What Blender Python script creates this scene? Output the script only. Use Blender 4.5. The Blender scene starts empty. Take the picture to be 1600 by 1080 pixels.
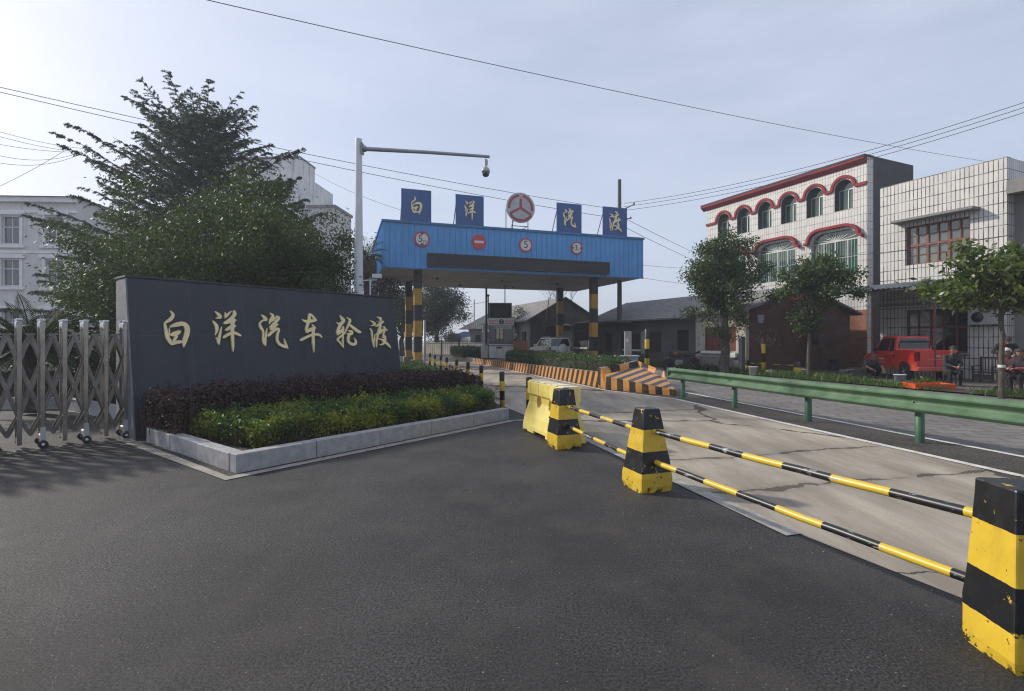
import bpy, bmesh, math, random
import numpy as np
from mathutils import Vector, Matrix
from math import radians as R, sin, cos, pi, atan2, sqrt
scene = bpy.context.scene
col = scene.collection
random.seed(7)
# ------------------------------------------------------------------ camera
CAMZ = 1.6
cd = bpy.data.cameras.new('camera'); cam = bpy.data.objects.new('camera', cd); col.objects.link(cam)
cam.location = (0, 0, CAMZ); cam.rotation_euler = (R(90), 0, 0)
cd.sensor_width = 36; cd.lens = 18.0; cd.shift_y = -10/1600
cd.clip_start = .05; cd.clip_end = 3000
scene.camera = cam
# ------------------------------------------------------------------ sky, sun, exposure
SUN_EL, SUN_AZ = 31.0, -67.0           # azimuth from +Y, negative = left
S = Vector((sin(R(SUN_AZ))*cos(R(SUN_EL)), cos(R(SUN_AZ))*cos(R(SUN_EL)), sin(R(SUN_EL))))
w = bpy.data.worlds.new('World'); scene.world = w; w.use_nodes = True
nt = w.node_tree; nt.nodes.clear()
wo = nt.nodes.new('ShaderNodeOutputWorld'); bg = nt.nodes.new('ShaderNodeBackground')
sky = nt.nodes.new('ShaderNodeTexSky'); sky.sky_type = 'NISHITA'; sky.sun_disc = False
sky.sun_elevation = R(SUN_EL); sky.sun_rotation = R(SUN_AZ); sky.dust_density = 2.1; sky.air_density = 1.0; sky.ozone_density = 1.5
mx = nt.nodes.new('ShaderNodeMix'); mx.data_type = 'RGBA'; mx.inputs[0].default_value = .45
mx.inputs[7].default_value = (6.0, 6.5, 7.9, 1)
tcw = nt.nodes.new('ShaderNodeTexCoord'); mpw = nt.nodes.new('ShaderNodeMapping'); mpw.inputs[3].default_value = (1.2, 1.2, 5)
nzw = nt.nodes.new('ShaderNodeTexNoise'); nzw.inputs['Scale'].default_value = 2.0; nzw.inputs['Detail'].default_value = 6
rmw = nt.nodes.new('ShaderNodeMapRange'); rmw.inputs[1].default_value = .35; rmw.inputs[2].default_value = .8
rmw.inputs[3].default_value = .54; rmw.inputs[4].default_value = .78
nt.links.new(tcw.outputs['Generated'], mpw.inputs[0]); nt.links.new(mpw.outputs[0], nzw.inputs[0])
nt.links.new(nzw.outputs[0], rmw.inputs[0]); nt.links.new(rmw.outputs[0], mx.inputs[0])
nt.links.new(sky.outputs[0], mx.inputs[6]); nt.links.new(mx.outputs[2], bg.inputs[0])
bg.inputs[1].default_value = .080
nt.links.new(bg.outputs[0], wo.inputs[0])
sl = bpy.data.lights.new('sun', 'SUN'); sl.energy = 2.6; sl.angle = R(2.5); sl.color = (1, .93, .82)
so = bpy.data.objects.new('sun', sl); col.objects.link(so); so.rotation_euler = S.to_track_quat('Z', 'Y').to_euler()
so.location = S*200
scene.view_settings.view_transform = 'Standard'; scene.view_settings.look = 'None'
scene.view_settings.exposure = 0.68; scene.view_settings.gamma = 1
scene.cycles.max_bounces = 6; scene.cycles.transparent_max_bounces = 8
scene.cycles.volume_bounces = 0
scene.cycles.use_denoising = True; scene.cycles.denoiser = 'OPENIMAGEDENOISE'; scene.cycles.denoising_input_passes = 'RGB_ALBEDO_NORMAL'; scene.cycles.denoising_prefilter = 'NONE'; scene.cycles.filter_width = 1.15; scene.cycles.sample_clamp_indirect = 4.0; scene.cycles.sample_clamp_direct = 12.0

# ------------------------------------------------------------------ measuring helpers
def ray(px, py): return Vector(((px-800)/800, 1, (530-py)/800))
def G(px, py, z=0.0):                       # point of the ground (height z) seen at a place of the photograph
    r = ray(px, py); k = (z-CAMZ)/r.z
    return Vector((r.x*k, k, z))
def P(px, py, d): r = ray(px, py); return Vector((r.x*d, d, CAMZ+r.z*d))
def Z(py, d): return CAMZ+(530-py)/800*d

# ------------------------------------------------------------------ objects
def tag(o, label=None, cat=None, group=None, kind=None):
    if label: o['label'] = label
    if cat: o['category'] = cat
    if group: o['group'] = group
    if kind: o['kind'] = kind
    return o
def thing(name, label, cat, loc=(0, 0, 0), rz=0, group=None):
    o = bpy.data.objects.new(name, None); col.objects.link(o); o.empty_display_size = .2
    o.location = loc; o.rotation_euler = (0, 0, rz)
    return tag(o, label, cat, group)
def copy_tree(o, parent=None):
    c = o.copy(); col.objects.link(c); c.parent = parent
    for ch in list(o.children): copy_tree(ch, c)
    return c

class MB:
    def __init__(s): s.v = []; s.f = []; s.m = []; s.s = []
    def add(s, vs, fs, m=0, sm=False):
        b = len(s.v); s.v += [tuple(v) for v in vs]
        for f in fs: s.f.append([i+b for i in f]); s.m.append(m); s.s.append(sm)
        return s
    def box(s, c, d, rz=0, m=0, M=None, taper=1.0):
        x, y, z = d[0]/2, d[1]/2, d[2]/2
        vs = [Vector((sx*x*(taper if sz > 0 else 1), sy*y*(taper if sz > 0 else 1), sz*z)) for sz in (-1, 1) for sx, sy in ((-1, -1), (1, -1), (1, 1), (-1, 1))]
        T = Matrix.Translation(c) @ (M if M else Matrix.Rotation(rz, 4, 'Z'))
        return s.add([T @ v for v in vs], [(3, 2, 1, 0), (4, 5, 6, 7), (0, 1, 5, 4), (1, 2, 6, 5), (2, 3, 7, 6), (3, 0, 4, 7)], m)
    def bb(s, x0, x1, y0, y1, z0, z1, m=0): return s.box(((x0+x1)/2, (y0+y1)/2, (z0+z1)/2), (x1-x0, y1-y0, z1-z0), m=m)
    def bar(s, a, b, wd, ht, m=0):
        a = Vector(a); b = Vector(b); q = (b-a).to_track_quat('Y', 'Z').to_matrix().to_4x4()
        return s.box((a+b)/2, (wd, (b-a).length, ht), M=q, m=m)
    def tube(s, pts, r, n=8, m=0, cap=True, sm=True):
        pts = [Vector(p) for p in pts]; k = len(pts); rr = r if hasattr(r, '__len__') else [r]*k
        up = None; vs = []
        for i, p in enumerate(pts):
            t = (pts[min(i+1, k-1)]-pts[max(i-1, 0)])
            if t.length < 1e-9: t = Vector((0, 0, 1))
            t.normalize()
            if up is None: up = t.orthogonal().normalized()
            up = (up-t*up.dot(t))
            if up.length < 1e-6: up = t.orthogonal()
            up.normalize(); sd = t.cross(up)
            vs += [p+(up*cos(2*pi*j/n)+sd*sin(2*pi*j/n))*rr[i] for j in range(n)]
        fs = [(i*n+j, i*n+(j+1) % n, (i+1)*n+(j+1) % n, (i+1)*n+j) for i in range(k-1) for j in range(n)]
        s.add(vs, fs, m, sm)
        if cap: s.add(vs[:n], [tuple(range(n-1, -1, -1))], m); s.add(vs[-n:], [tuple(range(n))], m)
        return s
    def lathe(s, prof, c=(0, 0, 0), n=16, m=0, M=None, sm=True):
        T = Matrix.Translation(c) @ (M if M else Matrix.Identity(4)); vs = []
        for r, z in prof: vs += [T @ Vector((r*cos(2*pi*j/n), r*sin(2*pi*j/n), z)) for j in range(n)]
        fs = [(i*n+j, i*n+(j+1) % n, (i+1)*n+(j+1) % n, (i+1)*n+j) for i in range(len(prof)-1) for j in range(n)]
        s.add(vs, fs, m, sm)
        if prof[0][0] > 1e-6: s.add(vs[:n], [tuple(range(n-1, -1, -1))], m)
        if prof[-1][0] > 1e-6: s.add(vs[-n:], [tuple(range(n))], m)
        return s
    def prism(s, poly, o, ux, uy, uz, m=0, sm=False):
        o = Vector(o); ux = Vector(ux); uy = Vector(uy); uz = Vector(uz); n = len(poly)
        a = [o+ux*p[0]+uy*p[1] for p in poly]; b = [p+uz for p in a]
        s.add(a+b, [tuple(range(n-1, -1, -1)), tuple(range(n, 2*n))], m)
        s.add(a+b, [(i, (i+1) % n, n+(i+1) % n, n+i) for i in range(n)], m, sm)
        return s
    def quad(s, pts, m=0): return s.add(pts, [tuple(range(len(pts)))], m)
    def build(s, name, mats, parent=None, bevel=0, label=None, fixn=False):
        me = bpy.data.meshes.new(name); me.from_pydata(s.v, [], s.f)
        for m in (mats if isinstance(mats, (list, tuple)) else [mats]): me.materials.append(m)
        me.polygons.foreach_set('material_index', s.m); me.polygons.foreach_set('use_smooth', s.s)
        if fixn or bevel:
            b = bmesh.new(); b.from_mesh(me)
            if bevel: bmesh.ops.remove_doubles(b, verts=b.verts, dist=1e-5)
            bmesh.ops.recalc_face_normals(b, faces=b.faces); b.to_mesh(me); b.free()
        o = bpy.data.objects.new(name, me); col.objects.link(o); o.parent = parent
        if bevel:
            md = o.modifiers.new('bevel', 'BEVEL'); md.width = bevel; md.segments = 2; md.limit_method = 'ANGLE'; md.angle_limit = R(35)
        if label: o['label'] = label
        return o

def cut(o, mb):
    """cut the shapes of mb out of o's mesh"""
    c = mb.build('cutter', [], None, fixn=True)
    for q in (o, c):
        b = bmesh.new(); b.from_mesh(q.data); bmesh.ops.remove_doubles(b, verts=b.verts, dist=1e-5); bmesh.ops.recalc_face_normals(b, faces=b.faces); b.to_mesh(q.data); b.free()
    par = o.parent; o.parent = None
    md = o.modifiers.new('b', 'BOOLEAN'); md.object = c; md.operation = 'DIFFERENCE'; md.solver = 'EXACT'
    dg = bpy.context.evaluated_depsgraph_get(); dg.update()
    me = bpy.data.meshes.new_from_object(o.evaluated_get(dg))
    o.modifiers.clear(); old = o.data; me.name = old.name; o.data = me; o.parent = par
    bpy.data.objects.remove(c)
    return o

def text_mesh(body, size, name, m, parent, M, depth=.004):
    c = bpy.data.curves.new('t', 'FONT'); c.body = body; c.size = size; c.align_x = 'CENTER'; c.align_y = 'CENTER'; c.extrude = depth
    t = bpy.data.objects.new('t', c); col.objects.link(t)
    dg = bpy.context.evaluated_depsgraph_get(); dg.update()
    me = bpy.data.meshes.new_from_object(t.evaluated_get(dg)); bpy.data.objects.remove(t)
    me.materials.clear(); me.materials.append(m)
    me.transform(M); me.name = name
    o = bpy.data.objects.new(name, me); col.objects.link(o); o.parent = parent
    return o
FRONT = Matrix.Rotation(R(90), 4, 'X')      # text lying in the local x-z plane, read from -y

# ------------------------------------------------------------------ materials
class NT:
    def __init__(s, name):
        s.mat = bpy.data.materials.new(name); s.mat.use_nodes = True; s.t = s.mat.node_tree
        s.b = s.t.nodes['Principled BSDF']; s.out = s.t.nodes['Material Output']
        s.co = s.n('ShaderNodeTexCoord').outputs['Object']
    def n(s, k, **kw):
        x = s.t.nodes.new(k)
        for a, b in kw.items(): setattr(x, a, b)
        return x
    def l(s, a, b): s.t.links.new(a, b)
    def put(s, sock, v):
        if hasattr(v, 'is_linked'): s.l(v, sock)
        elif isinstance(v, (tuple, list)) and len(v) == 3 and sock.type == 'RGBA': sock.default_value = (*v, 1)
        else: sock.default_value = v
    def noise(s, scale, detail=4, rough=.55, co=None, dist=0):
        x = s.n('ShaderNodeTexNoise'); x.inputs['Scale'].default_value = scale; x.inputs['Detail'].default_value = detail
        x.inputs['Roughness'].default_value = rough; x.inputs['Distortion'].default_value = dist
        s.l(co or s.co, x.inputs[0]); return x.outputs[0]
    def scale(s, v, co=None, loc=(0, 0, 0), rot=(0, 0, 0)):
        x = s.n('ShaderNodeMapping'); x.inputs[3].default_value = v; x.inputs[1].default_value = loc; x.inputs[2].default_value = rot
        s.l(co or s.co, x.inputs[0]); return x.outputs[0]
    def rng(s, v, a, b, c=0, d=1, smooth=False):
        x = s.n('ShaderNodeMapRange'); s.l(v, x.inputs[0])
        if smooth: x.interpolation_type = 'SMOOTHSTEP'
        for i, q in enumerate((a, b, c, d)): x.inputs[i+1].default_value = q
        return x.outputs[0]
    def mix(s, f, a, b, mode='MIX'):
        x = s.n('ShaderNodeMix', data_type='RGBA', blend_type=mode)
        s.put(x.inputs[0], f); s.put(x.inputs[6], a); s.put(x.inputs[7], b); return x.outputs[2]
    def math(s, op, a, b=0.0):
        x = s.n('ShaderNodeMath', operation=op); s.put(x.inputs[0], a); s.put(x.inputs[1], b); return x.outputs[0]
    def sep(s, co=None):
        x = s.n('ShaderNodeSeparateXYZ'); s.l(co or s.co, x.inputs[0]); return x.outputs
    def bump(s, h, strength=.3, dist=.02):
        x = s.n('ShaderNodeBump'); x.inputs['Strength'].default_value = strength; x.inputs['Distance'].default_value = dist
        s.l(h, x.inputs['Height']); s.l(x.outputs[0], s.b.inputs['Normal'])
    def fin(s, colr, rough=.6, metal=0, spec=None):
        s.put(s.b.inputs['Base Color'], colr); s.put(s.b.inputs['Roughness'], rough); s.put(s.b.inputs['Metallic'], metal)
        if spec is not None: s.b.inputs['Specular IOR Level'].default_value = spec
        return s.mat
def sc(c, k): return tuple(min(1, x*k) for x in c)

def mat(name, c, rough=.6, metal=0, var=.15, vs=2.5, bump=0, bs=60, c2=None, spec=None):
    n = NT(name); f = n.rng(n.noise(vs, 6, .6), .3, .7)
    colr = n.mix(f, sc(c, 1-var), c2 or sc(c, 1+var))
    if bump: n.bump(n.noise(bs, 3), bump, .01)
    return n.fin(colr, rough, metal, spec)

def m_asphalt(name, c=(.034, .033, .0335)):
    n = NT(name); crumb = n.noise(64, 8, .8); fine = n.noise(240, 3, .8); big = n.noise(.35, 5, .6); b2 = n.noise(1.3, 5, .65)
    k = n.mix(n.rng(crumb, .44, .57), sc(c, .15), sc(c, 2.5)); k = n.mix(n.rng(fine, .56, .66, 0, .6), k, (.17, .165, .16))
    k = n.mix(n.rng(big, .42, .58, 0, .62), k, sc(c, .42))
    k = n.mix(n.rng(b2, .5, .64, 0, .45), k, (c[0]*2.2, c[1]*2.0, c[2]*1.8))
    tk = n.noise(.8, 5, .6, n.scale((1, .12, 1), rot=(0, 0, R(38)))); k = n.mix(n.rng(tk, .55, .68, 0, .45), k, sc(c, .5)); k = n.mix(n.rng(tk, .43, .34, 0, .3), k, (c[0]*1.9, c[1]*1.8, c[2]*1.7))
    sp = n.noise(60, 1, .4); k = n.mix(n.rng(sp, .74, .76, 0, .8), k, (.3, .29, .27))
    n.bump(crumb, 1.0, .012)
    return n.fin(k, n.rng(b2, .3, .7, .58, .75), 0, .3)

def m_concrete_road(name, joints=(), c=(.46, .405, .325)):
    n = NT(name)
    co = n.scale((1, .18, 1), rot=(0, 0, R(-16)))
    st = n.noise(1.6, 6, .62, co); big = n.noise(.4, 5, .6); fine = n.noise(55, 4, .7)
    k = n.mix(n.rng(st, .38, .66), sc(c, .48), sc(c, 1.06))
    k = n.mix(n.rng(big, .45, .7, 0, .55), k, sc(c, .42))
    k = n.mix(n.rng(fine, .3, .7, 0, .4), k, sc(c, .55))
    # open joints and ragged cracks
    v = n.n('ShaderNodeTexVoronoi', feature='DISTANCE_TO_EDGE'); v.inputs['Scale'].default_value = .17
    wob = n.n('ShaderNodeVectorMath', operation='ADD'); nz = n.n('ShaderNodeTexNoise'); nz.inputs['Scale'].default_value = 1.3; nz.inputs['Detail'].default_value = 7
    n.l(n.co, nz.inputs[0]); sc_ = n.n('ShaderNodeVectorMath', operation='SCALE'); sc_.inputs[3].default_value = .8; n.l(nz.outputs[1], sc_.inputs[0])
    n.l(n.co, wob.inputs[0]); n.l(sc_.outputs[0], wob.inputs[1]); n.l(wob.outputs[0], v.inputs[0])
    wid = n.rng(n.noise(.9, 3), .4, .7, .002, .022)
    cr = n.math('LESS_THAN', v.outputs['Distance'], wid)
    k = n.mix(n.math('MULTIPLY', cr, .85), k, (.035, .03, .026))
    if joints:
        d = n.n('ShaderNodeVectorMath', operation='DOT_PRODUCT'); n.l(n.co, d.inputs[0]); d.inputs[1].default_value = (-.25, .968, 0)
        wv = n.math('ADD', d.outputs['Value'], n.math('MULTIPLY', n.math('SUBTRACT', n.noise(.9, 6, .62), .5), .55)); wj = n.rng(n.noise(2.3, 5, .7), .42, .62, .004, .055); halo = None; cr2 = None
        for v0 in joints:
            q = n.math('ABSOLUTE', n.math('SUBTRACT', wv, v0)); a = n.math('LESS_THAN', q, wj); h_ = n.rng(q, .0, .22, .5, 0)
            cr2 = a if cr2 is None else n.math('MAXIMUM', cr2, a); halo = h_ if halo is None else n.math('MAXIMUM', halo, h_)
        k = n.mix(n.math('MULTIPLY', halo, n.rng(n.noise(4, 5, .7), .35, .65)), k, (.09, .08, .065)); k = n.mix(n.math('MULTIPLY', cr2, .72), k, (.035, .03, .024)); cr = n.math('MAXIMUM', cr, cr2)
    n.bump(n.math('SUBTRACT', n.math('ADD', fine, n.math('MULTIPLY', st, .8)), cr), .45, .01)
    return n.fin(k, .8, 0, .3)

def m_pavers(name):
    n = NT(name); b = n.n('ShaderNodeTexBrick'); n.l(n.scale((1, 1, 1), rot=(0, 0, R(14))), b.inputs[0])
    b.inputs['Scale'].default_value = 1.0; b.inputs['Brick Width'].default_value = .62; b.inputs['Row Height'].default_value = .33
    b.inputs['Mortar Size'].default_value = .02; b.inputs['Color1'].default_value = (.20, .19, .175, 1); b.inputs['Color2'].default_value = (.15, .14, .13, 1); b.inputs['Mortar'].default_value = (.05, .045, .04, 1)
    k = n.mix(n.rng(n.noise(.5, 6, .65), .4, .65, 0, .6), b.outputs[0], (.08, .073, .065)); k = n.mix(n.rng(n.noise(40, 3), .3, .7, 0, .3), k, (.3, .29, .27))
    n.bump(b.outputs[1], -.4, .01); return n.fin(k, .8, 0, .3)

def m_tiles(name, tw=.17, th=.47, c=(.60, .585, .56), joint=(.035, .032, .03), jw=.016):
    n = NT(name); s_ = n.sep(); cb = n.n('ShaderNodeCombineXYZ')
    n.l(n.math('ADD', s_[0], s_[1]), cb.inputs[0]); n.l(s_[2], cb.inputs[1])
    b = n.n('ShaderNodeTexBrick'); b.offset = .0; b.squash = 1
    # tall tiles hung in straight rows, every column slightly off
    n.l(cb.outputs[0], b.inputs[0]); b.inputs['Scale'].default_value = 1; b.inputs['Brick Width'].default_value = tw; b.inputs['Row Height'].default_value = th
    b.inputs['Mortar Size'].default_value = jw; b.inputs['Mortar Smooth'].default_value = .1; b.inputs['Color1'].default_value = (*c, 1); b.inputs['Color2'].default_value = (*sc(c, .88), 1); b.inputs['Mortar'].default_value = (*joint, 1)
    st = n.noise(1.2, 6, .65, n.scale((1.5, 1.5, .35)))
    k = n.mix(n.rng(st, .5, .75, 0, .35), b.outputs[0], sc(c, .5))
    fade = n.rng(n.noise(1.7, 3), .4, .62)          # joints partly limed over
    k = n.mix(n.math('MULTIPLY', n.math('MULTIPLY', b.outputs[1], fade), .55), k, sc(c, .75))
    n.bump(b.outputs[1], -.3, .01); return n.fin(k, .35, 0, .4)

def m_brick(name, c1=(.16, .068, .048), c2=(.10, .047, .036), mo=(.12, .10, .085), stain=.5):
    n = NT(name); s_ = n.sep(); cb = n.n('ShaderNodeCombineXYZ')
    n.l(n.math('ADD', s_[0], s_[1]), cb.inputs[0]); n.l(s_[2], cb.inputs[1])
    b = n.n('ShaderNodeTexBrick'); n.l(cb.outputs[0], b.inputs[0]); b.inputs['Scale'].default_value = 1
    b.inputs['Brick Width'].default_value = .25; b.inputs['Row Height'].default_value = .07; b.inputs['Mortar Size'].default_value = .006
    b.inputs['Color1'].default_value = (*c1, 1); b.inputs['Color2'].default_value = (*c2, 1); b.inputs['Mortar'].default_value = (*mo, 1)
    k = n.mix(n.rng(n.noise(.9, 6, .65), .42, .65, 0, stain), b.outputs[0], sc(c2, .4)); k = n.mix(n.rng(n.noise(6, 4), .55, .75, 0, .4), k, sc(c1, 1.6))
    n.bump(b.outputs[1], -.6, .01); return n.fin(k, .85, 0, .2)

def m_plaster(name, c, streak=.55, dark=(.1, .095, .09), vs=1.1):
    n = NT(name); st = n.noise(vs*1.6, 7, .65, n.scale((2.2, 2.2, .22))); bl = n.noise(vs, 6, .6)
    k = n.mix(n.rng(bl, .3, .7), sc(c, .86), sc(c, 1.1)); k = n.mix(n.rng(st, .52, .74, 0, streak), k, dark)
    k = n.mix(n.rng(n.noise(vs*7, 4), .6, .72, 0, streak*.5), k, sc(c, .5))
    n.bump(n.noise(30, 4), .15, .01); return n.fin(k, .85, 0, .2)

def m_rooftile(name, c=(.23, .225, .22)):
    n = NT(name); s_ = n.sep(); wv = n.n('ShaderNodeTexWave', bands_direction='X', wave_profile='SIN'); wv.inputs['Scale'].default_value = 1.45; n.l(n.co, wv.inputs[0])
    rw = n.n('ShaderNodeTexWave', bands_direction='Y', wave_profile='SAW'); rw.inputs['Scale'].default_value = 1.2; rw.inputs['Distortion'].default_value = .6; n.l(n.co, rw.inputs[0])
    k = n.mix(n.rng(n.noise(9, 5, .7), .3, .7), sc(c, .5), sc(c, 1.5)); k = n.mix(n.rng(rw.outputs[1], .0, .35, .6, 0), k, sc(c, .3)); k = n.mix(n.rng(n.noise(1.2, 4), .5, .7, 0, .4), k, (.11, .10, .07))
    n.bump(n.math('ADD', wv.outputs[1], n.math('MULTIPLY', rw.outputs[1], .6)), .8, .04); return n.fin(k, .8, 0, .2)

def m_stripes(name, ca, cb_, axis, period, duty=.5, off=0.0, wear=.5, rough=.55):
    n = NT(name); d = n.n('ShaderNodeVectorMath', operation='DOT_PRODUCT'); n.l(n.co, d.inputs[0]); d.inputs[1].default_value = axis
    v = n.math('ADD', n.math('DIVIDE', d.outputs['Value'], period), off+100)
    v = n.math('ADD', v, n.math('MULTIPLY', n.math('SUBTRACT', n.noise(14, 4), .5), .04))
    f = n.math('LESS_THAN', n.math('FRACT', v), duty)
    k = n.mix(f, n.mix(n.noise(5, 5), sc(cb_, .8), sc(cb_, 1.25)), n.mix(n.noise(6, 5), sc(ca, .8), sc(ca, 1.12)))
    chip = n.rng(n.noise(9, 6, .7), .64, .67, 0, wear); k = n.mix(chip, k, (.17, .16, .15))
    k = n.mix(n.rng(n.noise(2.2, 6, .65), .5, .72, 0, .45), k, sc(ca, .3))
    n.bump(n.noise(40, 4), .2, .01); return n.fin(k, rough, 0, .35)

def m_bands(name, ys, dark, edges, wear=.6, rough=.42, base=0, seed=0.0, yfirst=True):
    """paint bands along local z, changing at the heights in edges, chipped"""
    n = NT(name); z = n.sep()[2]
    z = n.math('ADD', z, n.math('MULTIPLY', n.math('SUBTRACT', n.noise(26, 5, .6), .5), .010))
    f = None
    for e in edges:
        g = n.math('GREATER_THAN', z, e); f = g if f is None else n.math('ADD', f, g)
    f = n.math('MODULO', f, 2.0)
    A, B = (ys, dark) if yfirst else (dark, ys)
    nn = n.noise(7, 5, .6, n.scale((1, 1, 1), loc=(seed, seed, 0)))
    k = n.mix(f, n.mix(nn, sc(A, .8), sc(A, 1.12)), n.mix(nn, sc(B, .8), sc(B, 1.2)))
    ch = n.noise(13, 6, .7, n.scale((1, 1, 1), loc=(seed*2+3, 1, seed)))
    low = n.rng(z, base, base+.10, .10, -.03)
    thr = n.math('ADD', ch, low)
    k = n.mix(n.rng(thr, .60, .615, 0, wear), k, n.mix(f, dark, sc(ys, .9)))
    k = n.mix(n.rng(n.noise(3, 6, .7, n.scale((1, 1, .4))), .5, .75, 0, .4), k, (.06, .055, .045))
    n.bump(n.math('SUBTRACT', n.noise(30, 4), n.math('MULTIPLY', n.math('GREATER_THAN', thr, .607), .8)), .3, .006); return n.fin(k, rough, 0, .45)

def m_leaf(name, c, c2=None, trans=.25, rough=.5, spread=.5, spec=.4, patch=None):
    n = NT(name); g = n.n('ShaderNodeNewGeometry').outputs['Random Per Island']
    k = n.mix(g, sc(c, 1-spread), c2 or sc(c, 1+spread))
    if patch: k = n.mix(n.rng(n.noise(patch[1], 3), .45, .65, 0, patch[2]), k, patch[0])
    n.fin(k, rough, 0, spec)
    tr = n.n('ShaderNodeBsdfTranslucent'); n.l(n.mix(.5, k, (c[0]*2.2+.02, c[1]*2.6+.03, c[2]*.9)), tr.inputs[0])
    ms = n.n('ShaderNodeMixShader'); ms.inputs[0].default_value = trans; n.l(n.b.outputs[0], ms.inputs[1]); n.l(tr.outputs[0], ms.inputs[2]); n.l(ms.outputs[0], n.out.inputs[0])
    return n.mat

def m_bark(name, c):
    n = NT(name); a = n.noise(6, 6, .7, n.scale((3, 3, .5))); b = n.noise(9, 4)
    k = n.mix(n.rng(a, .3, .7), sc(c, .45), sc(c, 1.3)); k = n.mix(n.rng(b, .58, .7, 0, .6), k, (.24, .23, .20))
    n.bump(a, .7, .02); return n.fin(k, .9, 0, .2)

def m_glass(name, c=(.03, .045, .05), rough=.06, c2=None, vs=.8):
    n = NT(name); k = n.mix(n.rng(n.noise(vs, 3, .5, n.scale((1.5, 1.5, .6))), .4, .6), c, c2 or sc(c, 1.8))
    n.b.inputs['Coat Weight'].default_value = .6; n.b.inputs['Coat Roughness'].default_value = .03
    return n.fin(k, rough, 0, .6)

YEL = (.62, .42, .035); BLK = (.009, .010, .012); ORG = (.56, .24, .05)
m = {}
m['asphalt'] = m_asphalt('asphalt'); m['road_concrete'] = m_concrete_road('road_concrete', (4.62, 6.0, 10.2, 15, 20, 26, 33)); m['pavers'] = m_pavers('pavers')
m['dark_strip'] = m_asphalt('dark_asphalt', (.055, .048, .04))
m['dirt'] = mat('dirt', (.16, .14, .115), .9, 0, .35, .6, .4, 30); m['yard'] = m_concrete_road('yard_concrete', (), (.17, .16, .145))
m['soil'] = mat('soil', (.05, .038, .028), .95, 0, .4, 6, .8, 40)
def m_line(name):
    n = NT(name); k = n.mix(n.rng(n.noise(7, 6, .7), .46, .70, 0, .7), (.64, .62, .58), (.24, .225, .20)); n.bump(n.noise(90, 3), .3, .01); return n.fin(k, .75, 0, .3)
m['line'] = m_line('road_line_paint'); m['oldline'] = mat('worn_line_paint', (.30, .285, .26), .8, 0, .35, 6, .3, 90); m['strip'] = mat('pale_concrete_strip', (.27, .25, .215), .85, 0, .3, 5, .4, 60)
m['kerb'] = mat('granite_kerb', (.31, .31, .315), .7, 0, .22, 9, .3, 90)
m['kerbdark'] = mat('kerb_joint', (.06, .055, .05), .9)
m['slab'] = None
def m_slab():
    n = NT('dark_stone_cladding'); s_ = n.sep(); cb = n.n('ShaderNodeCombineXYZ'); n.l(s_[0], cb.inputs[0]); n.l(s_[2], cb.inputs[1])
    b = n.n('ShaderNodeTexBrick'); b.offset = 0; n.l(cb.outputs[0], b.inputs[0]); b.inputs['Scale'].default_value = 1; b.inputs['Brick Width'].default_value = .9; b.inputs['Row Height'].default_value = 1.66
    b.inputs['Mortar Size'].default_value = .006; b.inputs['Color1'].default_value = (.020, .0245, .035, 1); b.inputs['Color2'].default_value = (.023, .0275, .039, 1); b.inputs['Mortar'].default_value = (.048, .052, .060, 1)
    st = n.noise(1.4, 7, .6, n.scale((3, 3, .16))); k = n.mix(n.rng(st, .53, .68, 0, .7), b.outputs[0], (.009, .011, .015)); k = n.mix(n.rng(n.noise(2, 6), .4, .7, 0, .25), k, (.055, .06, .07))
    n.bump(b.outputs[1], -.2, .004); return n.fin(k, .42, 0, .4)
m['slab'] = m_slab(); m['slabend'] = mat('grey_stone_edge', (.16, .165, .18), .5, 0, .3, 4)
m['gold'] = mat('gilded_letters', (.84, .70, .38), .42, .1, .12, 5)
m['steel'] = mat('stainless_steel', (.36, .335, .30), .22, .9, .35, 3); m['steeldull'] = mat('dull_stainless', (.19, .18, .165), .3, .75, .35, 4)
m['rubber'] = mat('black_rubber', (.015, .015, .016), .7); m['white_metal'] = mat('white_painted_metal', (.62, .64, .67), .4, 0, .1, 1.5)
m['greymetal'] = mat('grey_metal', (.25, .26, .28), .45, .3); m['darkmetal'] = mat('dark_metal', (.04, .042, .046), .5, .3)
def m_blue(name, c):
    n = NT(name); st = n.noise(1.6, 6, .65, n.scale((2.5, 2.5, .3))); k = n.mix(n.rng(n.noise(.5, 4), .3, .7), sc(c, .88), sc(c, 1.1)); k = n.mix(n.rng(st, .5, .76, 0, .45), k, sc(c, .5)); k = n.mix(n.rng(n.noise(3.1, 6, .7, n.scale((3, 3, .25))), .60, .70, 0, .55), k, (.15, .10, .075)); return n.fin(k, .42, .0, .45)
m['blue'] = m_blue('blue_sheet_steel', (.075, .30, .62)); m['bluetrim'] = m_blue('blue_trim', (.04, .15, .34)); m['navy'] = m_blue('navy_panel', (.018, .085, .27))
m['soffit'] = None
def m_soffit():
    n = NT('soffit_boards'); b = n.n('ShaderNodeTexBrick'); n.l(n.co, b.inputs[0]); b.inputs['Scale'].default_value = 1; b.inputs['Brick Width'].default_value = 3.0; b.inputs['Row Height'].default_value = .28; b.inputs['Mortar Size'].default_value = .018
    b.inputs['Color1'].default_value = (.44, .42, .40, 1); b.inputs['Color2'].default_value = (.36, .34, .32, 1); b.inputs['Mortar'].default_value = (.07, .065, .06, 1)
    k = n.mix(n.rng(n.noise(.8, 6, .65), .45, .7, 0, .5), b.outputs[0], (.18, .17, .16)); return n.fin(k, .7)
m['soffit'] = m_soffit()
m['signred'] = mat('sign_red', (.50, .035, .04), .4, 0, .12); m['signwhite'] = mat('sign_white', (.62, .62, .61), .45, 0, .12, 4); m['black'] = mat('black_paint', (.015, .015, .016), .5)
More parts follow.
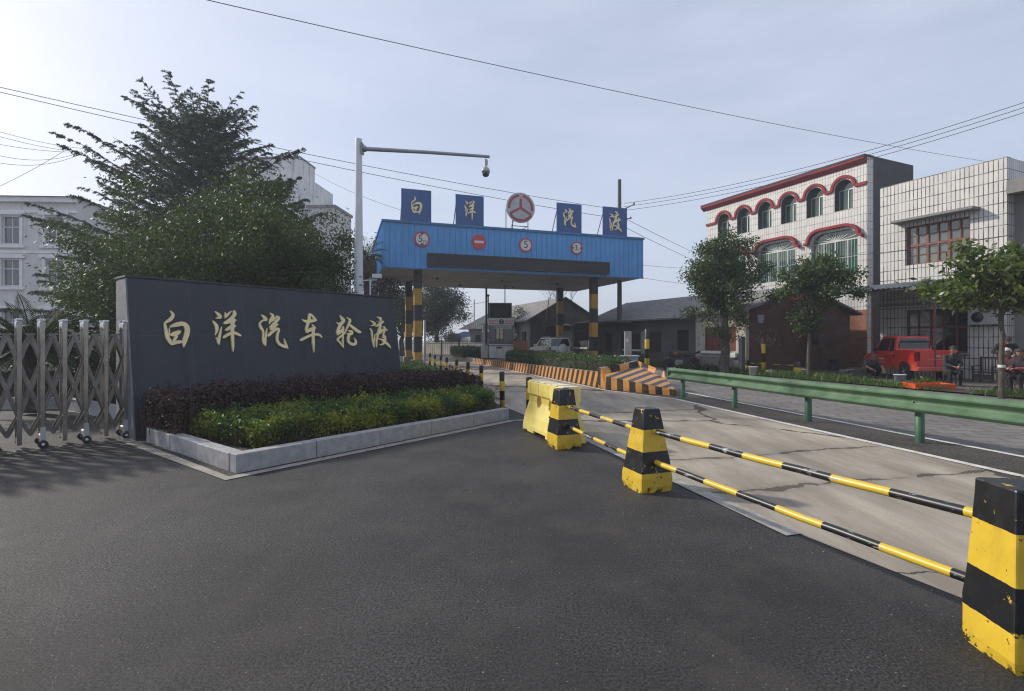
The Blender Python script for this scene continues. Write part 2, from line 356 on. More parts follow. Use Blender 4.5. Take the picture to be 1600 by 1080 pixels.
m['led'] = mat('unlit_display', (.010, .010, .013), .55, 0, .25, 8); m['emred'] = mat('emblem_red', (.34, .045, .06), .5)
m['colbands'] = m_bands('column_paint', (.46, .26, .03), (.014, .015, .02), [.87, 1.74, 2.62, 3.5, 4.4], .3, .5)
m['yellow'] = mat('yellow_paint', YEL, .4, 0, .12); m['yellowplastic'] = mat('sun_bleached_yellow_plastic', (.80, .63, .10), .5, 0, .16, 2.2, .1, 30, c2=(.84, .73, .29))
m['raily'] = None
m['guard'] = mat('green_guardrail_paint', (.075, .145, .075), .6, 0, .22, 3, .05, 40, c2=(.125, .205, .125), spec=.25); m['guardpost'] = mat('green_post_paint', (.040, .115, .065), .5, 0, .3, 3)
m['b1tile'] = m_tiles('white_tile_tall', .165, .42, jw=.011); m['b2tile'] = m_tiles('white_tile_grid', .15, .42, jw=.0175)
m['darkwall'] = m_plaster('dark_render', (.075, .075, .08), .5, (.03, .03, .033)); m['greyrender'] = m_plaster('grey_render', (.22, .215, .21), .5)  # dark grey streaked render, then a mid grey one
m['redtrim'] = m_plaster('red_trim_paint', (.25, .04, .045), .4, (.10, .03, .03))
m['green_glass'] = m_glass('green_window_glass', (.018, .055, .042), .08, (.035, .11, .08), 1.6); m['curtain'] = mat('green_curtain', (.07, .26, .17), .8, 0, .35, 3); m['glass'] = m_glass('window_glass'); m['greyglass'] = m_glass('dusty_glass', (.10, .13, .125), .15, (.16, .19, .18), 1.2)
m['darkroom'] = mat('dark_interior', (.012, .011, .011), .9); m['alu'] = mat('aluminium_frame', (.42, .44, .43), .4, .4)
m['redwood'] = mat('red_brown_wood', (.17, .05, .035), .6, 0, .3, 3); m['shutter'] = None
def m_planks(name, c):
    n = NT(name); st = n.noise(3, 6, .7, n.scale((5, 5, .35))); k = n.mix(n.rng(st, .35, .65), sc(c, .5), sc(c, 1.3)); wv = n.n('ShaderNodeTexWave', bands_direction='X', wave_profile='SAW'); wv.inputs['Scale'].default_value = 2.2; n.l(n.co, wv.inputs[0])
    k = n.mix(n.rng(wv.outputs[1], 0, .07, .9, 0), k, (.015, .01, .01)); return n.fin(k, .7)
m['shutter'] = m_planks('red_brown_boards', (.17, .045, .035)); m['darkdoor'] = m_planks('dark_door_boards', (.045, .028, .024))
m['cream'] = m_plaster('cream_plaster', (.46, .43, .36), .55, (.2, .18, .15), 1.6); m['brick'] = m_brick('sooty_brick'); m['redbrick'] = m_brick('red_brick', (.30, .12, .07), (.22, .085, .055), (.2, .17, .14), .3)
m['rooftile'] = m_rooftile('grey_roof_tile'); m['tin'] = None
m['paleplaster'] = m_plaster('pale_plaster', (.63, .615, .60), .35, (.22, .22, .22)); m['whitewall'] = m_plaster('stained_white_wall', (.70, .70, .69), .9, (.08, .08, .08), .7); m['trim'] = mat('white_trim', (.74, .74, .74), .6, 0, .1)
m['bluetin'] = mat('blue_grey_tin', (.08, .095, .125), .6, .1, .25, 2); m['palemetal'] = mat('pale_tin', (.50, .50, .49), .5, .1)
m['pole'] = m_plaster('concrete_pole', (.10, .098, .095), .4); m['cable'] = mat('black_cable', (.03, .03, .033), .6)
m['bark'] = m_bark('bark', (.10, .085, .07)); m['barkdark'] = m_bark('dark_bark', (.05, .042, .036))
m['leaf_osm'] = m_leaf('osmanthus_leaf', (.031, .056, .022), (.078, .115, .036), .26, .5, .55, .22, ((.13, .15, .04), .55, .4))
m['leaf_cedar'] = m_leaf('cedar_needle', (.046, .070, .070), (.085, .118, .118), .3, .6, .5, .2)
m['leaf_dark'] = m_leaf('dark_leaf', (.020, .036, .022), (.042, .062, .032), .2, .4, .5, .4)
m['leaf_street'] = m_leaf('street_tree_leaf', (.036, .066, .022), (.085, .13, .035), .25, .45, .55, .3)
m['leaf_big'] = m_leaf('broad_glossy_leaf', (.045, .085, .022), (.16, .19, .035), .3, .33, .5, .5)
m['leaf_purple'] = m_leaf('purple_leaf', (.046, .027, .028), (.094, .050, .050), .15, .5, .5, .3)
m['leaf_hedge'] = m_leaf('hedge_leaf', (.035, .085, .024), (.085, .15, .032), .25, .5, .5, .3, ((.34, .35, .04), 1.6, .8))
m['leaf_hedge2'] = m_leaf('green_hedge_leaf', (.040, .080, .028), (.095, .145, .045), .28, .45, .5, .35)
m['leaf_far'] = m_leaf('far_leaf', (.035, .052, .04), (.06, .08, .055), .2, .6, .4, .3); m['cycad'] = m_leaf('cycad_leaf', (.014, .032, .016), (.03, .055, .022), .15, .6, .5, .15)
m['rowwall'] = m_plaster('dark_grey_render', (.125, .122, .12), .5)  # darker grey than the common render, with streaks
m['reveal_shade'] = m_plaster('painted_reveal_shade', (.055, .055, .055), .3, (.02, .02, .02))  # near-black lining, the shade of the window reveals painted into its colour
m['deadfrond'] = m_leaf('dead_frond', (.12, .08, .045), (.2, .14, .08), .2, .8, .4, .2)
m['grass'] = m_leaf('grass_blade', (.05, .10, .025), (.12, .19, .04), .3, .5, .5, .3)
m['twig'] = mat('brown_twig', (.10, .06, .035), .9)
m['core'] = mat('hedge_inner_shade', (.018, .020, .012), .95)  # solid hedge fill, its near-black colour stands for the inner shade

# ================================================================== SETTING
def sheet(name, pts, z, mt, kind='structure'):
    o = MB().quad([(p[0], p[1], z) for p in pts]).build(name, mt); o['kind'] = kind; return o
sheet('ground', [(-900, -300), (900, -300), (900, 1500), (-900, 1500)], -.03, m['dirt'])
L1 = [(3.02, 2.4), (2.79, 3.11), (2.38, 4.13), (1.17, 8.53), (-.16, 12.5), (-4.5, 27), (-8.6, 42), (-10, 47)]     # asphalt / concrete edge
R1 = [(7.2, 0.0), (5.95, 5.95), (4.37, 13.6), (2.95, 15.9), (-2.3, 33.7), (-5, 43), (-6, 47)]
R2 = [(8.35, 0.0), (6.92, 6.92), (5.15, 15.4), (4.9, 17.0)]
sheet('asphalt_forecourt', [(-40, -12), (4.2, -12), (3.6, 0.5)] + L1[:5] + [(-4.7, 27), (-40, 27)], 0, m['asphalt'])
sheet('concrete_road', [(3.6, .5)] + L1 + R1[::-1], .004, m['road_concrete'])
sheet('asphalt_strip', [(3.6, .5), (3.6, -12), (8.4, -12)] + [(7.2, .0)] , .002, m['asphalt'])
sheet('median_strip', R1[:4] + [(4.9, 17.0)] + R2[::-1][1:], .006, m['dark_strip'])
V0 = lambda d: 13.35-.335*(d-14.2)              # near edge of the verge
sheet('paved_road', R2 + [(1.5, 30), (-1.5, 41), (4.5, 42), (V0(34), 34), (V0(14), 14), (V0(0), 0)], .004, m['pavers'])
sheet('yard_pavement', [(V0(0)+.9, 0), (V0(14)+.9, 14), (V0(34)+.9, 34), (9, 44), (22, 44), (40, 20), (40, 0)], .05, m['yard'])
def line_strip(name, pts, wd, z, mt):
    mb = MB(); n = len(pts); a = []; b = []
    for i, p in enumerate(pts):
        q = Vector(pts[min(i+1, n-1)][:2])-Vector(pts[max(i-1, 0)][:2]); q = Vector((-q.y, q.x)).normalized()
        a.append((p[0]+q.x*wd/2, p[1]+q.y*wd/2, z)); b.append((p[0]-q.x*wd/2, p[1]-q.y*wd/2, z))
    for i in range(n-1): mb.quad([a[i], b[i], b[i+1], a[i+1]])
    o = mb.build(name, mt); o['kind'] = 'structure'; return o
line_strip('road_line', [(2.30, 4.17), (1.10, 8.5), (-.24, 12.5), (-4.6, 27), (-9, 43)], .16, .009, m['oldline'])
line_strip('road_line', [(x-.02, y) for x, y in R1[1:]], .13, .012, m['line'])
line_strip('road_line', R1[:2], .13, .012, m['line'])
line_strip('road_line', [(8.0, 1.6)] + R2[1:3], .11, .012, m['line'])

# frame of the planter: A along its long kerb, B into the bed
K0 = Vector((-3.29, 6.1, 0)); KA = Vector((.615, .788, 0)).normalized(); KB = Vector((-KA.y, KA.x, 0)); KRZ = atan2(KA.y, KA.x)
def K(a, b, z=0): p = K0+KA*a+KB*b; return (p.x, p.y, z)
line_strip('kerb_edge_strip', [K(5.6, -.62), K(5.1, -.17), K(-.17, -.17), K(-.17, 3.6)], .17, .008, m['strip'])
line_strip('kerb_edge_strip', [K(5.6, -.60), (.55, 9.85)], .13, .008, m['strip'])
kt = thing('planter_kerb', 'pale grey granite block kerb around the hedges below the dark sign wall', 'kerb', K(0, 0), KRZ)
def kerb_run(name, x0, x1, ax):
    mb = MB(); n = max(1, round(abs(x1-x0)/1.08)); st = (x1-x0)/n
    for i in range(n):
        a, b = x0+i*st+.004, x0+(i+1)*st-.004; dz = random.uniform(-.006, .006); dy = random.uniform(-.005, .005)
        if ax == 'x': mb.bb(a, b, dy, .17+dy, -.05, .225+dz)
        else: mb.bb(dy, .17+dy, a, b, -.05, .225+dz)
    return mb.build(name, m['kerb'], kt, bevel=.010)
kerb_run('kerb_blocks', 0, 5.25, 'x'); kerb_run('kerb_blocks', .174, 3.05, 'y')
MB().bb(.02, 5.23, .03, .15, -.05, .20).bb(.03, .15, .16, 3.0, -.05, .20).build('joint_mortar', m['kerbdark'], kt)
sheet('planter_soil', [K(.17, .17), K(5.2, .17), (-.3, 11.4), (-4.55, 26.8), (-9, 26.8), (-5, 13.5), K(6.6, 3.6), K(.17, 3.6)], .13, m['soil'])

# ================================================================== LEAVES
rng = np.random.default_rng(11)
def quads_mesh(V, nper, name, mats, parent=None, mi=None):
    """V: (N, nper, 3) separate faces"""
    N = len(V); me = bpy.data.meshes.new(name); me.vertices.add(N*nper); me.vertices.foreach_set('co', V.reshape(-1).astype(np.float32))
    me.loops.add(N*nper); me.loops.foreach_set('vertex_index', np.arange(N*nper, dtype=np.int32))
    me.polygons.add(N); me.polygons.foreach_set('loop_start', np.arange(0, N*nper, nper, dtype=np.int32))
    for x in (mats if isinstance(mats, (list, tuple)) else [mats]): me.materials.append(x)
    if mi is not None: me.polygons.foreach_set('material_index', mi.astype(np.int32))
    me.update(); me.validate()
    o = bpy.data.objects.new(name, me); col.objects.link(o); o.parent = parent
    return o
def unit(a): return a/np.maximum(np.linalg.norm(a, axis=-1, keepdims=True), 1e-9)
def leaf_quads(p, size, asp=.45, up=.4, nrm=None):
    N = len(p); size = np.broadcast_to(np.asarray(size, float), (N,))*rng.uniform(.65, 1.3, N)
    n = unit(rng.normal(size=(N, 3))+np.array([0, 0, up])+(0 if nrm is None else nrm))
    a = unit(np.cross(n, rng.normal(size=(N, 3)))); b = np.cross(n, a)
    a *= (size/2)[:, None]; b *= (size/2*asp)[:, None]
    return np.stack([p-a, p+b-a*.1, p+a, p-b-a*.1], 1)
def hedge(name, label, poly, h, mt, n, leaf, parent_mats=None, cat='hedge', z0=.12, rough=.08, group=None, stems=None, shade_core=0):
    """clipped hedge over a ground polygon: leafy shell on sides and top, solid core coloured as inner shade, ragged outline"""
    poly = [Vector((p[0], p[1])) for p in poly]; k = len(poly); c = sum(poly, Vector((0, 0)))/k
    per = [(poly[(i+1) % k]-poly[i]).length for i in range(k)]
    xs = np.array([[p.x, p.y] for p in poly]); mn, mxx = xs.min(0), xs.max(0)
    def inside(q):
        r = np.zeros(len(q), bool); j = k-1
        for i in range(k):
            xi, yi = xs[i]; xj, yj = xs[j]
            r ^= ((yi > q[:, 1]) != (yj > q[:, 1])) & (q[:, 0] < (xj-xi)*(q[:, 1]-yi)/(yj-yi+1e-12)+xi); j = i
        return r
    area = abs(sum(poly[i].x*poly[(i+1) % k].y-poly[(i+1) % k].x*poly[i].y for i in range(k)))/2
    side = sum(per)*h; nt_ = int(n*area/(area+side)); ns = n-nt_
    q = rng.uniform(mn, mxx, (int(nt_*2.8*max(1, np.prod(mxx-mn)/max(area, .1)/2.2)), 2)); q = q[inside(q)][:nt_]
    def lump(x, y): return .5*(np.sin(x*5.1+y*2.3)+np.sin(y*6.7-x*3.1+1.3))*.5+.35*np.sin(x*13+y*9.7)
    zt = h+lump(q[:, 0], q[:, 1])*rough-np.abs(rng.normal(0, rough*.8, len(q)))+rng.exponential(rough*.38, len(q))
    T = np.column_stack([q, z0+zt-z0*0])
    Sd = []
    for i in range(k):
        a, b = poly[i], poly[(i+1) % k]; cnt = int(ns*per[i]/sum(per)); t = rng.uniform(0, 1, cnt); nv = Vector((b.y-a.y, a.x-b.x)).normalized()
        if nv.dot((a+b)/2-c) < 0: nv = -nv
        x = a.x+(b.x-a.x)*t; y = a.y+(b.y-a.y)*t; z = z0+.02+(h-.02-rough*.3)*rng.uniform(0, 1, cnt)**.75
        off = lump(x+z*1.7, y-z)*rough*.8-np.abs(rng.normal(0, rough*.7, cnt))+rng.exponential(rough*.2, cnt)-.10*(1-np.clip((z-z0)/h*2.2, 0, 1))
        Sd.append(np.column_stack([x+nv.x*off, y+nv.y*off, z]))
    ns_ = n//70; b0 = T[rng.integers(0, len(T), ns_)]; hs_ = rng.uniform(.03, .11, ns_)*min(1.3, h*2.4); si = np.repeat(np.arange(ns_), 8); u_ = rng.uniform(0, 1, len(si))
    Sh = b0[si]+np.column_stack([rng.normal(0, .018, len(si)), rng.normal(0, .018, len(si)), u_*hs_[si]])
    pts = np.concatenate([T]+Sd+[Sh]); low = np.concatenate(Sd); low = low[low[:, 2] < z0+h*.5]; low = low[rng.integers(0, len(low), max(40, n//60))]
    o0 = quads_mesh(leaf_quads(pts, leaf, .5, .5), 4, name, [mt, m['core']])
    sv_ = rng.normal(0, .04, (len(low), 3)); top_ = low+sv_+np.array([0, 0, h*.35]); sw_ = np.array([.004, .003, 0]); base_ = low*np.array([1, 1, 0])+np.array([0, 0, z0])
    quads_mesh(np.stack([base_-sw_, base_+sw_, top_+sw_, top_-sw_], 1), 4, 'stems', m['twig'], o0)['kind'] = 'stuff'
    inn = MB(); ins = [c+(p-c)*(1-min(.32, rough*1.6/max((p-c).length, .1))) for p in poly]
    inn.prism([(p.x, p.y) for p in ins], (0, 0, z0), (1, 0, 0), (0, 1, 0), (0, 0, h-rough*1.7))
    o0['label'] = label; o0['category'] = cat
    if group: o0['group'] = group
    inn.build('shade_core', m['core'], o0)
    return o0
hedge('hedge', 'low clipped purple leaved hedge running along the foot of the dark sign wall', [K(-.0, 2.12), K(.35, 2.2), K(4.2, 2.0), K(6.3, 1.7), K(6.6, 3.0), K(4.0, 3.25), K(0, 3.2)], .63, m['leaf_purple'], 46000, .05, rough=.085)
hedge('hedge', 'low yellow-green clipped hedge behind the granite kerb, in front of the purple hedge', [K(.45, .42), K(2.5, .32), K(5.05, .28), (-.45, 11.5), K(6.1, 1.6), K(4.0, 1.9), K(1.5, 2.15), K(.3, 2.1)], .325, m['leaf_hedge'], 60000, .052, rough=.08)
hedge('hedge', 'long green hedge strip behind the row of striped bollards beside the road', [(-.55, 11.6), (-1.6, 16), (-3.1, 21.0), (-4.7, 26.5), (-7.6, 26.5), (-4.2, 15.4), K(6.7, 3.0), K(6.4, 1.7)], .27, m['leaf_hedge2'], 26000, .07, rough=.09)

# ================================================================== SIGN WALL with brush lettering
LEAN = .43; WH = 2.66
sg = thing('sign_wall', 'dark blue-grey stone sign wall with gilded brush characters beside the sliding gate', 'sign wall', K(-.06, 3.33), KRZ)
SL = 5.46
mb = MB(); prof = [(0, 0), (LEAN, WH), (.92, WH), (.92, 0)]
mb.prism(prof, (0.0, 0, -.05), (0, 1, 0), (0, 0, 1), (SL, 0, 0))
mb.build('wall_body', m['slab'], sg, bevel=.006)
MB().prism([(0.006, 0), (LEAN+.006, WH-.03), (.915, WH-.03), (.915, 0)], (-.022, 0, -.05), (0, 1, 0), (0, 0, 1), (.022, 0, 0)).build('end_slab', m['slabend'], sg, fixn=True)
MB().bb(-.03, SL+.03, LEAN-.02, .94, WH-.05, WH-.015).build('coping', m['slab'], sg, bevel=.005)
GL = {
 '白': ((10, 235, 470), [[(300,160,8),(345,225,48),(310,290,58),(225,345,36)], [(215,350,30),(232,450,48),(258,570,58),(325,685,55)], [(300,410,30),(400,378,68),(505,368,66),(562,425,82),(560,520,80),(522,640,75),(510,728,16)], [(287,430,18),(283,560,18)], [(308,535,36),(370,525,80),(445,490,58)], [(400,560,50),(348,635,40)], [(320,680,50),(400,655,55),(480,648,40)]]),
 '洋': ((10, 235, 470), [[(1000,170,8),(1060,225,52),(1085,265,42),(1010,275,12)], [(965,320,18),(1020,395,55),(1028,460,45),(1005,540,12)], [(1102,410,8),(1075,530,40),(1055,640,50),(1065,688,12)], [(1015,575,8),(1045,630,35)], [(1160,185,8),(1165,255,52)], [(1155,270,28),(1205,215,34),(1250,168,14)], [(1290,165,34),(1302,220,56),(1240,290,50),(1140,357,36)], [(1150,362,28),(1230,330,60),(1318,312,36)], [(1170,465,40),(1240,420,55),(1312,400,36)], [(1130,580,40),(1210,528,50),(1300,510,45),(1395,552,34)], [(1280,290,55),(1265,420,60),(1267,560,50),(1276,700,38),(1278,800,6)]]),
 '汽': ((12, 385, 470), [[(265,265,8),(325,318,58),(358,360,50),(290,378,26),(238,440,38),(262,510,55),(305,590,38),(300,700,30),(315,790,46),(355,855,12)], [(377,515,8),(355,640,35),(338,760,50),(348,850,16)], [(425,235,12),(485,288,50),(440,370,50),(420,438,18)], [(545,300,36),(590,330,58),(540,395,58),(440,505,52)], [(440,400,36),(530,325,40)], [(440,505,60),(500,470,72),(572,450,34)], [(440,545,40),(530,490,44)], [(392,665,46),(470,590,55),(560,535,52),(592,565,40),(565,640,45),(562,740,45),(605,820,50),(690,862,55),(745,882,38),(762,905,8)], [(748,888,38),(712,790,30),(690,715,6)]]),
 '车': ((12, 385, 470), [[(1030,355,8),(1100,392,52),(1200,385,60),(1298,368,44)], [(1170,250,36),(1165,330,50),(1142,430,55),(1112,540,50),(1130,605,26)], [(1190,255,28),(1240,310,42),(1290,372,40)], [(1115,590,46),(1200,540,65),(1275,515,46)], [(1215,450,16),(1268,515,46)], [(1010,742,56),(1110,690,46),(1220,645,45),(1340,642,45),(1400,695,24)], [(1242,520,60),(1236,650,50),(1241,800,45),(1252,975,5)]]),
 '轮': ((13.333, 510, 480), [[(265,170,6),(310,240,60),(345,290,62),(270,390,60),(222,520,60),(230,585,26)], [(195,325,6),(260,355,50),(355,292,34)], [(230,560,48),(290,510,60),(342,460,45)], [(330,410,40),(330,550,35),(326,700,30),(342,850,10)], [(340,850,14),(272,750,36),(220,682,36),(300,600,40),(360,548,26),(410,450,32),(450,360,45),(475,275,50),(408,220,10)], [(460,370,40),(560,450,60),(640,510,65),(692,532,46)], [(400,560,16),(470,565,60),(518,555,42),(495,508,50),(430,500,10)], [(460,575,60),(435,660,45),(452,740,50),(520,780,60),(588,768,50),(590,700,35),(558,645,6)]]),
 '渡': ((13.333, 510, 480), [[(895,285,6),(960,320,42),(998,368,50),(900,395,8)], [(890,440,12),(930,510,36),(940,620,26),(942,722,14)], [(995,570,8),(985,680,30),(962,750,40),(985,848,10)], [(1035,205,6),(1105,240,52),(1115,288,26),(1040,302,6)], [(1020,410,28),(1100,350,55),(1168,303,42)], [(1110,380,50),(1075,500,50),(1042,640,36),(1025,760,30),(1030,842,12)], [(1015,582,28),(1100,530,50),(1190,470,50),(1252,487,20)], [(1112,400,20),(1110,560,30)], [(1170,410,28),(1200,460,32),(1172,560,30),(1158,645,22)], [(1040,660,16),(1120,680,30),(1205,682,30)], [(1190,600,38),(1205,680,40),(1180,750,45),(1120,790,30),(1078,785,6)], [(1140,700,28),(1220,752,50),(1280,810,40),(1318,862,8)]]),
}
def smooth_stroke(st, k=4):
    P_ = [np.array(p, float) for p in st]; out = []
    for i in range(len(P_)-1):
        a, b, c, d = P_[max(i-1, 0)], P_[i], P_[i+1], P_[min(i+2, len(P_)-1)]
        for j in range(k):
            t = j/k; q = .5*((2*b)+(-a+c)*t+(2*a-5*b+4*c-d)*t*t+(-a+3*b-3*c+d)*t**3)
            q[2] = b[2]+(c[2]-b[2])*t; out.append(q)
    out.append(P_[-1]); return out
th_ = atan2(LEAN, WH); sg_m = Matrix.Translation(K(-.06, 3.33)) @ Matrix.Rotation(KRZ, 4, 'Z'); sg_i = sg_m.inverted()
o_ = Vector((0, 0, CAMZ)); oL = sg_i @ o_
nL = Vector((0, -cos(th_), sin(th_)))
def on_sign(px, py):
    d = (sg_i.to_3x3() @ ray(px, py)); t = -(oL-Vector((0, 0, -.05))).dot(nL)/d.dot(nL); h = oL+d*t
    return (h.x, (h.z+.05)/cos(th_))
glyph = {}
for ch, ((k_, ox, oy), sts) in GL.items():
    out = []
    for st in sts:
        q = smooth_stroke(st); L = []; Rr = []
        for i, p in enumerate(q):
            tn = q[min(i+1, len(q)-1)][:2]-q[max(i-1, 0)][:2]; tn = tn/(np.linalg.norm(tn)+1e-9); nn = np.array([-tn[1], tn[0]])*p[2]/2
            ext = tn*p[2]*.28*(-1 if i == 0 else 1 if i == len(q)-1 else 0)
            a = p[:2]+nn*(.55 if i in (0, len(q)-1) else 1)+ext; b = p[:2]-nn*(.55 if i in (0, len(q)-1) else 1)+ext
            L.append(on_sign(a[0]/k_+ox, a[1]/k_+oy)); Rr.append(on_sign(b[0]/k_+ox, b[1]/k_+oy))
        out.append((L, Rr))
    glyph[ch] = out
def glyph_mesh(name, strokes, mt, parent, org, ux, uy, un, depth=.03, lift=.01, scale=1.0, centre=None):
    """strokes as raised metal letters; every stroke a hair prouder than the last"""
    mb = MB(); org = Vector(org); ux = Vector(ux); uy = Vector(uy); un = Vector(un)
    cx, cy = centre or (0, 0)
    for i, (L, Rr) in enumerate(strokes):
        n = len(L); f = depth+i*.0016
        T = lambda p, h: org+ux*((p[0]-cx)*scale)+uy*((p[1]-cy)*scale)+un*h
        vs = [T(p, f) for p in L]+[T(p, f) for p in Rr]+[T(p, lift) for p in L]+[T(p, lift) for p in Rr]
        fs = []
        for j in range(n-1):
            fs += [(j, n+j, n+j+1, j+1), (2*n+j, j, j+1, 2*n+j+1), (n+j, 3*n+j, 3*n+j+1, n+j+1)]
        fs += [(0, 2*n, 3*n, n), (n-1, 2*n-1, 4*n-1, 3*n-1)]
        mb.add(vs, fs)
    return mb.build(name, mt, parent, fixn=False)
for ch in '白洋汽车轮渡':
    glyph_mesh('character', glyph[ch], m['gold'], sg, (0, 0, -.05), (1, 0, 0), (0, sin(th_), cos(th_)), (0, -cos(th_), sin(th_)), .032, .0)

# ================================================================== SLIDING GATE
gd = Vector((-.67, -.74, 0)).normalized(); GRZ = atan2(gd.y, gd.x)
gt = thing('sliding_gate', 'stainless steel concertina sliding gate on small black wheels left of the sign wall', 'gate', (-6.25, 8.28, 0), GRZ)
SPC = .248; NP = 11
def gate_post():
    return MB().bb(-.026, .026, -.02, .02, 0.10, 1.87)
post0 = None
for k in range(NP):
    for y in (0, -.32):
        mbp = MB().bb(k*SPC-.027, k*SPC+.027, y-.02, y+.02, .07, 1.865)
        mbp.build('post', m['steel'], gt, bevel=.006)
    mb = MB(); x = k*SPC
    n = 7
    for i in range(n):      # arched saddle joining the two posts
        y0, y1 = -.02-.28*i/n, -.02-.28*(i+1)/n; z0 = 1.80+.045*abs(i+.5-n/2)/(n/2)*-1
        mb.bb(x-.034, x+.034, y1, y0, 1.79-.05*(abs(i+.5-n/2)/(n/2))**2+.0, 1.855)
    for y in (0, -.32): mb.bb(x-.034, x+.034, y-.028, y+.028, 1.866, 1.90)
    mb.build('cap', m['white_metal'], gt, bevel=.008)
    mb = MB(); mb.bb(x-.022, x+.022, -.30, -.021, .10, .15); mb.build('foot_bar', m['steeldull'], gt)
    if k % 2 == 0:
        for y in (.06, -.38):
            wh = MB(); T = Matrix.Rotation(R(90), 4, 'X')
            wh.lathe([(.0, -.02), (.045, -.02), (.058, -.012), (.058, .012), (.045, .02), (0, .02)], (x-.0, y, .058), 16, 0, T); wh.lathe([(0, -.024), (.02, -.022), (.02, .022), (0, .024)], (x, y, .058), 12, 1, T)
            wh.build('wheel', [m['rubber'], m['white_metal']], gt)
        MB().tube([(x, .04, .09), (x, .0, .16), (x, -.32, .16), (x, -.36, .09)], .024, 8).bb(x-.03, x+.03, .022, .05, .12, .30).build('wheel_bracket', m['alu'], gt)
lv = [1.66, 1.26, .86, .46, .20]
for k in range(NP-1):
    mb = MB(); x0, x1 = k*SPC, (k+1)*SPC; xm = (x0+x1)/2
    for y in (-.055, -.265):
        for i in range(2):
            zt, zm, zb = lv[2*i], lv[2*i+1], lv[2*i+2]
            e = .016
            for (a, b, dy) in (((xm, zt), (x1, zm), 0), ((x1, zm), (xm, zb), .018), ((xm, zt), (x0, zm), .018), ((x0, zm), (xm, zb), 0)):
                mb.bar((a[0], y+dy, a[1]), (b[0], y+dy, b[1]), .016, .046)
    for z in (lv[0], lv[2], lv[4]): mb.tube([(xm, -.03, z), (xm, -.30, z)], .016, 8)
    for z in (lv[1], lv[3]): mb.tube([(x1, -.02, z), (x1, -.30, z)], .012, 8)
    mb.bb(xm-.05, xm+.05, -.07, -.02, lv[0]+.0, lv[0]+.025)
    mb.build('scissor_arms', m['steeldull'], gt)
sheet('gate_track', [G(0, 712)[:2], G(215, 688)[:2], G(214, 685.5)[:2], G(0, 706)[:2]], .004, m['darkmetal'])
# what is seen through and behind the gate
kb = thing('bed_kerb', 'pale kerb of the shrub bed behind the sliding gate', 'kerb', (0, 0, 0))
mb = MB(); pa, pb, pc = G(-60, 641), G(96, 640), G(215, 663)
for a, b in ((pa, pb), (pb, pc)):
    v = (b-a).normalized(); nn = Vector((-v.y, v.x, 0))*.16
    mb.prism([(a.x, a.y), (b.x, b.y), (b.x+nn.x, b.y+nn.y), (a.x+nn.x, a.y+nn.y)], (0, 0, 0), (1, 0, 0), (0, 1, 0), (0, 0, .27))
mb.build('kerb_blocks', m['kerb'], kb, bevel=.01)
hedge('hedge', 'dark shrub hedge of the bed behind the sliding gate', [(-13.5, 12.1), (-10.4, 12.2), (-9.2, 11.2), (-7.4, 12.6), (-8.5, 15.5), (-14, 16)], 1.05, m['leaf_dark'], 16000, .075, rough=.16, z0=.05)

# ================================================================== STRIPED CONCRETE PILLARS AND RAILS
lineu = Vector((-.33, .944, 0)).normalized(); PRZ = atan2(lineu.y, lineu.x)-pi/2
def pillar(label, loc, w0, w1, h, edges, yf, seed, rz=PRZ, group=None):
    """tapered concrete block pillar, paint in bands"""
    mb = MB(); lv = [0, .06, .15]+[.15+(h-.15)*i/8 for i in range(1, 9)]
    for i, z in enumerate(lv):
        pass
    rr = random.Random(seed); vs = []; fs = []
    ring = []
    nseg = 5
    for z in lv:
        t = max(0, (z-.15)/(h-.15)); w_ = (w0+(w1-w0)*t)/2 if z >= .15 else w0/2*(.985 if z < .03 else 1.0)
        r = []
        for s_ in range(4):
            for j in range(nseg):
                u = -1+2*j/nseg
                x, y = [(u, -1), (1, u), (-u, 1), (-1, -u)][s_]
                jit = rr.uniform(-.004, .004)+(rr.uniform(-.012, .004) if z == 0 else 0)
                r.append((x*(w_+jit), y*(w_+jit), z+(0 if z else 0)))
        ring.append(r)
    n = 4*nseg
    for r in ring: vs += r
    for i in range(len(lv)-1):
        for j in range(n): fs.append((i*n+j, i*n+(j+1) % n, (i+1)*n+(j+1) % n, (i+1)*n+j))
    fs.append(tuple((len(lv)-1)*n+j for j in range(n)))
    mb.add(vs, fs)
    o = mb.build('barrier_pillar', m_bands('pillar_paint', YEL, BLK, edges, .95, .4, 0, seed*1.7, yf), None, bevel=.012)
    o.location = (loc[0], loc[1], .0); o.rotation_euler = (0, 0, rz)
    return tag(o, label, 'barrier pillar', group or 'striped concrete pillars carrying the rails')
PP = [Vector((.77, 7.62, 0)), Vector((1.455, 5.52, 0)), Vector((2.565, 2.575, 0))]
pillar('black-topped striped pillar standing against the yellow plastic barrier', PP[0], .39, .23, .86, [.21, .43, .63], True, 1)
pillar('black-topped striped pillar standing alone mid-way along the striped rails', PP[1], .385, .195, .86, [.20, .42, .645], True, 2)
pillar('large chipped yellow and black pillar cut by the right edge, nearest of all', PP[2], .335, .25, .872, [.19, .41, .66], True, 3, -.10)
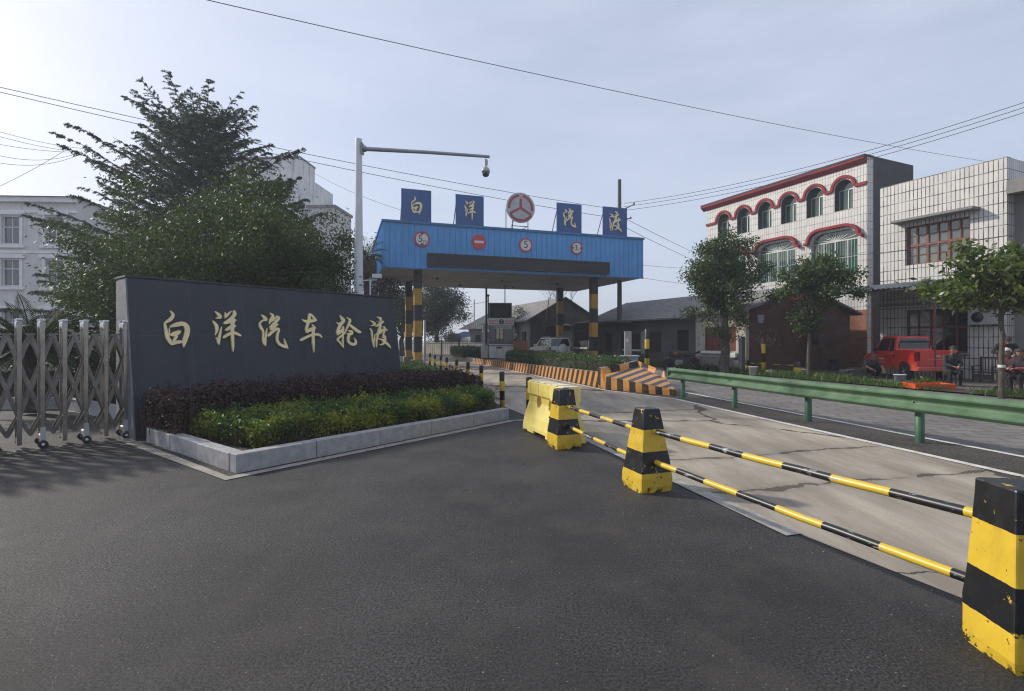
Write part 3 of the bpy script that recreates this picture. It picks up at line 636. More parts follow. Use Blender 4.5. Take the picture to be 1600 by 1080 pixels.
def rail_mat(name, seed, period, off):
    n = NT(name); x = n.sep()[0]
    f = n.math('LESS_THAN', n.math('FRACT', n.math('ADD', n.math('DIVIDE', x, period), off+20)), .5)
    k = n.mix(f, n.mix(n.noise(5, 4), sc(BLK, .7), sc(BLK, 1.8)), n.mix(n.noise(6, 4), sc(YEL, .85), sc(YEL, 1.15)))
    ch = n.rng(n.noise(7, 6, .75, n.scale((.7, 2, 2), loc=(seed, 0, 0))), .575, .595, 0, .85); k = n.mix(ch, k, (.33, .33, .33))
    k = n.mix(n.rng(n.noise(3, 5, .7, n.scale((1, 1, 1), loc=(seed*3, 2, 0))), .63, .7, 0, .6), k, (.09, .045, .02))
    return n.fin(k, .38, 0, .5)
def rail(label, a, b, r, seed, period=.8, off=0.0, group='striped pipe rails between the pillars'):
    a = Vector(a); b = Vector(b); d = b-a
    mb = MB(); pts = [(d.length*i/10, random.uniform(-.003, .003), random.uniform(-.003, .003)-.012*sin(pi*i/10)) for i in range(11)]
    mb.tube(pts, r, 12); o = mb.build('striped_rail', rail_mat('rail_paint', seed, period, off), None)
    o.location = a; o.rotation_euler = d.to_track_quat('X', 'Z').to_euler()
    return tag(o, label, 'rail', group)
def at(i, t, z): q = PP[0]+(PP[1]-PP[0])*t if i == 0 else PP[1]+(PP[2]-PP[1])*t; return (q.x, q.y, z)
rail('upper striped pipe rail from the pillar at the plastic barrier to the lone middle pillar', at(0, -.22, .635), at(0, .98, .60), .026, 1, .62, .3)
rail('lower striped pipe rail from the pillar at the plastic barrier to the lone middle pillar', at(0, -.24, .36), at(0, .99, .27), .026, 2, .62, .55)
rail('upper striped pipe rail from the lone middle pillar to the nearest chipped pillar', at(1, .02, .625), at(1, .98, .665), .028, 3, .78, .35)
rail('lower striped pipe rail from the lone middle pillar to the nearest chipped pillar', at(1, .0, .31), at(1, .99, .30), .028, 4, .78, .85)

# ================================================================== WATER FILLED BARRIER
wb = thing('water_barrier', 'pale yellow plastic water-filled road barrier with two round through holes', 'road barrier', (.66, 8.42, 0), PRZ+pi/2)
Lb = 1.5
prof = [(-.235, 0), (-.235, .10), (-.20, .26), (-.115, .50), (-.115, .60), (-.145, .64), (-.145, .845), (.145, .845), (.145, .64), (.115, .60), (.115, .50), (.20, .26), (.235, .10), (.235, 0)]
mb = MB(); mb.prism(prof, (-Lb/2, 0, .015), (0, 1, 0), (0, 0, 1), (Lb, 0, 0))
body = mb.build('body', m['yellowplastic'], wb, fixn=True)
cm = MB(); T = Matrix.Rotation(R(90), 4, 'X')
for x in (-.22, .28): cm.lathe([(.098, -.4), (.098, .4)], (x, 0, .535), 24, 0, T)
cm.box((0, 0, .0), (.5, .6, .12)); 
for x in (-.62, .62): cm.box((x, 0, 0), (.16, .6, .07))
for x in (-.55, -.15, .25, .62):
    cm.box((x-.02, -.155, .75), (.012, .05, .19)); cm.box((x-.02, .155, .75), (.012, .05, .19))
cut(body, cm); md = body.modifiers.new('bevel', 'BEVEL'); md.width = .014; md.segments = 2; md.angle_limit = R(30)
mb = MB()
holey = mat('deep_yellow_plastic', (.50, .30, .03), .5)  # hole lining in a deeper yellow than the body
for x in (-.22, .28): MB().lathe([(.096, -.118), (.096, .118), (.090, .118), (.090, -.118), (.096, -.118)], (x, 0, .535), 24, 0, T).build('hole_sleeve', holey, wb)
mb = MB()
mb = MB()
for i in range(6):
    x = -.62+i*.25; mb.bb(x-.10, x+.10, -.13, .13, .862, .876+.006*(i % 2))
mb.build('top_ribs', mat('bleached_top', (.66, .60, .42), .6, 0, .12, 5), wb, bevel=.008)
mb = MB()
for x in (-.45, .05, .5): mb.bar((x-.16, -.222, .17), (x+.02, -.165, .40), .02, .016); mb.bar((x+.02, -.165, .40), (x+.15, -.213, .21), .02, .016)
mb.build('moulded_rib', m['yellowplastic'], wb)

# ================================================================== BOLLARDS
def bollard_mat():
    return m_bands('bollard_paint', YEL, BLK, [.21, .42, .64], .5, .45, 0, 4.2, True)
bm_ = MB(); bm_.lathe([(.0, 0), (.058, 0), (.058, .84), (.05, .855), (0, .86)], (0, 0, 0), 16)
bo = bm_.build('bollard', bollard_mat()); bs_ = MB().lathe([(.10, 0), (.10, .012), (.06, .016)], (0, 0, 0), 14).build('base_plate', m['darkmetal'], bo)
BX = [(.335, 9.95), (-.22, 11.65), (-.86, 14.4), (-1.40, 16.4), (-2.0, 18.5), (-2.66, 20.9), (-3.18, 22.8), (-3.72, 24.7), (-4.30, 26.8)]
LB = ['yellow and black bollard half hidden behind the yellow plastic barrier', 'yellow and black bollard at the road end of the granite kerb', 'yellow and black bollard next beyond the one at the granite kerb end', 'fourth striped bollard counting from the plastic barrier', 'fifth striped bollard counting from the plastic barrier', 'sixth striped bollard counting from the plastic barrier', 'seventh striped bollard counting from the plastic barrier', 'eighth striped bollard, last but one towards the canopy column', 'farthest striped bollard, near the grey post by the canopy column']
for i, ((x, y), lb) in enumerate(zip(BX, LB)):
    o = bo if i == 0 else copy_tree(bo)
    o.location = (x, y, .006); o.rotation_euler = (random.uniform(-.012, .012), random.uniform(-.012, .012), i*1.3); tag(o, lb, 'bollard', 'striped bollards along the left road edge')
q = G(690, 578); tag(MB().lathe([(.055, 0), (.055, 2.5), (0, 2.5)], (-4.15, 24.3, 0), 12).lathe([(.09, 0), (.09, .02), (.056, .03)], (-4.15, 24.3, 0), 12).build('sign_post', m['greymetal']), 'thin plain grey metal post among the farther bollards', 'post')

# ================================================================== GUARDRAIL
ga, gb = Vector((4.40, 14.45, 0)), Vector((7.75, 2.0, 0)); gdv = (gb-ga).normalized(); Lg = (gb-ga).length
gr = thing('guardrail', 'green steel W-beam guardrail along the median', 'guardrail', ga, atan2(gdv.y, gdv.x))   # local -y faces the camera lane
wp = [(.0, .80), (-.05, .785), (-.083, .748), (-.083, .725), (-.015, .662), (-.008, .64), (-.015, .618), (-.083, .555), (-.083, .532), (-.05, .495), (.0, .48)]
xs_ = [0.12, 4.24, 4.245, 8.5, 8.505, Lg]
for a, b in ((.10, 4.26), (4.20, 8.56), (8.5, Lg)):
    mb = MB(); k = 16; off = 0 if a < 4 or a > 8 else -.006
    n = len(wp)
    for lay in (0, 1):
        vs = []
        for i in range(k+1):
            x = a+(b-a)*i/k
            vs += [(x, p[0]-.0045*(1-lay)*1+off+.012*sin(x*1.1)+.006*sin(x*2.7), p[1]+.004*sin(x*.9)) for p in wp]
        mb.add(vs, [(i*n+j, i*n+j+1, (i+1)*n+j+1, (i+1)*n+j) if lay else (i*n+j, (i+1)*n+j, (i+1)*n+j+1, i*n+j+1) for i in range(k) for j in range(n-1)], 0, False)
    mb.build('beam', m['guard'], gr)
mb = MB(); 
for i in range(7):
    a0, a1 = R(90+180*i/7), R(90+180*(i+1)/7)
    pr = [(.12+.13*cos(a)*1.1, .045-.13*sin(a)) for a in (a0, a1)]
    mb.quad([(pr[0][0], pr[0][1], .47), (pr[1][0], pr[1][1], .47), (pr[1][0], pr[1][1], .81), (pr[0][0], pr[0][1], .81)])
mb.build('end_terminal', m['guard'], gr)
for i, x in enumerate([.55, 2.62, 4.72, 6.82, 8.9, 11.0]):
    p = MB().lathe([(.062, 0), (.062, .76), (0, .77)], (x, .12, 0), 16).build('post', m['guardpost'], gr)
    MB().bb(x-.07, x+.07, -.012, .06, .56, .72).build('spacer', m['guardpost'], gr, bevel=.006)
mb = MB()
for x in (4.22, 8.53):
    for dx in (-.06, .06):
        for z in (.775, .69, .59, .505): mb.lathe([(.013, 0), (.013, .012), (.0, .016)], (x+dx, -.045 if z in (.775, .505) else -.055, z), 8, 0, Matrix.Rotation(R(90), 4, 'X'))
for x in (2.62, 6.82): mb.lathe([(.014, 0), (.014, .014), (0, .018)], (x, -.016, .64), 8, 0, Matrix.Rotation(R(90), 4, 'X'))
mb.build('bolts', m['greymetal'], gr)

# ================================================================== TRAFFIC ISLAND
sA, sB = Vector((2.93, 16.6, 0)), Vector((-2.45, 34.2, 0)); sd_ = (sB-sA).normalized(); sn = Vector((sd_.y, -sd_.x, 0))   # sn points into the island
axis = Vector((sd_.x, sd_.y, .30))
isl = thing('island_kerb', 'long low island wall painted in slanting orange and black stripes', 'kerb wall')
wall = MB(); hh = lambda t: .52-.22*t
pts = [sA+(sB-sA)*i/20 for i in range(21)]
for i in range(20):
    a, b = pts[i], pts[i+1]; ha, hb = hh(i/20), hh((i+1)/20); wv = sn*.20; al = sn*.04
    V_ = lambda p, o_, z: (p.x+o_.x, p.y+o_.y, z)
    wall.quad([V_(a, Vector(), 0), V_(a, al, ha), V_(b, al, hb), V_(b, Vector(), 0)])
    wall.quad([V_(a, al, ha), V_(a, wv, ha), V_(b, wv, hb), V_(b, al, hb)], 1)
    wall.quad([V_(a, wv, ha), V_(a, wv, 0), V_(b, wv, 0), V_(b, wv, hb)], 1)
wall.build('striped_wall', [m_stripes('island_stripes', ORG, BLK, axis, .42, .5, 0, .6), m['greyrender']], isl)
q2 = [sB, sB+Vector((-2.6, 9.5, 0))]; wv = sn*.2
MB().prism([(q2[0].x, q2[0].y), (q2[1].x, q2[1].y), (q2[1].x+wv.x, q2[1].y+wv.y), (q2[0].x+wv.x, q2[0].y+wv.y)], (0, 0, 0), (1, 0, 0), (0, 1, 0), (0, 0, .30)).build('bare_wall', m_stripes('worn_stripes', (.36, .30, .24), (.2, .18, .16), axis, .42, .5, 0, .8), isl)
sheet('island_fill', [sA+sn*.15, sB+sn*.15, q2[1]+sn*.15, q2[1]+sn*1.6, sB+sn*2.0, (4.0, 22), (4.95, 17.2), (4.3, 16.6)], .22, m['soil'])
# nose of the island: low front face, peaked parapet, sloping striped deck
ns_ = thing('island_nose', 'concrete crash nose of the traffic island with orange and dark blue deck stripes', 'crash nose')
C0, C1 = G(946, 608.5), G(1057.5, 619.5); D0 = Vector((C0.x+.03, C0.y+.03, .41)); D1 = Vector((C1.x, C1.y, .17))
A0, A1, A2 = P(946, 584.5, 16.55), P(998.5, 573, 16.9), P(1039, 591, 15.55)
T0, T1, T2 = P(938.5, 575.5, 16.7), P(996.6, 564, 17.0), P(1038, 580, 15.7)
fv = (C1-C0).normalized()
front = MB().quad([C0, C1, D1, D0]); front.build('front_face', m_stripes('nose_front_stripes', ORG, BLK, (fv.x, fv.y, 0.12), .47, .5, .42, .6), ns_)
sdir = (P(998, 574, 16.8)-P(957, 590, 16.2)); sax = Vector((-sdir.y, sdir.x, 0)).normalized(); sax = sax if sax.dot(fv) > 0 else -sax
deck = MB().quad([D0, D1, A1]).quad([D1, A2, A1]).quad([D0, A1, A0]); deck.build('striped_deck', m_stripes('nose_deck_stripes', (.50, .26, .085), (.055, .06, .085), sax, .40, .5, .30, .7), ns_)
B = lambda p: Vector((p.x, p.y, 0))
back = Vector((-.05, .26, 0))
par = MB()
pm = m_stripes('parapet_stripes', ORG, BLK, (1, 0, 0), .64, .5, -T0.x/.64, .6)
rv = (T2-T1).normalized(); pm2 = m_stripes('parapet_stripes_b', ORG, BLK, (rv.x, rv.y, 0), .74, .5, .0-rv.dot(T1)/.74, .6)
par.quad([A0, A1, T1, T0], 0).quad([A1, A2, T2, T1], 2)
par.quad([T0, T1, T1+back, T0+back], 1).quad([T1, T2, T2+back, T1+back], 1)
par.quad([B(T0), C0, D0, A0, T0]).quad([A2, D1, C1, B(A2)]).quad([T2, A2, B(A2), B(T2)+back, T2+back])
par.quad([T0+back, T1+back, B(T1)+back, B(T0)+back]).quad([T1+back, T2+back, B(T2)+back, B(T1)+back])
par.quad([T0, T0+back, B(T0)+back, B(T0)])
par.build('parapet', [pm, m['greyrender'], pm2], ns_)
hedge('hedge', 'trimmed green hedge on the traffic island behind the striped wall', [sA+sn*.26, sA+(sB-sA)*.66+sn*.26, sA+(sB-sA)*.66+sn*1.7, Vector((4.2, 18.6, 0)), Vector((4.0, 17.2, 0))], .70, m['leaf_hedge2'], 22000, .075, z0=.2, rough=.07)
hedge('hedge', 'small clipped hedge left of the toll booth at the far end of the island', [Vector((-3.6, 37.5, 0)), Vector((-5.2, 43, 0)), Vector((-3.4, 43.5, 0)), Vector((-2.0, 38, 0))], .7, m['leaf_hedge2'], 5000, .1, z0=.25, rough=.08)
# posts and box behind the nose
bx = thing('control_cabinet', 'low grey steel cabinet with a pale lid behind the striped crash nose', 'cabinet', P(979, 560, 18.0)[:2]+(0,), 0)
MB().bb(-.36, .36, -.2, .2, .2, .98).build('body', m['greymetal'], bx, bevel=.01); MB().bb(-.40, .40, -.24, .24, .985, 1.03).build('lid', m['alu'], bx, bevel=.01)
gp = thing('machine_post', 'tall flat grey post with a small white label beside the grey cabinet', 'post', P(981, 560, 18.6)[:2]+(0,), 0)
MB().bb(-.12, .12, -.07, .07, .2, 1.88).build('post_body', mat('post_grey', (.30, .28, .26), .5), gp, bevel=.01); MB().bb(-.075, .0, -.078, -.071, 1.5, 1.62).build('label_plate', m['signwhite'], gp)
def striped_pole(label, x, y, h, edges, yf, r=.085):
    o = MB().lathe([(0, 0), (r, 0), (r, h), (r*.8, h+.02), (0, h+.02)], (0, 0, 0), 16).build('striped_post', m_bands('post_paint', YEL, BLK, edges, .3, .45, 0, x, yf)); o.location = (x, y, 0)
    return tag(o, label, 'post', 'tall striped posts')
p_ = P(1011, 560, 19.0); striped_pole('tall black post with yellow bands behind the crash nose', p_.x, p_.y, 1.96, [.89, 1.24, 1.60], True)
p_ = P(1193, 582, 22.6); striped_pole('tall yellow and black banded post by the dark brick wall', p_.x, p_.y, 1.62, [.58, .98, 1.39], True)

# ================================================================== TOLL CANOPY
F0 = Vector((-6.8, 27.0, 0)); CX, CY = Vector((.949, .316, 0)), Vector((-.316, .949, 0)); CRZ = atan2(.316, .949); CL, CD = 15.8, 9.8
ZB, ZT = 5.42, 7.92
def cx_of(px): r = (px-800)/800; return (27*r+6.8)/(.949-.316*r)
def cz_of(px, py): return CAMZ+(530-py)/800*(27+.316*cx_of(px))
cn = thing('toll_canopy', 'blue sheet-metal toll canopy on black and yellow banded columns over the road', 'toll canopy', F0, CRZ)
def ribbed(x0, x1, z0, z1, step=.32):
    mb = MB(); x = x0; pr = [(x0, 0)]
    while x < x1-.05:
        e = min(x+step, x1); pr += [(x+.02, 0), (x+.035, -.035), (x+.075, -.035), (x+.09, 0), (e, 0)]; x = e
    for a, b in zip(pr[:-1], pr[1:]):
        if b[0]-a[0] > 1e-6: mb.quad([(a[0], a[1], z0), (b[0], b[1], z0), (b[0], b[1], z1), (a[0], a[1], z1)])
    return mb
ribbed(0, CL, ZB, ZT-.12).build('front_fascia', m['blue'], cn)
fs_ = ribbed(0, CD, ZB, ZT-.12).build('side_fascia', m['blue'], cn); fs_.rotation_euler = (0, 0, R(-90)); fs_.location = (0, CD, 0)
fs_ = ribbed(0, CD, ZB, ZT-.12).build('side_fascia', m['blue'], cn); fs_.rotation_euler = (0, 0, R(90)); fs_.location = (CL, 0, 0)
MB().bb(-.08, CL+.05, -.09, .12, ZT-.12, ZT).bb(-.08, .12, .12, CD, ZT-.12, ZT).bb(CL-.12, CL+.05, .12, CD, ZT-.12, ZT).build('roof_edge', m['bluetrim'], cn)
MB().bb(-.02, CL+.02, -.045, .02, ZB-.05, ZB+.004).build('bottom_edge', m['bluetrim'], cn)
MB().quad([(0, .02, ZB), (0, CD, ZB+.02), (CL, CD, ZB+.02), (CL, .02, ZB)]).build('soffit', m['soffit'], cn)
MB().bb(.05, CL-.05, .05, CD-.05, ZB+.05, ZT-.3).build('roof_box', m['greymetal'], cn)
mb = MB()
for x, y in ((3.6, 4), (7.9, 4.2), (12, 4.6), (5.8, 7.4), (9.8, 7.6)): mb.lathe([(.09, -.10), (.09, 0), (0, 0)], (x, y, ZB), 10)
mb.build('downlights', m['darkmetal'], cn)
for x, y in ((1.95, .95), (12.85, .95), (2.15, 6.7), (13.4, 7.4)):
    mb = MB(); mb.bb(x-.21, x+.21, y-.21, y+.21, .10, ZB-.002); c_ = mb.build('column', m['colbands'], cn, bevel=.02)
    MB().bb(x-.34, x+.34, y-.34, y+.34, -.05, .45).build('plinth', m['greyrender'], cn, bevel=.02)
# unlit message board
x0, x1 = cx_of(669), cx_of(949); zt, zb = (cz_of(669, 397)+cz_of(949, 412))/2, (cz_of(669, 416.5)+cz_of(949, 427))/2
lb = thing('message_board', 'long dark unlit message board along the bottom of the blue canopy front', 'display board', F0+CX*x0-CY*.04, CRZ)
MB().bb(0, x1-x0, -.12, 0, zb, zt).build('screen', m['led'], lb); mb = MB(); Wd = x1-x0
mb.bb(-.04, Wd+.04, -.15, .0, zt+.001, zt+.05).bb(-.04, Wd+.04, -.15, 0, zb-.05, zb-.001).bb(-.05, -.001, -.15, 0, zb, zt).bb(Wd+.001, Wd+.05, -.15, 0, zb, zt); mb.build('frame', m['darkmetal'], lb)
# name panels on the roof edge
def bbox(st): a = np.array([p for L, Rr in st for p in L+Rr]); return a.min(0), a.max(0)
for ch, (pl, pr, yt, yb), lab, words in (('白', (627, 674, 294, 346), '', 'leftmost navy roof panel, its gold character shaped like a box'), ('洋', (712, 756, 303, 353), '', 'navy roof panel with a gold character, between the leftmost panel and the round emblem'), ('汽', (870, 909, 316, 361), '', 'navy roof panel with a gold character, just right of the round emblem'), ('渡', (942, 980, 322, 366), '', 'navy roof panel with a gold character, rightmost on the canopy edge')):
    a, b = cx_of(pl), cx_of(pr); z1 = (cz_of(pl, yt)+cz_of(pr, yt+4))/2; z0 = ZT+.012; W2 = b-a
    pn = thing('name_panel', words, 'sign panel', F0+CX*a+CY*.02, CRZ, 'blue character panels on the canopy roof')
    MB().bb(0, W2, 0, .035, z0, z0+(z1-z0)*.47).bb(0, W2, 0, .035, z0+(z1-z0)*.47+.012, z1).bb(.02, W2-.02, .006, .03, z0+.05, z1-.05).build('board', m['navy'], pn)
    
    for x_ in (.05, W2-.05): MB().tube([(x_, .06, z0), (x_, .06, z1-.1)], .03, 6).tube([(x_, .07, z1-.4), (x_, .9, z0)], .025, 6).build('brace', m['darkmetal'], pn)
    lo, hi = bbox(glyph[ch]); s_ = {'白': .56, '洋': .66, '汽': .66, '渡': .72}[ch]*(z1-z0)/(hi[1]-lo[1])
    gw = (hi[0]-lo[0])*s_; sx = min(1, .74*W2/gw)
    glyph_mesh('character', glyph[ch], m['gold'], pn, (W2*.51, -.002, z0+(z1-z0)*.50), (sx, 0, 0), (0, 0, 1), (0, -1, 0), .03, 0, s_, ((lo[0]+hi[0])/2, (lo[1]+hi[1])/2))
# round emblem
ex, ez, er = cx_of(814), cz_of(814, 324.5), .875
em = thing('round_emblem', 'round pale disc with a red three-spoked wheel emblem on the canopy roof', 'emblem', F0+CX*ex+CY*.1, CRZ)
YT = Matrix.Rotation(R(90), 4, 'X')
MB().lathe([(0, 0), (er, 0), (er, .05), (0, .05)], (0, 0, ez), 48, 0, YT, sm=False).build('disc', mat('emblem_white', (.42, .43, .44), .5, .1, .15, 4), em)
def arcp(a0, a1, r0, r1, n=20):
    return [(r1*cos(R(a0+(a1-a0)*i/n)), r1*sin(R(a0+(a1-a0)*i/n))) for i in range(n+1)]+[(r0*cos(R(a1-(a1-a0)*i/n)), r0*sin(R(a1-(a1-a0)*i/n))) for i in range(n+1)]
mb = MB(); kw = dict(o=(0, -.052, ez), ux=(er, 0, 0), uy=(0, 0, er), uz=(0, -.012, 0))
mb.prism(arcp(97, 186, .72, .88), **kw); mb.prism(arcp(-12, 81, .72, .88), **kw)
kw['uz'] = (0, -.014, 0); mb.prism(arcp(212, 328, .76, .93), **kw)
for a in (90, 209, 331):
    ln = .60 if a == 90 else .86; d = (cos(R(a)), sin(R(a))); n_ = (-d[1]*.075, d[0]*.075); kw['uz'] = (0, -.016-.001*a/90, 0)
    mb.prism([(n_[0], n_[1]), (d[0]*ln+n_[0], d[1]*ln+n_[1]), (d[0]*ln-n_[0], d[1]*ln-n_[1]), (-n_[0], -n_[1])], **kw)
mb.build('wheel_mark', m['emred'], em)
MB().bb(-.004, .004, -.06, -.052, ez-er, ez-er*.62).bb(-.008, .008, -.055, -.0505, ez+.64*er, ez+er).build('disc_seam', m['greymetal'], em)
mb = MB()
for x in (-.86, -.46, .48): mb.tube([(x, .04, ZT), (x, .04, ez-.1 if x < -.8 else ez-.6)], .025, 6)
mb.tube([(-.46, .04, ZT+.2), (.48, .04, ZT+.2)], .022, 6).tube([(.1, .04, ZT), (.45, .04, ZT+.22)], .02, 6).tube([(-.3, .04, ez-.5), (-.38, .9, ZT)], .02, 6); mb.build('stand', m['darkmetal'], em)
# four round traffic signs
def round_sign(px, py, r, words, kind):
    x, z = cx_of(px), cz_of(px, py); s_ = thing('round_sign', words, 'road sign', F0+CX*x-CY*.05+Vector((0, 0, z)), CRZ, 'round road signs on the canopy front')
    MB().lathe([(0, 0), (r, 0), (r, .02), (0, .02)], (0, 0, 0), 36, 0, YT, sm=False).build('rim', m['signred'], s_)
    if kind == 'no':
        MB().bb(-r*.64, r*.64, -.03, -.021, -r*.17, r*.17).build('bar', m['signwhite'], s_)
        return
    MB().lathe([(0, 0), (r*.78, 0), (r*.78, .006), (0, .006)], (0, -.021, 0), 36, 0, YT, sm=False).build('face', m['signwhite'], s_)
    T = lambda dx, dz: Matrix.Translation((dx, -.031, dz)) @ FRONT
    if kind == 'h':
        text_mesh('5', r*1.25, 'digit', m['black'], s_, T(-r*.2, 0)); text_mesh('m', r*.62, 'letter', m['black'], s_, T(r*.38, -r*.26))
        mb = MB()
        for sg_ in (1, -1): mb.prism([(-.3*r, sg_*.76*r), (0, sg_*.5*r), (.3*r, sg_*.76*r)], (0, -.028, 0), (1, 0, 0), (0, 0, 1), (0, -.005, 0))
        mb.build('arrow_marks', m['black'], s_)
    if kind == 's':
        text_mesh('5', r*1.5, 'digit', m['black'], s_, T(0, r*.05)); text_mesh('t', r*.3, 'letter', m['black'], s_, T(0, -r*.6))
    if kind == 'w':
        text_mesh('3', r*1.25, 'digit', m['black'], s_, T(-r*.16, 0)); text_mesh('m', r*.4, 'letter', m['black'], s_, T(r*.27, -r*.24))
        mb = MB()
        for sg_ in (1, -1): mb.prism([(sg_*.76*r, -.32*r), (sg_*.50*r, 0), (sg_*.76*r, .32*r)], (0, -.028, 0), (1, 0, 0), (0, 0, 1), (0, -.005, 0))
        mb.build('arrow_marks', m['black'], s_)
round_sign(659, 374, .42, 'round red-rimmed height limit sign reading 5 m', 'h'); round_sign(748, 378.5, .41, 'round red no entry sign with a white bar', 'no'); round_sign(821, 383.5, .405, 'round red-rimmed sign with a large 5 and a tiny letter below', 's'); round_sign(900.5, 388, .385, 'round red-rimmed width limit sign reading 3 m', 'w')

# ================================================================== TOLL BOOTH
bo_ = thing('toll_booth', 'small steel toll booth with a green number disc and a dark board on its roof', 'toll booth', P(783, 540, 36.0)[:2]+(.25,), CRZ*.3)
W_ = .86
MB().bb(-W_, W_, 0, 2.3, 0, 1.05).build('base', mat('booth_pale', (.62, .62, .62), .45, .2, .2, 2), bo_, bevel=.05)
mb = MB()
for x in (-.3, .15): mb.bb(x-.008, x+.008, -.012, -.002, .25, .8)
mb.bb(-.86, .86, -.03, -.002, .86, .91).bb(-.35, .05, -.06, -.003, .70, .82); mb.build('counter_trim', m['darkmetal'], bo_)
MB().bb(-W_+.02, W_-.02, .02, 2.28, 1.06, 2.3).build('glazing', m_glass('booth_glass', (.02, .03, .038), .08), bo_)
MB().bb(-.34, .14, -.012, .016, 1.38, 2.16).build('painted_lit_pane', mat('booth_pane', (.75, .70, .50), .5, 0, .25, 3), bo_)  # brightness of the booth interior painted as a pale pane colour
mb = MB(); 
for x in (-.86, -.36, -.11, .14, .85): mb.bb(x-.025, x+.025, -.03, .03, 1.05, 2.3)
mb.bb(-.86, .86, -.028, .03, 1.02, 1.06); mb.build('window_frame', m['darkmetal'], bo_)
MB().bb(-W_-.05, W_+.05, -.08, 2.36, 2.3, 2.84).build('header', mat('booth_header', (.60, .60, .60), .4, .3, .15, 3), bo_, bevel=.03)
mb = MB()
for z in (2.46, 2.62):
    for a, b in ((-.88, -.22), (.24, .88)): mb.bb(a, b, -.092, -.082, z-.028, z+.028)
mb.build('red_stripes', m['signred'], bo_)
MB().lathe([(0, 0), (.19, 0), (.19, .02), (0, .02)], (.01, -.083, 2.56), 24, 0, YT, sm=False).build('number_disc', mat('booth_green', (.03, .09, .07), .4), bo_)
text_mesh('1', .34, 'number', m['signwhite'], bo_, Matrix.Translation((.01, -.108, 2.56)) @ FRONT)
MB().bb(-.5, .72, -.05, -.032, 2.09, 2.28).build('notice_strip', m['signwhite'], bo_)
mb = MB(); rr = random.Random(3)
for i in range(9): x = -.4+i*.12; mb.bb(x-.03, x+.03-rr.uniform(0, .03), -.055, -.051, 2.14, 2.23)
mb.build('notice_marks', m['darkmetal'], bo_)
MB().bb(-.78, .72, .3, .55, 2.86, 3.86).build('roof_board', m['led'], bo_, bevel=.015); MB().bb(-.84, -.79, .28, .58, 2.84, 3.9).bb(.73, .79, .28, .58, 2.84, 3.9).bb(-.84, .79, .28, .58, 3.865, 3.92).build('board_frame', m['greymetal'], bo_)
MB().bb(-W_-.5, -W_-.055, .3, 1.7, 0, .95).bb(-W_-.38, -W_-.055, .5, 1.5, .95, 2.45).build('side_porch', m['palemetal'], bo_, bevel=.02)
MB().bb(-W_-.395, -W_-.382, .6, 1.4, 1.1, 1.6).bb(-W_-.395, -W_-.382, .6, 1.4, 1.7, 2.3).build('side_window', m['greyglass'], bo_)
MB().tube([(-1.02, .45, 0), (-1.02, .45, 5.0)], .07, 8).tube([(-.88, .6, 2.8), (-.88, .6, 4.4)], .045, 8).lathe([(0, 4.38), (.09, 4.4), (.11, 4.5), (0, 4.56)], (-.88, .6, 0), 10).build('antenna_pole', m['darkmetal'], bo_)
tag(MB().tube([(0, 0, 0), (0, 0, 2.0)], .035, 6).lathe([(.07, -.03), (.07, 0), (0, 0)], (0, 0, 0), 8).build('hanging_rod', m['darkmetal']), 'thin dark rod hanging from the canopy above the booth board', 'rod').location = P(789, 476, 36.4)[:2]+(3.48,)

# ================================================================== GATE ACROSS THE FAR END OF THE ROAD
fg = thing('road_gate', 'pale steel bar gate closing the far end of the road beyond the bollards', 'gate', P(628, 557, 47)[:2]+(0,), 0)
gx1 = P(772, 557, 47).x-P(628, 557, 47).x
MB().tube([(0, 0, 1.42), (gx1, 0, 1.42)], .035, 6).tube([(0, 0, .14), (gx1, 0, .14)], .035, 6).tube([(0, 0, 1.2), (gx1, 0, 1.2)], .02, 6).build('gate_frame', m['darkmetal'], fg)
mb = MB(); x = 0
while x < gx1: mb.bb(x-.014, x+.014, -.014, .014, .16, 1.40); x += .2
mb.build('bars', m['greymetal'], fg)
for x in (0, gx1*.43, gx1*.62, gx1): MB().bb(x-.07, x+.07, -.07, .07, 0, 1.55).build('gate_post', m['darkmetal'], fg)
lw = thing('boundary_wall', 'low sunlit cream wall behind the far road gate', 'wall', (0, 0, 0)); a, b = P(660, 550, 54), P(772, 550, 50)
MB().prism([(a.x, a.y), (b.x, b.y), (b.x, b.y+.25), (a.x, a.y+.25)], (0, 0, 0), (1, 0, 0), (0, 1, 0), (0, 0, 1.25)).build('wall_panel', mat('cream_paint', (.82, .72, .58), .8, 0, .2, 2), lw)

# ================================================================== BUILDINGS
E1 = Vector((.408, -.913, 0)); N1 = Vector((.913, .408, 0)); ERZ = atan2(-.913, .408)
class Row:
    """a facade line x + .447 y = c running along the road; t grows towards the camera"""
    def __init__(s, c, pxl): s.c = c; s.dl = c/(.447+(pxl-800)/800); s.o = Vector((c-.447*s.dl, s.dl, 0))
    def d(s, px): return s.c/(.447+(px-800)/800)
    def t(s, px): return (s.dl-s.d(px))/.913
    def z(s, px, py): return CAMZ+(530-py)/800*s.d(px)
def arch_poly(x0, x1, z0, zs, n=14, flat=1.0):
    xm, r = (x0+x1)/2, (x1-x0)/2
    return [(x0, z0), (x1, z0)]+[(xm+r*cos(pi*i/n), zs+r*flat*sin(pi*i/n)) for i in range(n+1)]
def arch_open(x0, x1, z0, zs, rc, n=8):      # flat-topped arch with round shoulders
    p = [(x0, z0), (x1, z0)]
    p += [(x1-rc+rc*cos(pi/2*i/n), zs+rc*.75*sin(pi/2*i/n)) for i in range(n+1)]
    p += [(x0+rc-rc*cos(pi/2*(n-i)/n), zs+rc*.75*sin(pi/2*(n-i)/n)) for i in range(n+1)]
    return p
XZ = dict(ux=(1, 0, 0), uy=(0, 0, 1))
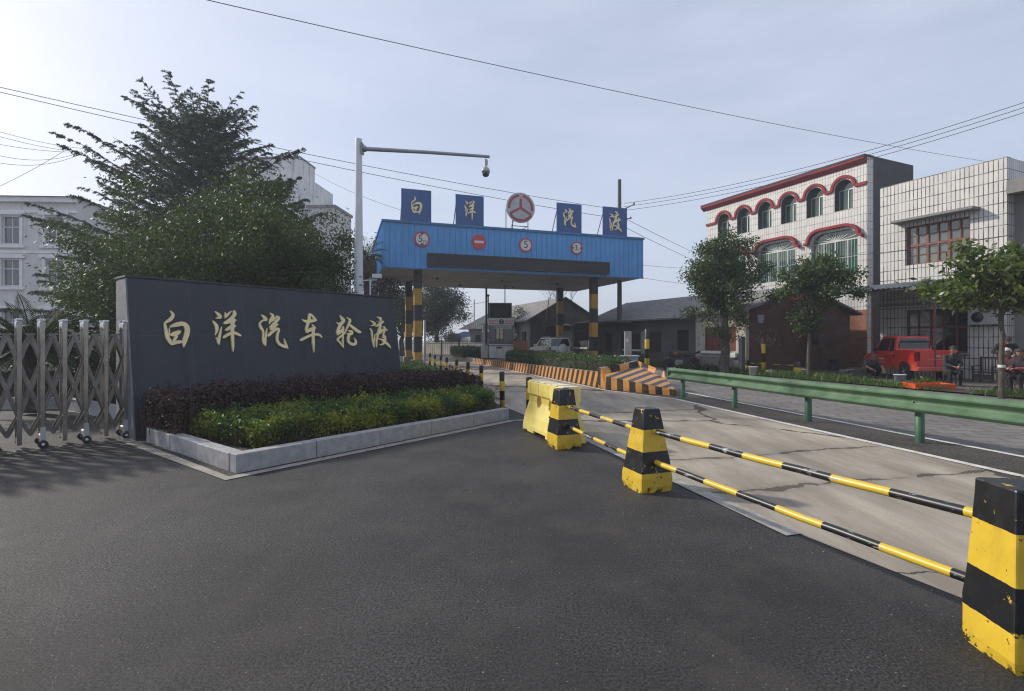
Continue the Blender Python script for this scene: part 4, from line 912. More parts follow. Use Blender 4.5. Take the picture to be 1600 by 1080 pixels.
def band(mb, path, wd, y0, y1, mi=0):
    """ribbon following a path in the facade plane"""
    n = len(path); a = []; b = []
    for i in range(n):
        p, q = path[max(i-1, 0)], path[min(i+1, n-1)]; t = Vector((q[0]-p[0], q[1]-p[1])).normalized(); nn = Vector((-t.y, t.x))*wd/2
        a.append((path[i][0]+nn.x, path[i][1]+nn.y)); b.append((path[i][0]-nn.x, path[i][1]-nn.y))
    for i in range(n-1):
        vs = [(x, y, z) for y in (y0, y1) for x, z in (a[i], a[i+1], b[i+1], b[i])]
        mb.add(vs, [(0, 1, 2, 3), (7, 6, 5, 4), (0, 4, 5, 1), (1, 5, 6, 2), (2, 6, 7, 3), (3, 7, 4, 0)], mi)
# ---- white tiled building with red arches
r1 = Row(31.5, 1105); H1 = 11.45; L1_ = r1.t(1355)
b1 = thing('arched_building', 'three-storey white tiled building with red arched trim and green windows', 'building', r1.o, ERZ)
wall = MB().bb(0, L1_, 0, .52, 0, H1).build('front_wall', m['b1tile'], b1)
W3 = [(1130.3, 0), (1160, 0), (1193, 0), (1230.5, 0), (1271.5, 0), (1318, 0)]; t3 = [r1.t(p) for p, _ in W3]
st_ = (t3[-1]-t3[0])/5; t3 = [t3[0]+st_*i for i in range(6)]
cm = MB()
ZS, ZSP = 8.85, 10.05
for t in t3: cm.prism(arch_poly(t-.52, t+.52, ZS, ZSP), (0, -.3, 0), uz=(0, .76, 0), **XZ)
W2_ = [(r1.t(1267)-7.5, 0), (r1.t(1267)-3.72, 0), (r1.t(1267)+.02, 0)]; w2 = 2.72
for t, _ in W2_: cm.prism(arch_open(max(t, .3), t+w2, 5.25, 7.2, .75), (0, -.3, 0), uz=(0, .54, 0), **XZ)
cut(wall, cm)
# body behind the front: side wall, back, roof
BD = 4.2
MB().bb(L1_-.25, L1_-.002, .522, BD, 0, H1+.1).bb(0.002, .25, .522, BD+5, 0, H1-.3).bb(0.25, L1_-.25, BD-.2, BD, 0, H1).bb(.25, L1_-.25, .522, BD-.2, H1-.9, H1-.7).bb(L1_-.25, L1_-.002, BD, BD+6, 0, H1-1.25).bb(.25, L1_-.25, BD+.002, BD+6, H1-1.6, H1-1.3).build('side_wall', m['darkwall'], b1)
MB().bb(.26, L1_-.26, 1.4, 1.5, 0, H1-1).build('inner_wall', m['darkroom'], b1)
for t in t3:
    f = MB(); x0, x1 = t-.52, t+.52
    rl = MB(); band(rl, [(x0+.012, ZS+.02), (x0+.012, ZSP)]+[(t-.505*cos(pi*i/14), ZSP+.505*sin(pi*i/14)) for i in range(1, 14)]+[(x1-.012, ZSP), (x1-.012, ZS+.02)], .02, .03, .45); rl.build('reveal_shade', m['reveal_shade'], b1)
    for x in (x0+.05, t+.05, x1-.05): f.bb(x-.022, x+.022, .37, .435, ZS, ZSP+.02)
    f.bb(x0+.03, x1-.03, .368, .438, ZSP-.03, ZSP+.03).bb(x0+.03, x1-.03, .365, .44, ZS, ZS+.05)
    wn = f.build('window_frame', m['alu'], b1)
    MB().prism(arch_poly(x0, x1, ZS, ZSP), (0, .41, 0), uz=(0, .012, 0), **XZ).build('pane', m['green_glass'], wn)
for t, _ in W2_:
    x0, x1 = max(t, .3), t+w2; f = MB(); n = 4 if x0 == t else 3
    for i in range(n+1): x = x0+(x1-x0)*i/n; f.bb(x-.03, x+.03, .165, .235, 5.25, 7.2)
    f.bb(x0, x1, .16, .24, 7.16, 7.22).bb(x0, x1, .16, .24, 5.25, 5.31)
    xm = (x0+x1)/2
    for a in range(10, 180, 16): f.bar((xm+.05*cos(R(a)), .2, 7.2), (xm+min(1.3, .66/max(sin(R(a)), .4))*cos(R(a)), .2, 7.2+min(.6, 1.3*sin(R(a)))*.95), .02, .03)
    nb = int((x1-x0)/.16)
    for i in range(nb): x = x0+(x1-x0)*(i+.5)/nb; f.bb(x-.007, x+.007, .09, .104, 5.25, 7.15)
    f.bb(x0, x1, .088, .106, 6.2, 6.22)
    wn = f.build('window_frame', m['alu'], b1)
    MB().prism(arch_open(x0, x1, 5.25, 7.2, .75), (0, .21, 0), uz=(0, .012, 0), **XZ).build('pane', m['green_glass'], wn)
    c_ = MB(); k = 26
    for a, b in ((x0+.05, x0+(x1-x0)*.36), (x0+(x1-x0)*.64, x1-.05)):
        pp = [(a+(b-a)*i/k, .30+.03*sin(i*1.9)) for i in range(k+1)]
        for p, q in zip(pp[:-1], pp[1:]): c_.quad([(p[0], p[1], 5.25), (q[0], q[1], 5.25), (q[0], q[1], 7.15), (p[0], p[1], 7.15)])
    c_.build('curtain', m['curtain'], wn)
path = [(-.05, ZSP)]
for t in t3: path += [(t-.70, ZSP)]+[(t-.65*cos(pi*i/12), ZSP+.02+.65*sin(pi*i/12)) for i in range(13)]+[(t+.70, ZSP)]
path += [(L1_+.02, ZSP)]
tr = MB(); band(tr, path, .155, -.10, -.003); tr.build('arch_trim', m['redtrim'], b1)
for t, _ in W2_:
    x0, x1 = t-.12, t+w2+.12; rc = .8
    pth = [(x0-.22, 7.25), (x0-.05, 7.28)]+[(x0+rc-rc*cos(pi/2*i/8), 7.35+rc*.78*sin(pi/2*i/8)) for i in range(9)]+[(x1-rc+rc*cos(pi/2*(8-i)/8), 7.35+rc*.78*sin(pi/2*(8-i)/8)) for i in range(9)]+[(x1+.05, 7.28), (x1+.22, 7.25)]
    if t < .2: pth = [(max(p[0], .0), p[1]) for p in pth]; pth = [p for i, p in enumerate(pth) if i == 0 or p != pth[i-1]]; pth = [p for p in pth if p[0] > .01]
    tr = MB(); band(tr, pth, .15, -.26, -.004); tr.build('window_hood', m['redtrim'], b1)
co = MB(); co.bb(-.35, L1_+.05, -.32, .5, H1, H1+.10, 1); co.prism([(-.30, H1), (-.30, H1-.12), (-.003, H1-.34), (-.003, H1)], (-.35, 0, 0), (0, 1, 0), (0, 0, 1), (L1_+.35, 0, 0))
co.build('cornice', [m['redtrim'], m['darkwall']], b1)
MB().bb(-.02, L1_+.01, -.05, -.003, 0.0, 3.2).build('ground_floor_brick', m['redbrick'], b1)
MB().bb(L1_-2.2, L1_-1.3, -.08, -.05, .9, 2.5).build('green_shop_window', m['green_glass'], b1)

# ---- white grid-tiled building with awning
r2 = Row(27.0, 1375); L2 = 4.45; H2 = 8.42; AWZ = 4.05
b2 = thing('tiled_house', 'two-storey house clad in white grid tiles with a red-brown mullioned window', 'building', r2.o, ERZ)
wall = MB().bb(0, L2, 0, .28, 0, H2).build('front_wall', m['b2tile'], b2)
wx0, wx1 = r2.t(1414), r2.t(1516); wz0, wz1 = 4.78, 6.45
gx0, gx1_ = r2.t(1413), r2.t(1512)
cut(wall, MB().bb(wx0, wx1, -.2, .24, wz0, wz1).bb(gx0, gx1_, -.2, .40, 1.05, 2.85))
MB().bb(.001, .25, .282, 8, 0, H2-.4).bb(.25, L2-.28, 7.8, 8, 0, H2-.4).bb(.25, L2-.28, .282, 7.8, 6.9, 7.1).build('rear_walls', m['greyrender'], b2)
MB().bb(L2-.28, L2-.0, .282, 8, 0, H2-.02).build('end_wall', m['b2tile'], b2)
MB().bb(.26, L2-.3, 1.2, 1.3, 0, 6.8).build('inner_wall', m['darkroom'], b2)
f = MB(); n = 6
for i in range(n+1): x = wx0+(wx1-wx0)*i/n; q_ = .045 if i in (0, 2, 4, 6) else .03; f.bb(x-q_+(q_ if i == 0 else -q_ if i == n else 0), x+q_+(q_ if i == 0 else -q_ if i == n else 0), .15, .235, wz0, wz1)
zm = wz0+(wz1-wz0)*.5
f.bb(wx0, wx1, .145, .238, zm-.05, zm+.05).bb(wx0, wx1, .14, .24, wz0, wz0+.06).bb(wx0, wx1, .14, .24, wz1-.06, wz1)
for z in (wz0+.42, zm+.42): f.bb(wx0, wx1, .17, .225, z-.015, z+.015)
wn = f.build('window_frame', m['redwood'], b2); MB().bb(wx0, wx1, .205, .215, wz0, wz1).build('pane', m['greyglass'], wn)
MB().bb(wx0-.3, wx1+.32, -.55, -.003, wz1+.16, wz1+.27).build('window_hood', m['greyrender'], b2, bevel=.015)
f = MB()
for i in range(6): x = gx0+(gx1_-gx0)*i/5; f.bb(x-.035, x+.035, .2, .26, 1.05, 2.85)
f.bb(gx0, gx1_, .195, .265, 2.05, 2.15).bb(gx0, gx1_, .2, .26, 1.05, 1.12); wn = f.build('window_frame', m['redwood'], b2); MB().bb(gx0, gx1_, .225, .235, 1.05, 2.85).build('pane', m_glass('dark_pane', (.010, .011, .012), .12), wn)
MB().bb(gx0-.05, gx1_+.05, -.14, -.002, .97, 1.05).build('sill', m['greyrender'], b2)
MB().bb(-.01, L2, -.06, -.004, 3.05, 3.15).build('ledge', m['greyrender'], b2)
# corrugated awning, belongs to the tiled house
aw = MB(); aL, aR = -2.15, 3.6; yf_, yb_ = -2.85, -.01
k = 60
vs = []
for j, (y, z) in enumerate(((yf_, 3.60), (yb_, 4.05))):
    vs += [(aL+(aR-aL)*i/k, y, z+.025*(1 if i % 2 else -1)) for i in range(k+1)]
aw.add(vs, [(i, i+1, k+2+i, k+1+i) for i in range(k)], 0, True); aw.build('awning', m['bluetin'], b2)
f = MB()
for x in (aL, -1, .2, 1.4, 2.5, aR): f.bar((x, yf_, 3.53), (x, yb_, 3.98), .04, .05)
f.bar((aL, yf_+.05, 3.52), (aR, yf_+.05, 3.52), .05, .05).bar((aL, -1.4, 3.74), (aR, -1.4, 3.74), .04, .04); f.build('awning_frame', m['darkmetal'], b2)
rusty = mat('rusty_post', (.16, .045, .04), .6, 0, .3)
for x in (r2.t(1443)-.42, 3.5): MB().tube([(x, yf_+.1, 0.02), (x, yf_+.1, 3.5)], .033, 8).build('awning_post', rusty, b2)
MB().bb(aL-.1, aL+.75, yf_-.06, yf_-.01, 3.42, 3.58).build('red_strip', mat('red_plastic', (.6, .05, .06), .4), b2)
ac = thing('air_conditioner', 'air conditioner unit fixed to the tiled wall under the awning', 'air conditioner', r2.o+E1*(L2-.62)-N1*.02+Vector((0, 0, 2.15)), ERZ)
MB().bb(-.42, .42, -.32, -.03, 0, .58).build('casing', mat('ac_case', (.34, .34, .33), .5, 0, .2), ac, bevel=.02); MB().lathe([(0, 0), (.18, 0), (.195, .015), (0, .015)], (-.12, -.325, .29), 20, 0, YT).build('fan_grille', m['darkmetal'], ac); MB().bb(-.35, -.31, -.3, 0, -.06, -.002).bb(.31, .35, -.3, 0, -.06, -.002).build('bracket', m['darkmetal'], ac)
# ---- grey house at the right edge
b3 = thing('grey_house', 'grey rendered house with a concrete balcony slab at the right edge', 'building', r2.o+E1*(L2+.003)+N1*.55, ERZ)
MB().bb(0, 9, 0, 8, 0, 7.0).build('wall', m['greyrender'], b3); MB().bb(.002, 9, -.62, 7, 7.0, 7.22).build('balcony_slab', m['greyrender'], b3); MB().bb(.002, 9, -.60, -.48, 7.222, 7.5).build('parapet', m['greyrender'], b3)
f = MB().bb(1.2, 2.6, -.03, .02, 4.6, 6.0).build('window', m['greyglass'], b3); MB().bb(1.15, 2.65, -.05, -.031, 4.55, 4.6).bb(1.15, 2.65, -.05, -.031, 6.0, 6.05).bb(1.87, 1.93, -.05, -.031, 4.6, 6.0).build('window_frame', m['alu'], f)

# ---- low brick house with the plastered front
def gable_roof(mb, x0, x1, y0, y1, ze, zr, oh=.35, th=.10, ox=.25, m_=0):
    ym = (y0+y1)/2; sl = (zr-ze)/(ym-y0); z0 = ze-sl*oh
    for ya, yb in ((y0-oh, ym), (y1+oh, ym)):
        mb.prism([(ya, z0), (yb, zr), (yb, zr+th), (ya, z0+th)], (x0-ox, 0, 0), (0, 1, 0), (0, 0, 1), (x1-x0+2*ox, 0, 0), m_)
    return mb
rh = Row(21.5, 1087); Lh = rh.t(1165); Dh = 7.3; ZE = 2.92; ZR = 4.15
bh = thing('brick_house', 'low sooty brick house with a cream plastered front and red-brown shutters', 'house', rh.o, ERZ)
fw = MB().bb(0, Lh, 0, .22, 0, ZE+.05).build('plaster_front', m['cream'], bh)
sx0, sx1 = rh.t(1101)+.02, rh.t(1150); cut(fw, MB().bb(sx0, sx1, -.1, .16, 1.02, 2.18))
MB().bb(.0, Lh-.0, -.012, -.002, 0, .72).build('grey_skirting', m_plaster('splash_band', (.24, .23, .21), .8), bh)
sh = MB().bb(sx0+.03, sx1-.03, .06, .10, 1.03, 2.17).build('shutter', m['shutter'], bh); MB().bb(sx0, sx0+.05, .03, .13, 1.02, 2.18).bb(sx1-.05, sx1, .03, .13, 1.02, 2.18).bb(sx0+.05, sx1-.05, .03, .13, 2.13, 2.18).build('shutter_frame', m['redwood'], sh)
MB().bb(sx0-.16, sx1-.35, -.15, .0, .88, 1.01).build('sill', m['trim'], bh, bevel=.012)
MB().bb(sx1-.22, sx1+.1, -.16, -.013, .72, .95).build('meter_box', m['trim'], bh, bevel=.012)
bt = mat('blue_wall_writing', (.13, .19, .36), .8, 0, .3, 20)
for i, ch in enumerate(('平', '安')): text_mesh(ch, .24, 'wall_writing', bt, bh, Matrix.Translation((.22+.01*i, -.003, 1.62-.30*i)) @ FRONT, .002)
gp_ = [(0, 0), (Dh, 0), (Dh, ZE), (Dh/2, ZR-.08), (0, ZE)]
ge = MB().prism([(p[0], p[1]) for p in gp_], (Lh-.24, 0.221, 0), (0, 1, 0), (0, 0, 1), (.24, 0, 0)).build('gable_wall', m['brick'], bh, fixn=True)
cut(ge, MB().bb(Lh-.18, Lh+.2, 4.3, 5.1, 1.3, 2.35))
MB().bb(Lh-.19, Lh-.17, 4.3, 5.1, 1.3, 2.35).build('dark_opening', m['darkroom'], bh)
MB().prism(gp_, (0.001, .221, 0), (0, 1, 0), (0, 0, 1), (.2, 0, 0)).bb(.2, Lh-.25, Dh+.2, Dh+.42, 0, ZE).build('far_walls', m['greyrender'], bh)
gable_roof(MB(), 0, Lh, 0, Dh+.4, ZE+.05, ZR, .4, .10, .30).build('roof', m['rooftile'], bh, fixn=True)
scr = MB(); rr = random.Random(5)
def scribble(cx, cz, wd, ht, n):
    for _ in range(n):
        y, z = cx+rr.uniform(-wd, wd), cz+rr.gauss(0, ht); pts = [(Lh+.004, y, z)]
        for _ in range(rr.randint(2, 4)): pts.append((Lh+.004, pts[-1][1]+rr.uniform(-.07, .07), pts[-1][2]+rr.uniform(-.09, .09)))
        for a, b in zip(pts[:-1], pts[1:]): scr.bar(a, b, .012, .006)
scribble(1.15, 1.48, .42, .09, 34); scribble(1.9, 1.5, .33, .10, 22); scribble(1.5, 1.95, .6, .12, 14)
scr.build('chalk_scribble', mat('chalk', (.36, .36, .37), .9), bh)['kind'] = 'stuff'
MB().prism([(-.24, .0), (.24, .0), (.15, -.40), (-.15, -.40)], (Lh+.02, .95, 2.75), (0, 1, 0), (0, 0, 1), (.02, 0, 0)).build('blue_patch', mat('faded_blue_sheet', (.26, .30, .38), .7), bh)
# ---- long grey row houses
rr_ = Row(22.6, 925); Lr = rr_.t(1088); Dr = 6.2; ZE = 2.95
bl = thing('row_house', 'long low grey terrace with dark doors and a grey tiled roof behind the canopy', 'house', rr_.o, ERZ)
fw = MB().bb(0, Lr, 0, .22, 0, ZE).build('front_wall', m['rowwall'], bl)
ops = [(945, 956, 0.05, 2.0, 'd'), (970, 1000, .95, 1.95, 'w'), (1013, 1033, .05, 2.05, 'd'), (1058, 1076, .95, 2.1, 'o')]
cm = MB()
for a, b, z0, z1, _ in ops: cm.bb(rr_.t(a), rr_.t(b), -.1, .16, z0, z1)
cut(fw, cm)
for a, b, z0, z1, k in ops:
    x0, x1 = rr_.t(a), rr_.t(b)
    if k == 'd': d_ = MB().bb(x0, x1, .10, .14, z0, z1).build('door', m['darkdoor'], bl); MB().bb(x0, x0+.06, .06, .15, z0, z1).bb(x1-.06, x1, .06, .15, z0, z1).build('door_frame', m['redwood'], d_)
    elif k == 'w':
        d_ = MB().bb(x0, x1, .12, .15, z0, z1).build('shutter', m['darkdoor'], bl); MB().bb(x0-.1, x1+.1, -.14, 0, z0-.12, z0).build('sill', m['trim'], d_)
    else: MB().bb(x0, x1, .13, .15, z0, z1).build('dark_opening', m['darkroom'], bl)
MB().bb(0, Lr, -.012, -.002, 0, .8).build('grey_skirting', m_plaster('damp_band', (.10, .10, .10), .6), bl)
MB().bb(rr_.t(1002), rr_.t(1009), -.02, -.003, .7, 2.1).build('paper_notices', mat('paper', (.36, .36, .36), .8, 0, .3, 12), bl)
MB().bb(0, .2, .221, Dr, 0, ZE).bb(Lr-.2, Lr, .221, Dr, 0, ZE).bb(.2, Lr-.2, Dr-.2, Dr, 0, ZE).build('far_walls', m['greyrender'], bl)
gable_roof(MB(), 0, Lr, 0, Dr, ZE+.06, 4.25, .75, .09, .1).build('roof', m['rooftile'], bl, fixn=True)
MB().bb(.0, 5.6, -1.9, -.003, 2.62, 2.74).build('porch_roof', m['darkwall'], bl); MB().bb(5.3, 9.3, -.72, -.66, 2.72, 2.86).build('pale_gutter', m['palemetal'], bl)
# ---- shop lean-to with roller shutter
rs = Row(22.9, 860); Ls = rs.t(922)
bs = thing('shop_shed', 'small shop shed with a pale roller shutter and sagging brown roof behind the white car', 'shed', rs.o, ERZ)
MB().bb(0, Ls, 0, 3, 0, 2.75).build('wall', m['rowwall'], bs)
mb = MB(); x0, x1 = rs.t(867), rs.t(893)
for i in range(22): mb.bb(x0, x1, -.05-.012*(i % 2), -.002, .1+i*.1, .195+i*.1)
mb.build('roller_shutter', m['palemetal'], bs)
MB().bb(rs.t(898), rs.t(918), -.03, -.002, 1.0, 2.1).build('window', m['darkdoor'], bs); MB().bb(rs.t(897), rs.t(920), -.14, -.002, .85, .97).build('sill', m['trim'], bs); MB().bb(rs.t(894), rs.t(897), -.16, -.002, 0, 2.7).build('pilaster', m['cream'], bs)
ra = MB(); k = 10
for i in range(k): a, b = -.4+(Ls+.9)*i/k, -.4+(Ls+.9)*(i+1)/k; ra.prism([(-1.3, 2.62+.05*sin(i*2.1)), (3.1, 3.2), (3.1, 3.26), (-1.3, 2.68+.05*sin(i*2.1))], (a, 0, 0), (0, 1, 0), (0, 0, 1), (b-a-.01, 0, 0))
ra.build('roof', mat('brown_sheet', (.13, .09, .065), .85, 0, .4, 3), bs, fixn=True)
# ---- gabled house further back
hv = Vector((-.35, .937, 0)); o3 = Vector((1.5, 41.0, 0)); HRZ = atan2(hv.y, hv.x)
b4 = thing('gabled_house', 'grey brick house with its gable to the camera, behind the white car', 'house', o3, HRZ-pi/2+0.0)
Wg, Dg = 6.0, 12.0
MB().prism([(0, 0), (Wg, 0), (Wg, 3.2), (Wg/2, 4.9), (0, 3.2)], (0, 0, 0), (1, 0, 0), (0, 0, 1), (0, .24, 0)).build('gable_wall', m_brick('grey_brick', (.13, .125, .12), (.09, .085, .085), (.15, .145, .14), .5), b4, fixn=True)
MB().bb(0, .24, .241, Dg, 0, 3.2).bb(Wg-.24, Wg, .241, Dg, 0, 3.2).bb(.24, Wg-.24, Dg-.24, Dg, 0, 3.2).build('far_walls', m['greyrender'], b4)
mb = MB()
for xa, xb in ((-.4, Wg/2), (Wg+.4, Wg/2)): mb.prism([(xa, 3.0), (xb, 4.95), (xb, 5.07), (xa, 3.12)], (0, -.25, 0), (1, 0, 0), (0, 0, 1), (0, Dg+.5, 0))
rf = mb.build('roof', None or m_rooftile('grey_roof_tile_b'), b4, fixn=True)
MB().bb(-.1, 0-.002, 1, 1.7, 1.2, 2.2).build('window', m['darkdoor'], b4)
bw = thing('brick_wall', 'low red brick wall between the toll booth and the white car', 'wall', (0, 0, 0)); a, b = P(800, 545, 43), P(836, 545, 41)
MB().prism([(a.x, a.y), (b.x, b.y), (b.x+.1, b.y+.24), (a.x+.1, a.y+.24)], (0, 0, 0), (1, 0, 0), (0, 1, 0), (0, 0, 1.45)).build('wall_panel', m['redbrick'], bw, fixn=True)
# ---- little house by the far end of the road
b5 = thing('small_house', 'small grey house with a hipped tile roof left of the toll booth', 'house', P(735, 540, 60)[:2]+(0,), R(8))
MB().bb(0, 4.2, 0, 4, 0, 2.9).build('wall', m['greyrender'], b5); mb = MB(); mb.add([(-1.3, -.6, 2.8), (5, -.6, 2.8), (5, 4.6, 2.8), (-1.3, 4.6, 2.8), (2.6, 2, 4.9), (4.6, 2, 4.9)], [(0, 1, 5, 4), (1, 2, 5), (2, 3, 4, 5), (3, 0, 4), (3, 2, 1, 0)]); mb.build('roof', m['rooftile'], b5, fixn=True)
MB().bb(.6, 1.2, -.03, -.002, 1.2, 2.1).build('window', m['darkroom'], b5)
b6 = thing('blue_roofed_shed', 'far low shed with a blue roof left of the small grey house', 'shed', P(698, 540, 70)[:2]+(0,), 0)
MB().bb(0, 4.6, 0, 3, 0, 1.75).build('wall', m['paleplaster'], b6); MB().prism([(-.4, 1.7), (2.4, 2.65), (5.2, 2.3), (5.2, 2.1), (-.4, 1.55)], (0, -.3, 0), (1, 0, 0), (0, 0, 1), (0, 3.6, 0)).build('roof', mat('blue_roof', (.06, .12, .26), .5), b6, fixn=True)
# ---- pale building at far left
bA = thing('pale_building', 'pale building with framed white windows and a dark eave at the left edge', 'building', P(118, 500, 32)[:2]+(0,), R(3))
XA = -18.0
wl = MB().bb(XA, 0, 0, .4, 0, 10.4).build('front_wall', m['paleplaster'], bA)
cm = MB(); wins = []
for i in range(5):
    xc = -3.85-2.62*i+2.62
    for z0, z1 in ((7.55, 9.2), (4.95, 6.5), (1.6, 3.3)): wins.append((xc, z0, z1)); cm.bb(xc-.53, xc+.53, -.1, .25, z0, z1)
cut(wl, cm)
for xc, z0, z1 in wins:
    f = MB().bb(xc-.72, xc-.55, -.07, -.002, z0-.1, z1+.1).bb(xc+.55, xc+.72, -.07, -.002, z0-.1, z1+.1).bb(xc-.9, xc+.9, -.14, -.002, z1+.12, z1+.36).bb(xc-.85, xc+.85, -.12, -.002, z0-.28, z0-.12).build('window_surround', m['trim'], bA)
    MB().bb(xc-.53, xc+.53, .15, .17, z0, z1).build('pane', m['glass'], f); MB().bb(xc-.02, xc+.02, .12, .15, z0, z1).bb(xc-.53, xc+.53, .12, .15, z0+1.0, z0+1.05).bb(xc-.53, xc-.48, .11, .15, z0, z1).bb(xc+.48, xc+.53, .11, .15, z0, z1).build('frame', m['trim'], f)
MB().bb(XA, .1, -.08, -.003, 9.45, 9.6).bb(XA, .12, -.25, -.003, 10.1, 10.4).bb(XA, .02, -.05, -.004, 6.95, 7.1).build('cornice', m['trim'], bA)
MB().bb(-.4, 0, .401, 10, 0, 10.4).bb(XA, -.4, 9.6, 10, 0, 10.4).build('far_walls', m['paleplaster'], bA)
mb = MB(); mb.add([(XA, -.4, 10.42), (.3, -.4, 10.42), (.3, 10.3, 10.42), (XA, 10.3, 10.42), (XA, 5, 11.6), (-3, 5, 11.6)], [(0, 1, 5, 4), (1, 2, 5), (2, 3, 4, 5), (3, 2, 1, 0), (0, 4, 3)]); mb.build('roof', m_rooftile('slate_roof', (.11, .12, .14)), bA, fixn=True)
# ---- stained white blocks behind the trees
bB = thing('stained_building', 'tall white stained building in stepped blocks behind the big tree', 'building', P(468, 500, 45)[:2]+(0,), R(-4))
MB().prism([(-9, 0), (0, 0), (0, 17.55), (-9, 17.3)], (0, 0, 0), (1, 0, 0), (0, 0, 1), (0, 3.0, 0)).build('front_block', m['whitewall'], bB, fixn=True)
MB().bb(-8.9, .001+.0, 3.001, 7.0, 0, 16.3).bb(-1.4, 2.3, .2, 3.6, 0, 0.1).build('rear_block', m['whitewall'], bB)
MB().bb(.55, 3.0, .4, 4.2, 0, 13.2).build('low_block', m_plaster('stained_white_wall_b', (.55, .54, .51), .5, (.2, .19, .18)), bB)
MB().bb(.45, 3.1, .3, 4.4, 13.2, 13.45).build('low_coping', m['greyrender'], bB); MB().bb(-9, .05, -.06, 3.05, 17.56, 17.7).build('coping', m['greyrender'], bB); MB().bb(.5, 3.05, .28, .399, 9.0, 9.25).build('ledge', m['greyrender'], bB)

# ================================================================== CAMERA POLE, UTILITY POLES, CABLES
cpx = P(560.5, 500, 14.0)
cp = thing('camera_pole', 'tall white pole with a long horizontal arm behind the sign wall', 'pole', (cpx.x, 14.0, 0))
MB().tube([(0, 0, 0), (0, 0, 3.4), (0, 0, 7.05)], [.125, .112, .088], 12).lathe([(.09, 7.05), (.09, 7.07), (0, 7.08)], (0, 0, 0), 12).build('pole_shaft', m['white_metal'], cp)
MB().lathe([(.20, 0), (.20, .02), (.13, .03)], (0, 0, 0), 12).build('base_plate', m['greymetal'], cp)
ae = P(765, 245, 14.4)-Vector((cpx.x, 14, 0)); ast = Vector((.10, 0, Z(232.5, 14)))
MB().tube([ast, ast+(ae-ast)*.5+Vector((0, 0, .015)), ae], [.06, .048, .042], 10).build('arm', mat('arm_grey', (.30, .32, .35), .45, .1), cp)
MB().bb(.085, .12, -.10, .10, ast.z-.15, ast.z+.15).tube([(.12, 0, ast.z), (.20, 0, ast.z)], .085, 10).bb(-.10, .10, -.10, .10, 3.28, 3.32).bb(-.105, .105, -.105, .105, 3.05, 3.09).build('flange', m['greymetal'], cp)
MB().tube([(.1, 0, 3.2), (.5, 0, 3.22)], .018, 6).bb(.38, .62, -.06, .06, 3.27, 3.38).bb(.30, .33, -.02, .02, 2.5, 3.2).build('small_camera', m['white_metal'], cp)
hd = P(759, 262, 14.38)
dc = thing('dome_camera', 'white pan-tilt security camera with a dark lens ball hanging from the pole arm', 'security camera', (hd.x, hd.y, hd.z))
MB().tube([(0, 0, .0), (0, 0, .24)], .028, 8).tube([(.045, 0, .06), (.045, 0, .22)], .012, 6).build('bracket', m['greymetal'], dc)
MB().lathe([(0, .02), (.05, .015), (.095, -.02), (.115, -.08), (.12, -.13), (.105, -.14), (0, -.14)], (0, 0, 0), 20).build('housing', mat('camera_housing', (.34, .35, .36), .4), dc)
MB().lathe([(.10, -.141), (.10, -.18), (.085, -.225), (.05, -.255), (0, -.265)], (0, 0, 0), 20).build('lens_ball', m_glass('lens_glass', (.03, .03, .033), .1), dc); MB().lathe([(0, 0), (.035, 0), (.03, .012), (0, .012)], (0, -.10, -.19), 12, 0, YT).build('lens', m['black'], dc)
PLX = P(968, 400, 33.4)
up = thing('utility_pole', 'dark concrete utility pole rising behind the right end of the canopy', 'utility pole', (PLX.x, 33.4, 0))
MB().tube([(0, 0, 0), (0, 0, 12.0)], [.17, .11], 12).build('pole_shaft', m['pole'], up)
MB().tube([(-.1, 0, 9.9), (.95, -.2, 10.35)], .03, 6).tube([(-.1, 0, 9.4), (.8, .1, 9.5)], .03, 6).lathe([(.05, 0), (.06, .08), (0, .12)], (.9, -.2, 10.35), 8).lathe([(.05, 0), (.06, .08), (0, .12)], (.75, .1, 9.5), 8).tube([(0, -.12, 6.0), (.12, -.16, 6.0)], .03, 6).build('cross_arm', m['darkmetal'], up)
for lab, px, d, h, r in (('slim far utility pole left of the small grey house', 741, 75, 7.4, .09), ('pale thin bare pole leaning by the gabled house roof', 846, 40, 4.9, .04)):
    q = P(px, 540, d); o = MB().tube([(0, 0, 0), (.6 if d == 40 else 0, 0, h)], [r, r*.7], 8).build('utility_pole', m['pole'] if d > 50 else m['bark']); o.location = (q.x, d, 0); tag(o, lab, 'pole')
def cable(label, a, b, sag=.3, r=.014, group='overhead cables'):
    a = Vector(a); b = Vector(b); k = 16
    pts = [(a+(b-a)*i/k)-Vector((0, 0, sag*4*(i/k)*(1-i/k)))-a for i in range(k+1)]
    o = MB().tube(pts, r, 5).build('overhead_cable', m['cable']); o.location = a
    return tag(o, label, 'cable', group)
cable('long single cable crossing the whole sky from top left down to the right', P(150, -40, 13), P(1545, 253, 36), .35, .012)
PT = Vector((PLX.x, 33.4, 0))
for i, (y0, y1) in enumerate(((318, 155), (323, 163), (329, 171))):
    cable('one of three sagging cables from the dark pole to the upper right edge', P(975, y0, 33.2), P(1640, y1-8, 20), .55, .013, 'three cables to the upper right')
for i, dy in enumerate((0, 7)):
    cable('one of two parallel cables passing behind the big conifer to the dark pole', P(-80, 118+dy, 20), P(967, 328+dy*2, 33.3), .35, .014, 'two cables behind the conifer')
for i, (ya, yb) in enumerate(((198, 232), (206, 238), (222, 238), (236, 237), (250, 240))):
    cable('one of five thin cables fanning in from the left edge to the big conifer', P(-40, ya-4, 22), P(128, yb, 30), .15 if i < 3 else .5, .011, 'fan of cables at the left edge')
cable('steep thin cable slanting down to the left above the pale building', P(100, 236, 30), P(-20, 300, 26), .1, .011)
